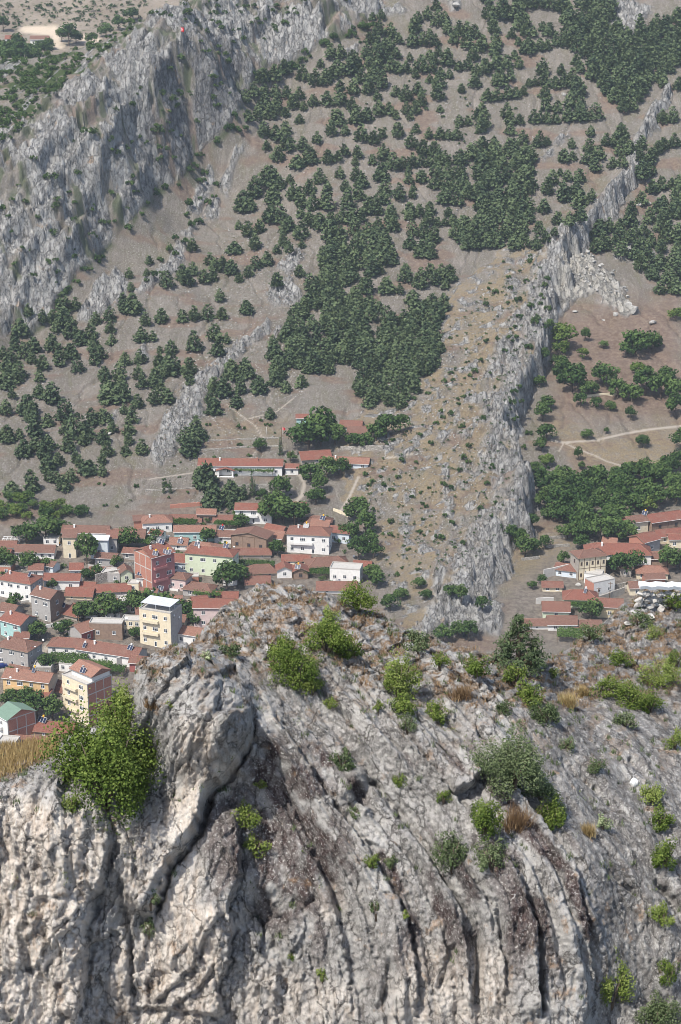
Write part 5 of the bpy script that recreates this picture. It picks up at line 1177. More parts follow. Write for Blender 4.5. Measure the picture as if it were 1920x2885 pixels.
pr = mesh_obj('penthouse_roof', [(-W_ / 2 + 1.6, 1.9, h_ + 2.0), (W_ / 2 + .2, 1.9, h_ + 2.0), (W_ / 2 + .2, 6.5, h_ + 3.9), (-W_ / 2 + 1.6, 6.5, h_ + 3.9), (-W_ / 2 + 1.6, 11.1, h_ + 2.0), (W_ / 2 + .2, 11.1, h_ + 2.0)] + [(-W_ / 2 + 1.6, 1.9, h_ + 1.85), (W_ / 2 + .2, 1.9, h_ + 1.85), (W_ / 2 + .2, 11.1, h_ + 1.85), (-W_ / 2 + 1.6, 11.1, h_ + 1.85)], [(0, 1, 2, 3), (3, 2, 5, 4), (0, 6, 7, 1), (1, 7, 8, 5, 2), (4, 5, 8, 9), (3, 4, 9, 6, 0), (9, 8, 7, 6)], ROOF['c'], r_[0])
boxes('chimney', [(0, .7, 3.6, 4.2, h_ + 2.2, h_ + 3.9)], WALL['G'], pr)
H(157, 1957, 46, 10, 7, -25, 'g', 2.5, 'S', 'S', 'a', 1, 0, 0, 'plain red roof between the orange house and the cream tower house')
H(8, 2087, 40, 62, 11, -48, 'g', 2.3, 'W', 'B', 'g', 2, 1, 0, 'white house with a green metal roof and a framed brick side wall', frame=True, balcony=1)
H(150, 2078, 102, 14, 8, -10, 'g', 1.9, 'N', 'N', 'd', 1, 2, 0, 'low house with a bright red roof and a solar heater above the big bush')
H(95, 2108, 106, 10, 6, -8, 'g', 1.5, 'S', 'S', 'a', 1, 1, 0, 'broken red roof beside the framed brick house')
H(20, 2124, 50, 30, 5, -10, 't', 0, 'G', 'G', 't', 1, 1, 0, 'plain grey flat-roofed block above the dry grass')
# two farmhouses across the far valley
for u, v, w, hp, rc, lb in ((38, 118, 42, 7, 'd', 'far red roofed farmhouse by the pale track'), (112, 126, 48, 12, 'b', 'far white farmhouse with a brown roof at the top left')):
    house(u, v, w, hp, 9, 3, 'g', 2.2, 'W', 'W', rc, 1, 3, 0, lb, far=far_hit(u, v))

# small outbuildings squeezed in between
_hp = [(r.location.x, r.location.y, W, D) for r, W, D, h_ in HOUSES]
_zones = [[(0, 1560), (320, 1480), (640, 1450), (900, 1440), (1020, 1560), (1000, 1660), (700, 1690), (560, 1760), (440, 1830), (330, 1880), (260, 1990), (0, 2000)], [(1540, 1690), (1640, 1560), (1780, 1480), (1920, 1440), (1920, 1640), (1760, 1700), (1640, 1760)]]
_side = lambda u: 'right hand' if u > 1400 else 'lower left' if u < 400 and V_ > 1720 else 'left' if u < 400 else 'middle'
n_ = 0; t_ = 0
while n_ < 42 and t_ < 3000:
    t_ += 1; zz = _zones[0] if random.random() < .82 else _zones[1]
    P_ = np.array(zz); u, V_ = random.uniform(P_[:, 0].min(), P_[:, 0].max()), random.uniform(P_[:, 1].min(), P_[:, 1].max())
    if poly_mask(np.array([u]), np.array([V_]), zz, .1)[0] < .5: continue
    q = hit(u, V_)
    if any(abs(q.x - a) < W * .5 + 3.2 and -4.5 < q.y - b < D + 4 for a, b, W, D in _hp): continue
    w = random.uniform(30, 58); k = random.choice('gggsst'); wc = random.choice('WWWGSCNBK'); rc = random.choice('aabbcd') if k != 't' else 't'
    nm = {'W': 'white', 'G': 'grey', 'S': 'stone', 'C': 'cream', 'N': 'brown', 'B': 'brick', 'K': 'pale blue'}[wc]; rn = {'g': 'ridged tile roof', 's': 'lean-to tile roof', 't': 'flat roof'}[k]
    hp_ = random.uniform(12, 26)
    house(u, V_, w, hp_, random.uniform(4, 6), random.uniform(-25, 8), k, random.uniform(1.1, 1.7), wc, wc, rc, 1, 2 if w > 40 else 1, 0, f'{"low" if hp_ < 18 else "upright"} {nm} outbuilding with {rn}, {_side(u)} town', 'shed')
    _hp.append((q.x, q.y, w / 7.5, 5)); n_ += 1
# ================================================================== trees of the town and the valley
def treelist(txt, protos, name, cat, group, label, h=1.0):
    for e in txt.split():
        a = e.split(',')
        u, v, w = float(a[0]), float(a[1]), float(a[2])
        hr = float(a[3]) if len(a) > 3 else random.uniform(.88, 1.15)
        p = hit(u, v); s = 1.04 * w / pxm(p)
        if p.y > 1260: continue
        lb = label(u, v, w) if callable(label) else label
        plant(name, random.choice(protos), p - Vector((0, 0, .03 * s)), s, h * hr, lb, cat, group)
PLACES = [("at the village's left edge", (-60, 1440, 190, 1640)), ('behind the long cream house', (190, 1440, 420, 1600)), ('between the grey house and the yellow flats', (190, 1640, 480, 1770)),
          ('by the lower left houses', (-60, 1640, 190, 1860)), ('below the orange house at lower left', (-60, 1860, 220, 2120)), ('beside the yellow flats', (440, 1640, 570, 1840)), ('near the pale green house', (570, 1500, 720, 1700)),
          ('among the upper village roofs', (420, 1440, 620, 1600)), ('above the ochre building', (660, 1340, 860, 1500)), ('round the very long white house', (530, 1240, 800, 1440)), ('near the blue house under the spur', (800, 1140, 1160, 1280)),
          ('on the slope below the blue house', (830, 1280, 1000, 1440)), ('at the village edge by the spur', (930, 1400, 1120, 1720)), ("at the spur's rocky foot", (1100, 1580, 1420, 1830)), ("along the spur's right foot", (1410, 1140, 1560, 1640)),
          ('below the white scree', (1540, 880, 1700, 1060)), ('in the tree row above the brown field', (1540, 1040, 1940, 1180)), ('on the upper brown field', (1690, 900, 1940, 1040)), ('beside the footpaths on the dry field', (1560, 1160, 1940, 1345)),
          ('in the right hand wood', (1500, 1345, 1940, 1530)), ('among the right hand houses', (1420, 1530, 1940, 1800))]
def place(u, v):
    for nm, (a, b, c, d) in PLACES:
        if a <= u < c and b <= v < d: return nm
    return 'near the old town'
def sz(w): return 'big' if w > 82 else 'mid-sized' if w > 56 else 'small'
_seen = {}
def lab(kind):
    def f(u, v, w):
        pl = place(u, v); rep = _seen.setdefault((kind, pl, sz(w)), []); rep.append(u)
        return f'{sz(w)} {kind} {pl}'
    return f
treelist('75,1530,90 130,1528,95 168,1512,70 20,1615,78 4,1580,50 85,1611,64 135,1608,46 245,1588,74,1.35 365,1552,68 440,1527,58,.8 245,1632,46 275,1626,42 330,1605,40 150,1665,38 45,1718,54 240,1752,78 295,1750,98 330,1745,60 380,1728,70 425,1738,88 462,1730,70 485,1742,78 525,1738,70 110,1802,64 180,1792,60 '
         '585,1537,60 640,1658,95 678,1645,70 605,1617,35 782,1567,52,1.2 985,1520,70 1030,1505,70 1010,1465,80 1045,1545,60 1010,1580,70 1052,1575,60 1050,1635,60 1062,1655,60 550,1760,54 870,1268,130 905,1258,112 945,1252,84 875,1358,75 920,1348,70 960,1342,60 890,1418,65 902,1388,55 790,1405,70 800,1475,104 838,1472,84 762,1472,80 780,1442,72 680,1484,55 740,1400,34 735,1272,46 820,1304,36 '
         '1060,1242,70 1090,1234,80 1130,1218,60 1000,1262,60 1030,1264,50 385,1800,50 45,2010,60 105,2025,80 150,2030,70 75,1985,60 30,1975,50 30,1900,34 130,1890,56,1.1', ROUND, 'leafy_tree', 'tree', 'broad-leaved trees in and around the village', lab('leafy round tree'))
treelist('585,1375,72,1.1 600,1430,75,1.1 565,1352,50 650,1405,60,1.2 655,1428,40 688,1408,32', PINES, 'pine_tree', 'pine tree', 'pines below the long white house', lambda u, v, w: f'{"bushy" if w > 50 else "little"} dark pine below the very long white house')
treelist('712,1398,26,1 462,1390,15,1 481,1390,15,1 791,1282,20,1', CYPRESS, 'cypress', 'cypress', 'narrow cypresses', lambda u, v, w: 'single tall narrow cypress in front of the very long white house' if w > 22 else 'one of two little pointed cypresses side by side on the terrace' if w < 18 else 'narrow cypress by the pole left of the big leafy tree')
treelist('1595,985,84 1640,1012,44 1580,1005,56 1562,962,50 1795,1062,60 1540,1312,55 1825,1446,56 1905,905,50', RLIGHT, 'leafy_tree', 'tree', 'bright green trees in the valley', lab('bright yellowish green tree'))
treelist('1650,962,32,1.6 1575,1044,60 1700,982,32 1790,1004,96 1832,990,70 1765,1008,50 1612,1104,92 1655,1114,64 1590,1084,70 1702,1088,82 1740,1124,64 1780,1134,72 1820,1114,84 1862,1124,84 1904,1134,84 1880,1075,60 1540,1154,52 1530,1188,52 1635,1148,46 1680,1154,42 1720,1158,36 1540,1244,62 1655,1238,40 1710,1222,20 1902,1174,62 1925,1270,72 1575,1348,34 1640,1324,26 1685,1354,38 1735,1348,42 1815,1348,62 1880,1334,62 1912,1324,62 1770,1344,40 1565,1400,44 1520,1090,44 1530,1020,44 1545,930,40 1775,1185,36,1.3 1630,1298,28,1.5 1810,1262,46 '
         '1460,1544,60 1480,1570,60 1440,1524,50 1505,1562,52 1537,1548,44 1640,1548,52 1690,1534,80 1732,1524,92 1772,1524,62 1588,1594,42 1748,1624,74 1792,1614,62 1720,1606,50 1880,1612,72 1915,1606,62 1665,1746,78 1528,1644,32 1500,1660,30 1270,1684,50 1300,1694,44 1360,1718,52 1250,1806,62 1320,1806,62 1290,1796,50 1180,1660,46 1200,1690,42 1130,1690,50 1100,1720,60 1500,1480,44 1520,1430,40 1510,1330,44 1525,1270,46', ROUND, 'leafy_tree', 'tree', 'broad-leaved trees in and around the village', lab('leafy round tree'))
PT = []
fill([(1525, 1385), (1600, 1372), (1700, 1372), (1760, 1352), (1920, 1352), (1920, 1440), (1770, 1452), (1760, 1500), (1700, 1505), (1600, 1535), (1545, 1465)], 50, 24, 72)
treelist(' '.join(f'{u:.0f},{v:.0f},{w:.0f}' for u, v, w in PT), ROUND, 'leafy_tree', 'tree', 'trees of the wood above the right hand houses', lab('tree'))
PT = []
fill([(0, 1400), (120, 1415), (250, 1450), (200, 1480), (60, 1470), (0, 1480)], 34, 20, 44)
treelist(' '.join(f'{u:.0f},{v:.0f},{w:.0f}' for u, v, w in PT), RLIGHT[:1] + ROUND[:2], 'leafy_tree', 'tree', 'thin scrubby trees on the bank above the left roofs', 'thin scrubby tree on the left bank', .9)
# ---- shrubs: on the spur's dry flank, along the cliff foot, on the cliff ledges
def shrubs(n, pick, wr, label, group):
    k = 0; t = 0
    while k < n and t < 4000:
        t += 1; u, v = pick()
        p = hit(u, v)
        i_, j_ = int((p.x - GX0) / GS), int((p.y - GY0) / GS)
        if not (0 <= i_ < TX.shape[1] and 0 <= j_ < TX.shape[0]): continue
        w = random.uniform(*wr)
        plant('shrub', random.choice(SHRUB), p - Vector((0, 0, .1)), w / pxm(p), random.uniform(.8, 1.3), label(u, v, w), 'shrub', group); k += 1
def pick_poly(poly):
    P = np.array(poly)
    def f():
        while True:
            u, v = random.uniform(P[:, 0].min(), P[:, 0].max()), random.uniform(P[:, 1].min(), P[:, 1].max())
            if poly_mask(np.array([u]), np.array([v]), poly, .1)[0] > .5: return u, v
    return f
shrubs(115, pick_poly([(1100, 1180), (1240, 950), (1330, 850), (1420, 740), (1500, 720), (1440, 1000), (1380, 1200), (1420, 1400), (1330, 1560), (1100, 1640), (1000, 1400)]), (11, 24), lambda u, v, w: f'{"tiny" if w < 15 else "small" if w < 20 else "larger"} green shrub on the {"upper" if v < 950 else "middle" if v < 1250 else "lower"} spur flank', 'shrubs dotted over the dry flank of the spur')
shrubs(26, pick_poly([(1440, 850), (1540, 780), (1560, 900), (1520, 1000), (1500, 1200), (1480, 1300), (1430, 1150)]), (16, 30), lambda u, v, w: f'{"small" if w < 23 else "larger"} dark shrub in the rocks of the {"upper" if v < 1000 else "lower"} spur crest', 'shrubs in the rocks of the spur crest')
_fu = [160, 209, 257, 355, 440, 508, 551, 636, 673, 710, 716, 814, 869, 906, 960, 1033, 1070]; _fv = [854, 779, 736, 636, 538, 502, 440, 367, 312, 245, 202, 184, 147, 116, 98, 67, 37]
def pick_foot():
    u = random.uniform(160, 1060); return u, float(np.interp(u, _fu, _fv)) + random.uniform(4, 30)
shrubs(75, pick_foot, (16, 34), lambda u, v, w: f'{"small" if w < 24 else "larger"} green bush along the {"lower" if u < 450 else "middle" if u < 720 else "upper"} foot of the grey cliff', 'bushes along the foot of the grey cliff')
_stuff_ledges = pick_poly([(0, 500), (300, 320), (560, 120), (900, 0), (700, 200), (560, 400), (430, 520), (300, 660), (150, 820), (0, 880)])
shrubs(28, pick_poly([(370, 840), (520, 640), (560, 430), (620, 380), (700, 330), (660, 480), (560, 640), (470, 800)]), (16, 32), lambda u, v, w: f'{"small" if w < 24 else "larger"} bush among the small outcrops under the cliff', 'bushes among the small outcrops')
shrubs(45, pick_poly([(250, 1370), (460, 1330), (560, 1200), (800, 1180), (820, 1400), (600, 1430), (300, 1450)]), (9, 20), lambda u, v, w: f'{"tiny" if w < 14 else "small"} bush on the terraces above the village', 'bushes on the terraces above the village')
def bushes_stuff(name, label, pts, wr, mat, nl=120, hitf=hit):
    cs, ns, ss = [], [], []
    for u, v in pts:
        p = np.array(hitf(u, v)); w = random.uniform(*wr) / pxm(p)
        C, N, T, z = round_crown(nl, random.randrange(9999), random.uniform(.6, .9), 7, .14, 0)
        cs.append(C * w + p - (0, 0, .05 * w)); ns.append(N); ss.append(np.full(len(C), z * w))
    return tag(foliage(name, np.concatenate(cs), np.concatenate(ss), np.concatenate(ns), mat, .7, 1, True), label, kind='stuff')
bushes_stuff('ledge_scrub', 'dark bushes on the ledges of the grey cliff', [_stuff_ledges() for _ in range(110)], (12, 34), M_leaf)
pb = pick_poly([(1000, 100), (1440, 130), (1500, 300), (1440, 420), (1000, 380), (700, 560), (860, 300)])
bushes_stuff('slope_scrub', 'little round bushes dotted over the bare scree slope', [pb() for _ in range(60)], (8, 16), M_leaf)
pb = pick_poly([(0, 420), (0, 170), (130, 150), (350, 70), (430, 40), (330, 120), (240, 200), (120, 300)])
bushes_stuff('scrub', 'low green scrub over the shoulder behind the grey cliff', [pb() for _ in range(260)], (12, 32), M_leaf)
pb = pick_poly([(300, 20), (520, -5), (1020, -5), (800, 60), (600, 120), (520, 60)])
bushes_stuff('scrub', 'thin scrub on the rocks along the top edge', [pb() for _ in range(60)], (12, 26), M_leaf)
pb = pick_poly([(0, 10), (420, 0), (380, 90), (300, 90), (180, 60), (0, 90)])
bushes_stuff('far_scrub', 'dark scrub dotted over the far hillside', [pb() for _ in range(170)], (8, 20), M_leaf, 60, far_hit)
for k, (u, v, w) in enumerate(((30, 170, 60), (75, 176, 60), (5, 165, 50), (110, 160, 50), (195, 130, 58), (175, 118, 40), (215, 122, 40), (50, 140, 44), (140, 140, 36), (10, 90, 40), (260, 130, 40), (300, 105, 44), (335, 85, 40), (370, 62, 44), (60, 185, 60), (20, 190, 60), (100, 180, 50), (130, 165, 46))):
    p = far_hit(u, v); plant('leafy_tree', ROUND[k % 5], p, 1.15 * w / pxm(p), 1.0, f'{"bigger" if w > 48 else "smaller"} dark tree by the far farmhouses at the top left', 'tree', 'trees by the far farmhouses')

# ================================================================== smaller things of the town
from mathutils.bvhtree import BVHTree
bpy.context.view_layer.update()
bv_, bf_ = [], []
for root, W, D, h_ in HOUSES:
    for c in root.children:
        if c.name.split('.')[0] in ('roof', 'penthouse_roof', 'wall', 'roof_canopy', 'penthouse_wall', 'porch_roof'):
            mw = c.matrix_world; n = len(bv_); bv_ += [mw @ v.co for v in c.data.vertices]; bf_ += [[i + n for i in p.vertices] for p in c.data.polygons]
roofs = BVHTree.FromPolygons(bv_, bf_)
def roof_hit(u, v):
    d = Vector(ray(u, v).tolist()).normalized(); r = roofs.ray_cast(Vector((0, 0, CAMZ)), d)
    return r[0] if r[0] is not None and r[0].y < 1300 else hit(u, v)
sol_panel = boxes('collector', [(-.5, .5, -.03, .03, 0, 1.9)], M_panel, link=False).data; sol_frame = boxes('collector_frame', [(-.54, -.5, -.05, .05, -.04, 1.94), (.5, .54, -.05, .05, -.04, 1.94), (-.5, .5, -.05, .05, -.04, 0), (-.5, .5, -.05, .05, 1.9, 1.94)], M_white, link=False).data
_t = tube([(0, 0, 0), (0, 0, 1.5)], [.34, .34], 10)
tank_w = mesh_obj('tank', *_t, M_white, link=False).data; tank_y = mesh_obj('tank', *_t, M_yellow, link=False).data; tank_r = mesh_obj('tank', *_t, M_redp, link=False).data
stand_m = boxes('stand', [(-1.0, -.94, .9, .96, -.3, 1.3), (.94, 1.0, .9, .96, -.3, 1.3), (-1, 1, .9, .96, 1.302, 1.36), (-.3, .3, 1.2, 1.26, -.3, .6), (-1, -.94, -.1, .898, -.02, .04), (.94, 1, -.1, .898, -.02, .04)], M_iron, link=False).data
for u, v, n, tk, lb in ((82, 1626, 1, None, 'single dark solar panel on the bright hip roof at the left edge'), (437, 1566, 2, tank_y, 'left solar heater with a yellow tank on the tall brick gabled house'), (470, 1562, 3, tank_y, 'right wide solar heater with a yellow tank on the tall brick gabled house'), (455, 1533, 2, None, 'solar panels on the small pale roof above the rose house'),
                        (163, 1545, 2, tank_y, 'solar heater with a yellow tank standing at the end of the low white house'), (393, 1622, 2, tank_y, 'solar heater on the small white house below the brick gable'), (507, 1532, 2, tank_w, 'solar heater on the small pale roof left of the turquoise house'), (555, 1540, 2, tank_w, 'solar heater on the turquoise hip-roofed house'),
                        (623, 1494, 2, tank_r, 'solar heater with a red tank beside the ochre building'), (636, 1545, 2, tank_y, 'solar heater on the red hip roof of the pale green house'), (862, 1488, 2, tank_y, 'solar heater with a yellow tank on the large white house near the rocks'), (908, 1466, 2, tank_y, 'solar heater on the worn hip roof above the large white house'),
                        (922, 1540, 1, None, 'single blue panel right of the large white house'), (838, 1604, 2, tank_y, 'solar heater on the gable fronted cottages'), (948, 1636, 3, tank_y, 'wide solar heater in front of the flat white house'), (236, 1826, 1, tank_w, 'small solar heater at the left end of the long row house'), (365, 1832, 2, tank_w, 'solar heater at the right end of the long row house'),
                        (232, 1897, 2, None, 'solar panels on top of the tall cream tower house'), (94, 1896, 1, tank_y, 'solar heater with a yellow tank on the orange house'), (117, 2036, 3, tank_y, 'wide solar heater with a yellow tank on the bright roof above the big bush'), (606, 1680, 2, tank_w, 'solar heater above the pink two storey house'), (175, 1712, 2, None, 'solar panels beside the grey cement house'),
                        (1648, 1672, 1, tank_w, 'solar heater on the bright red hip roof at right'), (1815, 1452, 2, tank_y, 'solar heater with a yellow tank on the roof at the upper right'), (452, 1665, 2, None, 'solar panel at the foot of the tall rose house')):
    p = roof_hit(u, v)
    o = empty('solar_water_heater', p + Vector((0, 0, .25)), R(random.uniform(-35, -15)), lb, 'solar heater', 'solar water heaters on the roofs')
    for k in range(n):
        c = bpy.data.objects.new('collector', sol_panel); col.objects.link(c); c.parent = o; c.location = ((k - (n - 1) / 2) * 1.12, -.1, 0); c.rotation_euler = (R(-42), 0, 0)
        f = bpy.data.objects.new('collector_frame', sol_frame); col.objects.link(f); f.parent = c
    for me, loc in ((stand_m, (0, 0, 0)), (tk, (0, 1.35, .5))):
        if me: c = bpy.data.objects.new('tank' if me is tk else 'stand', me); col.objects.link(c); c.parent = o; c.location = loc
# ---- walls
def wall_run(name, pts, hpx, mat, label, thick=.5, down=2.5, catg='wall', hitter=hit, segs=6):
    P = [hitter(u, v) for u, v in pts]
    V_, F_ = [], []; n = 0
    rs = []
    for a, b in zip(P, P[1:]):
        for k in range(segs): rs.append(a.lerp(b, k / segs))
    rs.append(P[-1])
    H_ = hpx / pxm(P[0]) / .94
    base = min(p.z for p in P)
    o = empty(name, P[0], 0, label, catg)
    for k, p in enumerate(rs):
        d = (rs[min(k + 1, len(rs) - 1)] - rs[max(k - 1, 0)]); nx = Vector((-d.y, d.x, 0)).normalized() * thick / 2
        z1 = p.z + H_ + random.uniform(-.12, .12); q = p - P[0]
        V_ += [(q.x - nx.x, q.y - nx.y, q.z - down), (q.x + nx.x, q.y + nx.y, q.z - down), (q.x + nx.x, q.y + nx.y, z1 - P[0].z), (q.x - nx.x, q.y - nx.y, z1 - P[0].z)]
    for k in range(len(rs) - 1):
        a, b = 4 * k, 4 * k + 4
        for i in range(4): F_.append((a + i, b + i, b + (i + 1) % 4, a + (i + 1) % 4))
    F_ += [(0, 1, 2, 3), tuple(4 * (len(rs) - 1) + i for i in (3, 2, 1, 0))]
    mesh_obj('masonry', V_, F_, mat, o)
    return o
def stone_mat(name, c0, c1, sc):
    m = NT(name); P = m.pos((1, 1, 1.6)); v = m.n.new('ShaderNodeTexVoronoi'); v.inputs['Scale'].default_value = sc; m.link(P, v.inputs['Vector'])
    s = m.n.new('ShaderNodeSeparateColor'); m.link(v.outputs['Color'], s.inputs[0]); e = m.vor(P, sc, 'DISTANCE_TO_EDGE')
    c = m.mix(m.rng(e, .02, .1, 1, 0), m.ramp(s.outputs[0], [(.1, c0), (.9, c1)]), tuple(x * .45 for x in c0))
    return m.out(c, m.bump(m.rng(e, 0, .12), .08, .9))
M_stone = stone_mat('rubble_masonry', (.27, .25, .22), (.5, .47, .42), 1.6)
for pts, hp, mt, lb in (([(270, 1648), (345, 1630)], 28, M_stone, 'grey stone retaining wall left of the pale green gabled house'), ([(40, 1618), (150, 1612)], 12, M_stone, 'rough stone wall under the trees at the left edge'), ([(640, 1400), (700, 1392), (775, 1392)], 26, M_stone, 'stone retaining wall below the very long white house'),
                        ([(335, 1735), (370, 1725), (435, 1700)], 38, M_conc, 'big bare grey wall below the small white house'), ([(480, 1432), (575, 1425)], 10, WALL['B'], 'low brick parapet along the terrace above the village'), ([(1532, 1630), (1608, 1612)], 24, M_conc, 'broken concrete wall left of the old timbered mansion'),
                        ([(1680, 1700), (1760, 1672)], 18, WALL['S'], 'beige wall behind the pale yellow cottage'), ([(1720, 1665), (1800, 1650)], 16, M_stone, 'grey stone wall right of the boxy white house'), ([(1510, 1702), (1560, 1700)], 16, M_conc, 'grey concrete block wall left of the bright red hip roof'), ([(960, 1268), (1080, 1266)], 10, M_stone, 'low stone wall below the tree row beside the spur'),
                        ([(1545, 1520), (1610, 1515)], 7, M_stone, 'upper field terrace wall right of the spur'), ([(1535, 1545), (1605, 1540)], 7, M_stone, 'second field terrace wall right of the spur'), ([(1470, 1580), (1520, 1575)], 7, M_stone, 'lowest field terrace wall right of the spur'), ([(410, 1385), (560, 1378)], 5, M_stone, 'long garden terrace wall above the village'), ([(560, 1245), (800, 1235)], 3, M_stone, 'faint terrace edge on the slope above the long house'),
                        ([(60, 1700), (140, 1690)], 6, M_conc, 'short cement wall behind the grey cement house'), ([(500, 1275), (680, 1262), (790, 1258)], 3, M_stone, 'old dry stone terrace edge behind the long house'), ([(1640, 1120), (1740, 1112)], 6, WALL['C'], 'pale low wall seen through the tree row at right'), ([(330, 1880), (365, 1870)], 26, M_conc, 'bare grey yard wall beside the dark red little house')):
    wall_run('wall', pts, hp, mt, lb)
_k = 0
for u, v, du, dv, hp in ((330, 1600, 60, -8, 10), (20, 1710, 40, -6, 9), (130, 1770, 60, -10, 10), (215, 1830, 50, -6, 9), (120, 1900, 60, -20, 12), (470, 1600, 60, 6, 9), (650, 1590, 50, 4, 8), (780, 1600, 50, -4, 9), (880, 1590, 60, 4, 9), (700, 1640, 50, 6, 8), (430, 1515, 50, 3, 8), (560, 1500, 50, 3, 8), (770, 1560, 40, -8, 9), (250, 1600, 50, 4, 9), (60, 1660, 50, 5, 8), (520, 1700, 50, -6, 10), (1640, 1770, 50, 0, 9), (1760, 1660, 50, -6, 9), (1780, 1560, 50, 4, 8), (940, 1440, 50, 20, 8), (180, 1960, 40, -12, 12), (330, 1690, 40, -6, 10)):
    wall_run('yard_wall', [(u, v), (u + du, v + dv)], hp, (M_stone, M_conc, WALL['W'], WALL['C'])[_k % 4], ('rubble', 'cement', 'whitewashed', 'cream plastered')[_k % 4] + ' yard wall ' + place(u, v), .3, 1.5, 'wall', hit, 3); _k += 1
# ---- vine arbours: a leafy mat on thin posts
for u, v, wpx, dpx, lb in ((190, 1872, 110, 30, 'leafy vine arbour in front of the row house, left end'), (265, 1890, 100, 26, 'wide leafy vine arbour in front of the row house'), (320, 1900, 70, 20, 'small vine arbour at the right end of the row house'), (700, 1600, 150, 16, 'vine arbour below the half-timbered house'), (890, 1625, 130, 20, 'vine arbour beside the flat white house'),
                           (385, 1535, 90, 26, 'vine covered yard beside the worn brown roof'), (520, 1485, 70, 18, 'vines between the upper red roofs'), (640, 1490, 70, 14, 'vines in front of the red roof above the ochre building'), (700, 1335, 150, 20, 'vines growing along the front of the very long white house'), (585, 1688, 80, 16, 'vines behind the pink two storey house'), (1610, 1800, 80, 30, 'vines hanging below the white cottage at right'), (1640, 1718, 70, 20, 'vine arbour in front of the bright red hip roof at right'), (490, 1580, 50, 18, 'vines in front of the small pale roof')):
    p = hit(u, v); s = pxm(p); w, d = wpx / s, dpx / s * 2.2; hgt = 2.3
    o = empty('vine_arbour', p, R(-8), lb, 'vine arbour', 'leafy vine arbours between the houses')
    n = int(55 * w * d * .35) + 200
    C = np.stack([rng.uniform(-w / 2, w / 2, n), rng.uniform(-d / 2, d / 2, n), hgt + .35 * np.abs(rng.normal(0, 1, n)) + .35 * perlin(rng.uniform(0, 9, n), rng.uniform(0, 9, n), 3)], 1)
    foliage('vine_leaves', C, .42, np.tile((0, -.3, 1.0), (n, 1)), M_vine, .7, parent=o)
    for x in (-w / 2 + .2, w / 2 - .2):
        for y in (-d / 2 + .2, d / 2 - .2): boxes('post', [(x - .06, x + .06, y - .06, y + .06, -1, hgt + .1)], M_wood, o)
# ---- white pergola at the left edge
p = hit(31, 1536); o = empty('pergola', p, R(-3), 'white open pergola frame at the left edge above a roof', 'pergola')
for x in (-3.2, -1.6, 0, 1.6, 3.2):
    boxes('post', [(x - .09, x + .09, -.09, .09, -1, 2.4)], M_white, o); boxes('post', [(x - .09, x + .09, 2.4, 2.58, -1, 2.4)], M_white, o)
boxes('roof_frame', [(-3.4, 3.4, -.12, .12, 2.41, 2.6), (-3.4, 3.4, 2.38, 2.62, 2.41, 2.6)] + [(x - .06, x + .06, .13, 2.37, 2.43, 2.58) for x in (-3, -1.5, 0, 1.5, 3)], M_white, o)
# ---- poles, lamps, flags
def pole(u, v, hpx, label, lamp=False, mat=None):
    p = hit(u, v); H_ = hpx / pxm(p) / .94
    o = empty('street_lamp' if lamp else 'utility_pole', p, R(random.uniform(-30, 30)), label, 'street lamp' if lamp else 'utility pole')
    tubes('pole', [([(0, 0, -1), (0, 0, H_)], [.14, .1], 7)], mat or M_wood, o)
    if lamp:
        tubes('arm', [([(0, 0, H_ - .1), (.5, 0, H_ + .25), (1.2, 0, H_ + .3)], [.05, .04, .04], 5)], M_iron, o); boxes('lamp_head', [(1.1, 1.7, -.14, .14, H_ + .2, H_ + .36)], M_white, o)
    else:
        boxes('crossarm', [(-.9, .9, -.06, .06, H_ - .7, H_ - .58)], M_wood, o)
        for x in (-.8, 0, .8): boxes('insulator', [(x - .05, x + .05, -.05, .05, H_ - .58, H_ - .4)], M_white, o)
pole(92, 1880, 56, 'rusty street lamp at the road corner beside the big grey house', True, M_redp); pole(150, 2030, 28, 'street lamp above the bright roof near the big bush', True); pole(794, 1252, 46, 'dark utility pole beside the hanging flag above the village'); pole(818, 1310, 40, 'thin utility pole left of the path by the big trees')
pole(224, 1790, 56, 'utility pole in front of the big dark tree'); pole(1718, 1690, 50, 'utility pole at the corner of the boxy white house'); pole(646, 1252, 12, 'short pole on the bare slope above the long house'); pole(752, 1225, 20, 'short pale post by the two white stones', mat=M_conc); pole(830, 1490, 34, 'utility pole left of the large white house'); pole(1685, 1720, 66, 'second utility pole in front of the boxy white house'); pole(480, 1660, 20, 'short pole by the small pink house')
M_flag = NT('flag_red'); M_flag = M_flag.out((.62, .015, .02))
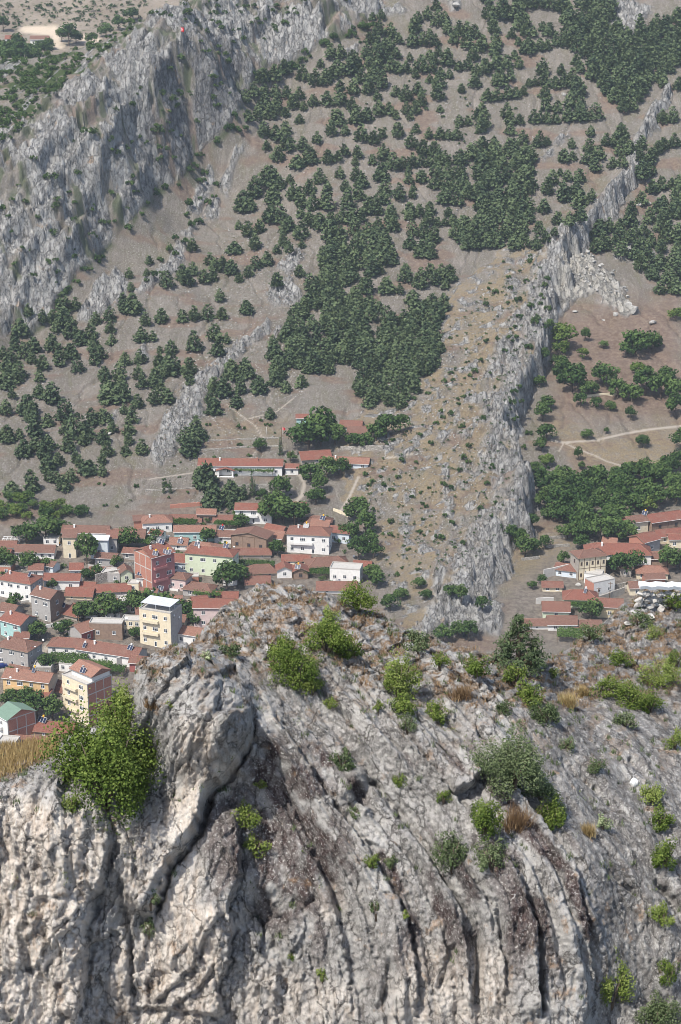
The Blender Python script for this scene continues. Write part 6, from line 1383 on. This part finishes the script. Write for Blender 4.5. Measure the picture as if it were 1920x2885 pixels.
def flag(p, H_, w, hgt, label):
    o = empty('flag', p, 0, label, 'flag')
    tubes('flagpole', [([(0, 0, -1), (0, 0, H_)], [.07, .04], 6)], M_white, o)
    n = 10; V_ = []
    for k in range(n + 1):
        x = .05 + w * k / n; y = .12 * w * math.sin(k * .9) * k / n
        V_ += [(x, y - .012, H_ - hgt - .02 * k), (x, y - .012, H_ - .02 * k), (x, y + .012, H_ - hgt - .02 * k), (x, y + .012, H_ - .02 * k)]
    F_ = []
    for k in range(n):
        a = 4 * k; b = a + 4; F_ += [(a, b, b + 1, a + 1), (b + 2, a + 2, a + 3, b + 3), (a + 1, b + 1, b + 3, a + 3), (b, a, a + 2, b + 2)]
    cl = mesh_obj('cloth', V_, F_, M_flag, o)
    # crescent and star in white, lying on both faces of the cloth
    def disc(cx, cz, r0, r1, off):
        q = []
        for k in range(17):
            t = R(40 + 280 * k / 16); q.append((cx + r0 * math.cos(t), cz + r0 * math.sin(t)))
        for k in range(16, -1, -1):
            t = R(52 + 256 * k / 16); q.append((cx + off + r1 * math.cos(t), cz + r1 * math.sin(t)))
        return q
    yy = lambda x: .12 * w * math.sin((x - .05) / w * n * .9) * (x - .05) / w
    for sgn in (-1, 1):
        q = disc(w * .36, H_ - hgt * .5, hgt * .27, hgt * .21, hgt * .07)
        V_ = [(x, yy(x) + sgn * .02, z - .02 * (x - .05) / w * n) for x, z in q]
        mesh_obj('crescent', V_, [(k, k + 1, 32 - k, 33 - k) for k in range(16)], M_white, cl)
        st_ = [(w * .60 + hgt * (.13 if k % 2 == 0 else .05) * math.cos(R(180 + 36 * k)), H_ - hgt * .5 + hgt * (.13 if k % 2 == 0 else .05) * math.sin(R(180 + 36 * k))) for k in range(10)]
        mesh_obj('star', [(x, yy(x) + sgn * .022, z - .02 * (x - .05) / w * n) for x, z in st_], [tuple(range(10))], M_white, cl)
flag(hit(511, 108), 4.2, 1.6, 2.2, 'small red flag with white crescent and star on a pole on the grey cliff')
flag(hit(796, 1226), 3.4, 1.3, 1.2, 'red flag with white crescent and star by the pole above the village')
# ---- blue car parked at the left edge
def car(p, rz, label):
    o = empty('parked_car', p, rz, label, 'car')
    mp = NT('car_blue'); mp = mp.out((.015, .03, .12), None, .3)
    prof_ = [(-2.05, .35), (-2.08, .75), (-1.9, .95), (-1.2, 1.0), (-.75, 1.42), (.7, 1.45), (1.25, 1.02), (1.95, .9), (2.08, .62), (2.05, .35)]
    V_ = []; n = len(prof_)
    for s_, k in ((-1, .84), (1, .84)):
        V_ += [(x, s_ * (.86 if z < 1.05 else .7), z) for x, z in prof_]
    F_ = [tuple(range(n)), tuple(range(2 * n - 1, n - 1, -1))] + [((k + 1) % n, k, n + k, n + (k + 1) % n) for k in range(n)]
    b = mesh_obj('body', V_, F_, mp, o)
    for s_ in (-1, 1):
        mesh_obj('side_window', [(-1.0, s_ * .83, 1.04), (1.05, s_ * .83, 1.04), (.62, s_ * .72, 1.38), (-.66, s_ * .72, 1.38)], [(0, 1, 2, 3)], M_glass, o)
        for x in (-1.3, 1.3):
            w = mesh_obj('wheel', *tube([(x, s_ * .72, .33), (x, s_ * .9, .33)], [.33, .33], 14), M_iron, o); mesh_obj('rim', *tube([(x, s_ * .9, .33), (x, s_ * .915, .33)], [.2, .2], 10), M_conc, w)
        boxes('headlight', [(-2.1, -2.04, s_ * .62 - .15, s_ * .62 + .15, .66, .8)], M_white, o)
    mesh_obj('windscreen', [(-1.19, -.72, 1.03), (-1.19, .72, 1.03), (-.77, .66, 1.41), (-.77, -.66, 1.41)], [(0, 1, 2, 3)], M_glass, o)
car(hit(6, 1882), R(20), 'dark blue car parked on the road at the left edge')
# ---- satellite dishes
dish_v = []; dish_f = []
for i_ in range(5):
    for j in range(10):
        r_2 = .45 * i_ / 4; dish_v.append((r_2 * math.cos(j * .6283), r_2 * r_2 * .6, r_2 * math.sin(j * .6283)))
for i_ in range(4):
    for j in range(10): dish_f.append((i_ * 10 + j, i_ * 10 + (j + 1) % 10, i_ * 10 + 10 + (j + 1) % 10, i_ * 10 + 10 + j))
dish_m = mesh_obj('dish', dish_v, dish_f, M_white, link=False).data; dstand = boxes('mount', [(-.03, .03, .0, .06, -.9, 0)], M_iron, link=False).data
for u, v, lb in ((122, 1810, 'white satellite dish beside the big grey house'), (490, 1740, 'satellite dish on the grey side of the yellow flats'), (505, 1745, 'second satellite dish on the yellow flats, nearer the side'), (997, 1572, 'satellite dish on the small red roof at the spur'), (30, 1915, 'satellite dish on the orange house'), (357, 1748, 'white satellite dish on the pale flat-roofed house'), (660, 1545, 'satellite dish on the pale green house')):
    p = roof_hit(u, v); o = empty('satellite_dish', p + Vector((0, -.1, .9)), R(-25), lb, 'satellite dish', 'satellite dishes on the houses'); o.rotation_euler = (R(-25), 0, R(-25))
    for nm, me in (('dish', dish_m), ('mount', dstand)):
        c = bpy.data.objects.new(nm, me); col.objects.link(c); c.parent = o
# ---- loose boulders of the scree and the slope: irregular stones
def stone_mesh(seed, n=2, rough=.28):
    import bmesh
    bm = bmesh.new(); bmesh.ops.create_icosphere(bm, subdivisions=n, radius=.5)
    rs = np.random.default_rng(seed); ax_ = rs.normal(0, 1, (11, 3)); ax_ /= np.linalg.norm(ax_, axis=1)[:, None]; cut = rs.uniform(.2, .4, 11)
    for v in bm.verts:
        p = np.array(v.co)
        for a_, c_ in zip(ax_, cut):
            d = p @ a_
            if d > c_: p = p - a_ * (d - c_)
        p += rs.normal(0, .012, 3); v.co = p
    me = bpy.data.meshes.new('boulder'); bm.to_mesh(me); bm.free(); return me
m = NT('loose_limestone'); P = m.pos(); n_ = m.noise(P, 2.0, 5, .7)
M_lime = m.out(m.ramp(n_, [(.3, (.17, .165, .155)), (.5, (.34, .33, .305)), (.7, (.46, .445, .415))]), m.bump(n_, .15, .8))
STONES = [stone_mesh(k) for k in range(6)]
for s_ in STONES: s_.materials.append(M_lime)
def boulder(u, v, w, label, group='loose limestone boulders on the slopes', hr=.8):
    p = hit(u, v); s = w / pxm(p)
    o = bpy.data.objects.new('boulder', random.choice(STONES)); col.objects.link(o); o.location = p + Vector((0, 0, s * .15)); o.scale = (s, s * random.uniform(.6, 1.1), s * hr * random.uniform(.6, 1)); o.rotation_euler = (random.uniform(-.3, .3), random.uniform(-.3, .3), random.uniform(0, 6))
    tag(o, label, 'boulder', group)
for u, v, w, lb in ((1284, 26, 26, 'round pale boulder among pines near the top edge'), (1785, 880, 42, 'largest pale boulder at the tip of the white scree'), (1770, 868, 34, 'pale boulder just above the one at the tip of the scree'), (1735, 890, 20, 'flat boulder left of the scree tip'), (1840, 912, 24, 'pale boulder alone right of the scree tip'), (1590, 270, 18, 'pale block between pines right of centre at the top'), (1800, 580, 20, 'pale boulder under the pines right of the rock rib'), (1830, 578, 20, 'second pale boulder under the pines right of the rock rib'), (1620, 880, 16, 'boulder left of the scree among bushes'), (1700, 905, 12, 'small white stone on the brown slope below the scree'), (770, 1232, 12, 'white upright stone beside the flag pole'), (1655, 1648, 26, 'heap of white rubble left of the boxy house'), (1630, 1650, 20, 'smaller heap of white rubble beside the larger one'), (310, 1225, 20, 'pale rock between pines on the lower left slope'), (395, 1000, 16, 'pale rock on the left slope above the pines')):
    boulder(u, v, w, lb)
pb = pick_poly([(1640, 690), (1690, 700), (1760, 800), (1780, 860), (1700, 840), (1620, 780)])
for k in range(34):
    u, v = pb(); boulder(u, v, random.uniform(9, 18), 'white scree block in the rockfall below the pale peak of the spur', 'white blocks of the rockfall')
def stones_stuff(name, label, pts, wr, hitf=hit):
    V_, F_, off = [], [], 0
    bases = [(np.array([v.co[:] for v in me.vertices]), np.array([p.vertices[:] for p in me.polygons])) for me in [stone_mesh(50 + k, 1) for k in range(5)]]
    for u, v in pts:
        p = hitf(u, v)
        if p is None: continue
        s = random.uniform(*wr) / pxm(p); bv, bf = random.choice(bases); a = random.uniform(0, 6.28)
        c, s2 = math.cos(a), math.sin(a); q = bv * s * (1, 1, .7)
        V_.append(np.stack([q[:, 0] * c - q[:, 1] * s2, q[:, 0] * s2 + q[:, 1] * c, q[:, 2]], 1) + np.array(p)); F_.append(bf + off); off += len(bv)
    return tag(mesh_obj(name, np.concatenate(V_), np.concatenate(F_), M_lime), label, kind='stuff')
pp = [pick_poly(q) for q in ([(0, 1000), (600, 700), (1000, 300), (1500, 60), (1900, 300), (1500, 500), (1000, 760), (800, 1200), (400, 1400), (0, 1380)], [(640, 640), (900, 700), (860, 1100), (600, 1300), (420, 1300), (560, 900)], [(1050, 1250), (1300, 850), (1500, 720), (1400, 1200), (1400, 1450), (1200, 1650), (1020, 1420)])]
_fl = pick_poly([(1100, 1180), (1240, 950), (1330, 850), (1440, 740), (1560, 700), (1500, 1000), (1440, 1200), (1480, 1400), (1350, 1600), (1100, 1640), (1000, 1400)])
bushes_stuff('flank_scrub', 'small green scrub all over the dry flank of the spur', [_fl() for _ in range(420)], (6, 15), M_leaf, 50)
_yd = pick_poly([(0, 1560), (320, 1480), (640, 1440), (1000, 1440), (1060, 1640), (700, 1690), (440, 1830), (240, 2050), (0, 2080)])
bushes_stuff('yard_greenery', 'low garden greenery between the houses', [_yd() for _ in range(150)], (12, 30), M_leaf, 70)
bushes_stuff('dry_tufts', 'low dry tufts and seedlings dotted over the hillside', [random.choice(pp)() for _ in range(2600)], (4, 9), M_grey, 14)
bushes_stuff('brown_tufts', 'brown grass tufts dotted over the hillside', [random.choice(pp)() for _ in range(2600)], (4, 9), M_dry, 14)
stones_stuff('scattered_stones', 'small pale stones scattered over the hillside', [random.choice(pp)() for _ in range(2600)], (3, 8))
# ================================================================== plants and small things on the castle rock
def big_bush(u, v, w, hpx, mat, label, nl, leaf=.085, clumps=None, name='bush', sparse=1.0, dy=0.0, catg='bush', loc=None, group=None):
    """(u, v) is the middle of its foot; w, h in photograph pixels"""
    p = fhit(u, v) if loc is None else loc
    if p is None: p = fhit(u, v + 25)
    if p is None: return
    s = pxm(p); W = .86 * w / s; Hh = .86 * hpx / s / .9
    o = empty(name, p, random.uniform(0, 6.28), label, catg, group)
    nl = int(nl * sparse); cl = clumps or max(8, int(18 * W ** .5))
    C, N, T, z = round_crown(nl, random.randrange(99999), 1.0, cl, .1, 0)
    C = C * (1 + .22 * np.sin(3.1 * np.arctan2(C[:, 1:2], C[:, 0:1]) + random.uniform(0, 6)) * (1, 1, .6)); C = C - (0, 0, C[:, 2].min()); C = C * (W / (np.percentile(C[:, 0], 98) - np.percentile(C[:, 0], 2)), W / (np.percentile(C[:, 1], 98) - np.percentile(C[:, 1], 2)), Hh / np.percentile(C[:, 2], 98)); C[:, 2] -= .08 * Hh
    foliage('leaves', C, leaf, N, mat, .75, .7, parent=o, tint=T)
    st_ = []
    for k in range(5):
        a = k * 1.3 + random.random(); x, y = .3 * W * math.cos(a), .3 * W * math.sin(a)
        st_.append(([(0, 0, -.3), (x * .35, y * .35, Hh * .25), (x, y, Hh * random.uniform(.55, .85))], [.05 * W ** .5, .035 * W ** .5, .012], 5))
    tubes('stems', st_, M_bark, o)
    return o
big_bush(300, 2270, 310, 300, M_bush, 'largest bright green fig-like bush on the left shoulder of the rock', 15000, .105, 60)
big_bush(335, 2040, 120, 150, M_bush, 'bright green bush top behind the largest bush, against the boulder', 4200, .09, 24)
big_bush(390, 2200, 110, 120, M_bush, 'lower right lobe of green bush tucked under the boulder', 3400, .09, 20)
B = [(1005, 1715, 110, 85, 'b', 'bright bush on the skyline right of the dome'), (930, 1745, 60, 45, 'b', 'small bright bush at the top right of the dome'), (925, 1840, 150, 110, 'b', 'wide bright bush in the hollow right of the dome'), (840, 1925, 150, 130, 'b', 'sprawling green bush on the right flank of the dome'), (790, 1850, 80, 70, 'b', 'small green bush left of the sprawling one on the dome'), (880, 1955, 70, 50, 'b', 'low green bush under the sprawling one'), (985, 1850, 70, 50, 'b', 'low green bush beside dry grass right of the dome'),
     (1125, 1960, 115, 130, 'b', 'round bright green bush standing alone in the middle'), (1138, 2010, 80, 60, 'b', 'dark lower bush just under the round bright bush'), (1150, 2060, 52, 60, 'g', 'thin straggly shrub hanging below the round bright bush'), (1180, 1830, 80, 60, 'g', 'grey green shrub on the skyline left of the little pine'), (1240, 1880, 60, 50, 'b', 'small bush below the grey green skyline shrub'), (1345, 1905, 78, 62, 'b', 'green bush below the crest left of the little pine'),
     (1450, 1925, 70, 60, 'b', 'upper bush of the trailing row below the little pine'), (1490, 1985, 95, 70, 'b', 'middle bush of the trailing row below the little pine'), (1535, 2035, 90, 70, 'g', 'lowest grey green bush of the trailing row'), (1560, 1905, 36, 28, 'b', 'little bush at the notch right of the little pine'), (1715, 1960, 95, 60, 'b', 'left part of the long bush on the right slab'), (1775, 1985, 110, 72, 'b', 'middle of the long bush on the right slab'), (1830, 2005, 90, 62, 'b', 'right end of the long bush on the right slab'),
     (1745, 1870, 75, 46, 'b', 'low bush in the grass of the right knoll'), (1860, 1925, 115, 78, 'b', 'dark bush on the shaded side of the right knoll'), (1842, 1795, 56, 42, 'b', 'small bright bush on the face of the right knoll'), (1885, 1712, 96, 46, 'b', 'bush above the rubble wall at the right edge'), (1800, 1760, 80, 40, 'g', 'grey green scrub left of the small bright knoll bush'), (1660, 1800, 80, 46, 'g', 'leafy scrub on the grassy skyline right of the pine'), (1905, 1880, 60, 60, 'b', 'bush at the right edge of the knoll'),
     (1445, 2215, 215, 170, 'g', 'largest grey green shrub in the middle of the right cliff'), (1520, 2250, 120, 80, 'g', 'right lobe of grey green shrub beside the largest one'), (1365, 2345, 90, 105, 'b', 'dark bush left of the dead grass clump'), (1555, 2330, 92, 100, 'b', 'dark bush right of the dead grass clump'), (1275, 2440, 105, 115, 'g', 'thin shrub hanging on the cliff left of centre right'), (1385, 2440, 95, 85, 'g', 'dense grey shrub beside the thin hanging one'), (1725, 2825, 112, 165, 'b', 'tall green bush at the foot of the right slab edge'), (1850, 2900, 130, 110, 'g', 'grey shrub in the bottom right corner'),
     (1875, 2440, 80, 90, 'b', 'bush on the right slab near the right edge'), (1860, 2330, 66, 60, 'b', 'upper small bush on the right slab'), (1865, 2600, 70, 60, 'b', 'yellowish bush in the middle of the right slab'), (1885, 2770, 60, 80, 'b', 'bush at the right edge low on the slab'), (1840, 2260, 84, 54, 'b', 'bush next to the white bag on the right slab'), (1698, 2335, 48, 46, 'f', 'pale flowering plant on the dark right slab'), (690, 2330, 90, 80, 'b', 'thin leafy sprig on the grey dome face'), (720, 2405, 80, 60, 'b', 'second thin sprig under the first on the grey dome face'),
     (968, 2165, 66, 60, 'g', 'grey green bush in the dark hollow of the middle'), (735, 2216, 36, 20, 'b', 'tiny cushion plant on the smooth dome face'), (425, 2545, 44, 40, 'g', 'small plant in the dark cleft'), (420, 2625, 46, 46, 'g', 'grey cushion plant at the foot of the cleft'), (205, 2285, 56, 60, 'b', 'little bush on the edge of the left buttress'), (190, 2200, 36, 18, 'b', 'low plant on top of the left buttress'), (650, 1842, 66, 28, 'g', 'flat grey green plant on the saddle left of the dome'), (582, 1858, 34, 26, 'f', 'pale flowering plant on top of the leaning boulder'),
     (1230, 2030, 64, 60, 'b', 'leafy plant on the bed edge in the middle right'), (1760, 2045, 64, 46, 'g', 'grass-green scrub below the long bush'), (1900, 2110, 56, 66, 'b', 'small bush at the right edge below the knoll'), (1068, 2000, 34, 28, 'b', 'small plant left of the round bright bush'), (910, 2760, 34, 40, 'b', 'small green plant low on the dome face'), (820, 2702, 22, 22, 'b', 'tiny green tuft on the dome face'), (1050, 2440, 44, 40, 'b', 'small plant on the bed edge low in the middle'), (1105, 2440, 40, 40, 'g', 'second small plant beside it on the bed edge'), (1060, 2575, 34, 44, 'g', 'small plant high above the bottom middle folds'), (1140, 2585, 26, 24, 'b', 'tiny cushion on the folded beds'), (1600, 2110, 50, 40, 'g', 'grey tuft on the ridge above the plain slab'), (1680, 2170, 60, 40, 'g', 'grey green scrub on the plain slab'), (1140, 1725, 70, 56, 'g', 'dry looking shrub on the skyline beyond the dome'), (620, 1660, 60, 40, 'b', 'yellow green shrub peeping over the left top of the dome'), (1000, 2300, 40, 30, 'g', 'small scrub below the dark hollow'), (1250, 2260, 50, 36, 'b', 'green plant above the jagged overhang'), (1130, 2210, 50, 40, 'b', 'leafy plant on the upper bed edge'), (930, 1990, 40, 30, 'b', 'small bush on the bed right of the dome'), (1420, 2010, 60, 40, 'g', 'grey scrub on the grassy bed below the crest'), (480, 1990, 26, 22, 'b', 'tiny plant on the face of the leaning boulder')]
for u, v, w, hh_, k, lb in B:
    big_bush(u, v, w, hh_, {'b': M_bush, 'g': M_grey, 'f': M_flower}[k], lb, 100 + .62 * w * hh_ * (.6 if 'thin' in lb else 1) * (1 if w > 60 else 1.2) * .5, .075 if w > 60 else .055, group=None)
# the little dark pine on the crest
p = fhit(1460, 1868) or fhit(1460, 1880)
C, N, T, z = pine_crown(4200, 77, 1.0, 1.0, .05)
s = pxm(p); o = empty('young_pine', p, 0.4, 'little dark pine growing on the crest of the front rock', 'pine tree')
W = 175 / s; foliage('crown', C * (W, W, W * .95) * (1 - .35 * smooth(.1, .9, C[:, 2:3])) ** np.array((1, 1, 0)) - (0, 0, .12 * W), .15, N, M_pine, .7, .35, parent=o, tint=T * .9)
tubes('trunk', [([(0, 0, -.5), (0, 0, W * .3), (.03, 0, W * .78)], [.14, .1, .03], 7)], M_bark, o)
for k in range(7):
    a = k * .9; tubes('branch', [([(0, 0, W * (.12 + .07 * k)), (W * .22 * math.cos(a), W * .22 * math.sin(a), W * (.15 + .075 * k)), (W * (.4 - .035 * k) * math.cos(a), W * (.4 - .035 * k) * math.sin(a), W * (.2 + .08 * k))], [.05, .035, .012], 5)], M_bark, o)
# ---- grass: blades in tufts, wherever the ledges hold soil
def blades(name, label, pts, ln, wd, mat, per, spread, lean=.5):
    P = np.repeat(np.asarray(pts), per, 0); n = len(P)
    P = P + rng.normal(0, spread, (n, 3)) * (1, 1, .25)
    a = rng.uniform(0, 2 * math.pi, n); l = ln * rng.uniform(.5, 1.3, n)
    d = np.stack([np.cos(a) * lean * rng.random(n), np.sin(a) * lean * rng.random(n), np.ones(n)], 1); d /= np.linalg.norm(d, axis=1)[:, None]
    t = np.stack([-np.sin(a), np.cos(a), np.zeros(n)], 1)
    w = (wd * rng.uniform(.6, 1.4, n))[:, None]
    v = np.stack([P - t * w - (0, 0, .03), P + t * w - (0, 0, .03), P + d * l[:, None]], 1).reshape(-1, 3)
    o = mesh_obj(name, v, np.arange(3 * n).reshape(n, 3), mat); fattr(o, 'tint', np.repeat(rng.uniform(0, 1, n), 3))
    return tag(o, label, kind='stuff') if label else o
Pall = np.stack([fX.ravel(), fY.ravel(), fZ.ravel()], 1)
inview = (V.ravel() > 1560) & (V.ravel() < 2900) & (U.ravel() > -60) & (U.ravel() < 1980)
gsel = np.flatnonzero((grassy.ravel() > .55) & inview & (rng.random(GA.size) < .035))
blades('dry_grass', 'reddish dry grass tufts on the ledges of the castle rock', Pall[gsel], .17, .012, M_dry, 5, .07)
strawm = poly_mask(U, V, [(-100, 2170), (-20, 2070), (165, 2075), (160, 2125), (60, 2175), (-40, 2200)], 6).ravel()
gsel = np.flatnonzero((strawm > .5) & inview & (rng.random(GA.size) < .22))
if len(gsel): blades('straw_grass', 'golden dry grass on the saddle at the left edge', Pall[gsel], .30, .014, M_straw, 5, .1)
gsel = np.flatnonzero((ledge_f.ravel() > .5) & inview & (rng.random(GA.size) < .0026))
blades('green_tufts', 'small green tufts in the cracks of the castle rock', Pall[gsel], .16, .016, M_grey, 26, .07, .9)
gsel = np.flatnonzero((smooth(-.5, .2, np.gradient(blur(h, 3), FS, axis=1)).ravel() < .3) & inview & (V.ravel() < 2500) & (rng.random(GA.size) < .0009))
foliage_pts = np.repeat(Pall[gsel], 14, 0) + rng.normal(0, .11, (len(gsel) * 14, 3)) + (0, -.05, .06)
tag(foliage('small_plants', foliage_pts, .055, np.tile((0, -.4, 1.0), (len(foliage_pts), 1)), M_bush, .8, .7), 'little green plants rooted in the cracks of the castle rock', kind='stuff')
for u, v, w, ln, mat, lb in ((1450, 2330, .8, .8, M_dry, 'big clump of dead reddish grass under the largest grey green shrub'), (1600, 1990, .5, .6, M_straw, 'spiky straw tuft on the bed above the plain slab'), (1255, 1790, .45, .5, M_straw, 'pale straw tuft on the skyline right of the dome'), (1300, 1965, .5, .5, M_dry, 'rusty grass tuft on the middle beds'), (1110, 1745, .6, .5, M_straw, 'pale dry grass on the skyline saddle'), (1640, 1960, .4, .45, M_straw, 'small straw tuft left of the long bush'), (1655, 2350, .35, .4, M_straw, 'small straw tuft left of the pale flowering plant'), (430, 1990, .3, .3, M_dry, 'rusty tuft on the leaning boulder')):
    p = fhit(u, v)
    if p is None: continue
    pts = np.array(p) + rng.normal(0, w * .3, (60, 3)) * (1, .6, .3)
    o = blades('grass_tuft', None, pts - np.array(p), ln, .013, mat, 8, .06, 1.1); o.location = p; tag(o, lb, 'grass tuft', 'dry grass tufts on the castle rock')
# ---- rubble wall on the right knoll: every stone its own piece
M_wst = NT('white_rubble'); P_ = M_wst.pos(); nn_ = M_wst.noise(P_, 3, 5, .7); M_wst = M_wst.out(M_wst.ramp(nn_, [(.34, (.13, .12, .11)), (.5, (.36, .345, .32)), (.7, (.52, .505, .475))]), M_wst.bump(nn_, .06, .8))
WST = [stone_mesh(80 + k, 2) for k in range(6)]
for s_ in WST: s_.materials.append(M_wst)
pa = fhit(1800, 1712) or fhit(1800, 1730); pz = fhit(1925, 1712) or fhit(1920, 1720)
o = empty('rubble_wall', pa, 0, 'low wall of white rubble stones on the right knoll', 'wall')
Lw = (pz - pa); nn2 = 16
for row in range(4):
    for k in range(nn2):
        t = (k + .5 * (row % 2)) / nn2
        q = Lw * t + Vector((0, random.uniform(-.1, .1), -.15 + row * .28 + random.uniform(-.05, .05)))
        if row == 3 and random.random() < .25: continue
        s = random.uniform(.3, .5)
        c = bpy.data.objects.new('stone', random.choice(WST)); col.objects.link(c); c.parent = o; c.location = q; c.scale = (s * 1.25, s, s * .8); c.rotation_euler = (random.uniform(-.4, .4), random.uniform(-.4, .4), random.uniform(0, 6))
cap = [Lw * (k / 8) + Vector((0, .15, 1.0 + .04 * math.sin(k * 2.3))) for k in range(9)]
V_ = []
for q in cap: V_ += [(q.x, q.y - .3, q.z), (q.x, q.y + .35, q.z), (q.x, q.y + .35, q.z + .16), (q.x, q.y - .3, q.z + .16)]
mesh_obj('lime_capping', V_, [(4 * k + i_, 4 * k + 4 + i_, 4 * k + 4 + (i_ + 1) % 4, 4 * k + (i_ + 1) % 4) for k in range(8) for i_ in range(4)] + [(0, 1, 2, 3), (35, 34, 33, 32)], M_white, o)
for k, (u, v, w) in enumerate(((1790, 1735, 40), (1815, 1752, 28), (1770, 1762, 30), (1835, 1742, 34), (1798, 1712, 36), (1862, 1720, 30))):
    p = fhit(u, v)
    if p is None: continue
    s = w / pxm(p); c = bpy.data.objects.new('boulder', WST[k]); col.objects.link(c); c.location = p + Vector((0, 0, s * .15)); c.scale = (s, s, s * .75); c.rotation_euler = (.2 * k, .3, k)
    tag(c, ('large white block fallen below the left end of the rubble wall', 'small white block right below the rubble wall', 'lowest white block left of the rubble wall', 'white block under the middle of the rubble wall', 'white block at the top left end of the rubble wall', 'white block close to the right part of the rubble wall')[k], 'boulder', 'white blocks below the rubble wall')
# ---- litter: a white plastic bag
p = fhit(1788, 2212)
if p is not None:
    import bmesh
    bm = bmesh.new(); bmesh.ops.create_icosphere(bm, subdivisions=3, radius=.5)
    for v_ in bm.verts:
        q = v_.co; v_.co = q * (1 + .22 * math.sin(9 * q.x + 3 * q.z) * math.cos(7 * q.y + 5 * q.z)); 
        if q.z > .25: v_.co.x *= .5; v_.co.y *= .5
    me = bpy.data.meshes.new('plastic_bag'); bm.to_mesh(me); bm.free(); me.materials.append(M_white)
    o = bpy.data.objects.new('plastic_bag', me); col.objects.link(o); o.location = p + Vector((0, 0, .12)); o.scale = (.32, .26, .42); tag(o, 'crumpled white plastic bag lying on the right slab', 'plastic bag')
pf_ = pick_poly([(660, 2150), (950, 2000), (1650, 1960), (1900, 2200), (1900, 2880), (100, 2880), (60, 2250), (350, 2000)])
stones_stuff('rock_fragments', 'small broken fragments lying on the ledges of the castle rock', [pf_() for _ in range(350)], (5, 14), fhit)
# ================================================================== the air
hz = boxes('haze', [(-700, 700, -30, 1950, -60, 400)], None)
hm = bpy.data.materials.new('haze'); hm.use_nodes = True; t_ = hm.node_tree; t_.nodes.clear()
vo = t_.nodes.new('ShaderNodeVolumePrincipled'); vo.inputs['Color'].default_value = (.74, .86, 1.0, 1); vo.inputs['Density'].default_value = .000065; vo.inputs['Anisotropy'].default_value = .0
ou = t_.nodes.new('ShaderNodeOutputMaterial'); t_.links.new(vo.outputs[0], ou.inputs['Volume']); hz.data.materials.append(hm); tag(hz, kind='stuff')

# ================================================================== labels that still repeat are told apart by their place
bpy.context.view_layer.update()
_by = {}
for o in scn.objects:
    if o.parent is None and 'label' in o.keys() and 'kind' not in o.keys(): _by.setdefault(o['label'], []).append(o)
_ord = ['leftmost', 'second from left', 'third from left', 'fourth from left', 'fifth from left', 'sixth from left', 'seventh from left', 'eighth from left', 'ninth from left']
def _uv(o):
    w = o.matrix_world.translation; u, v, d = proj(w.x, w.y, w.z); return u, v
def _sep(objs, lab_):
    n = len(objs)
    if n == 1: objs[0]['label'] = lab_; return
    us = sorted(objs, key=lambda o: _uv(o)[0]); vs = sorted(objs, key=lambda o: _uv(o)[1])
    nw = len(lab_.split())
    if n > 7:
        if nw > 11: return
        k = (n + 2) // 3 if n > 14 else (n + 1) // 2
        rows = ['upper', 'middle', 'lower'] if n > 14 else ['upper', 'lower']
        for i_, nm in enumerate(rows): _sep(vs[i_ * k:(i_ + 1) * k], lab_ + ', ' + nm + ' ones:' ) if vs[i_ * k:(i_ + 1) * k] else None
        return
    su = _uv(us[-1])[0] - _uv(us[0])[0]; sv = _uv(vs[-1])[1] - _uv(vs[0])[1]
    if n == 2:
        a, b = (us, ('left one', 'right one')) if su > sv else (vs, ('upper one', 'lower one'))
        for o, t in zip(a, b): o['label'] = lab_ + ('' if lab_.endswith(':') else ',') + ' ' + t
    elif nw <= 13:
        for i_, o in enumerate(us): o['label'] = lab_ + ('' if lab_.endswith(':') else ',') + ' ' + ('rightmost' if i_ == n - 1 else _ord[i_])
for lab_, objs in list(_by.items()):
    if len(objs) > 1 and len(objs) <= 60 and not lab_.startswith('white scree'): _sep(objs, lab_)
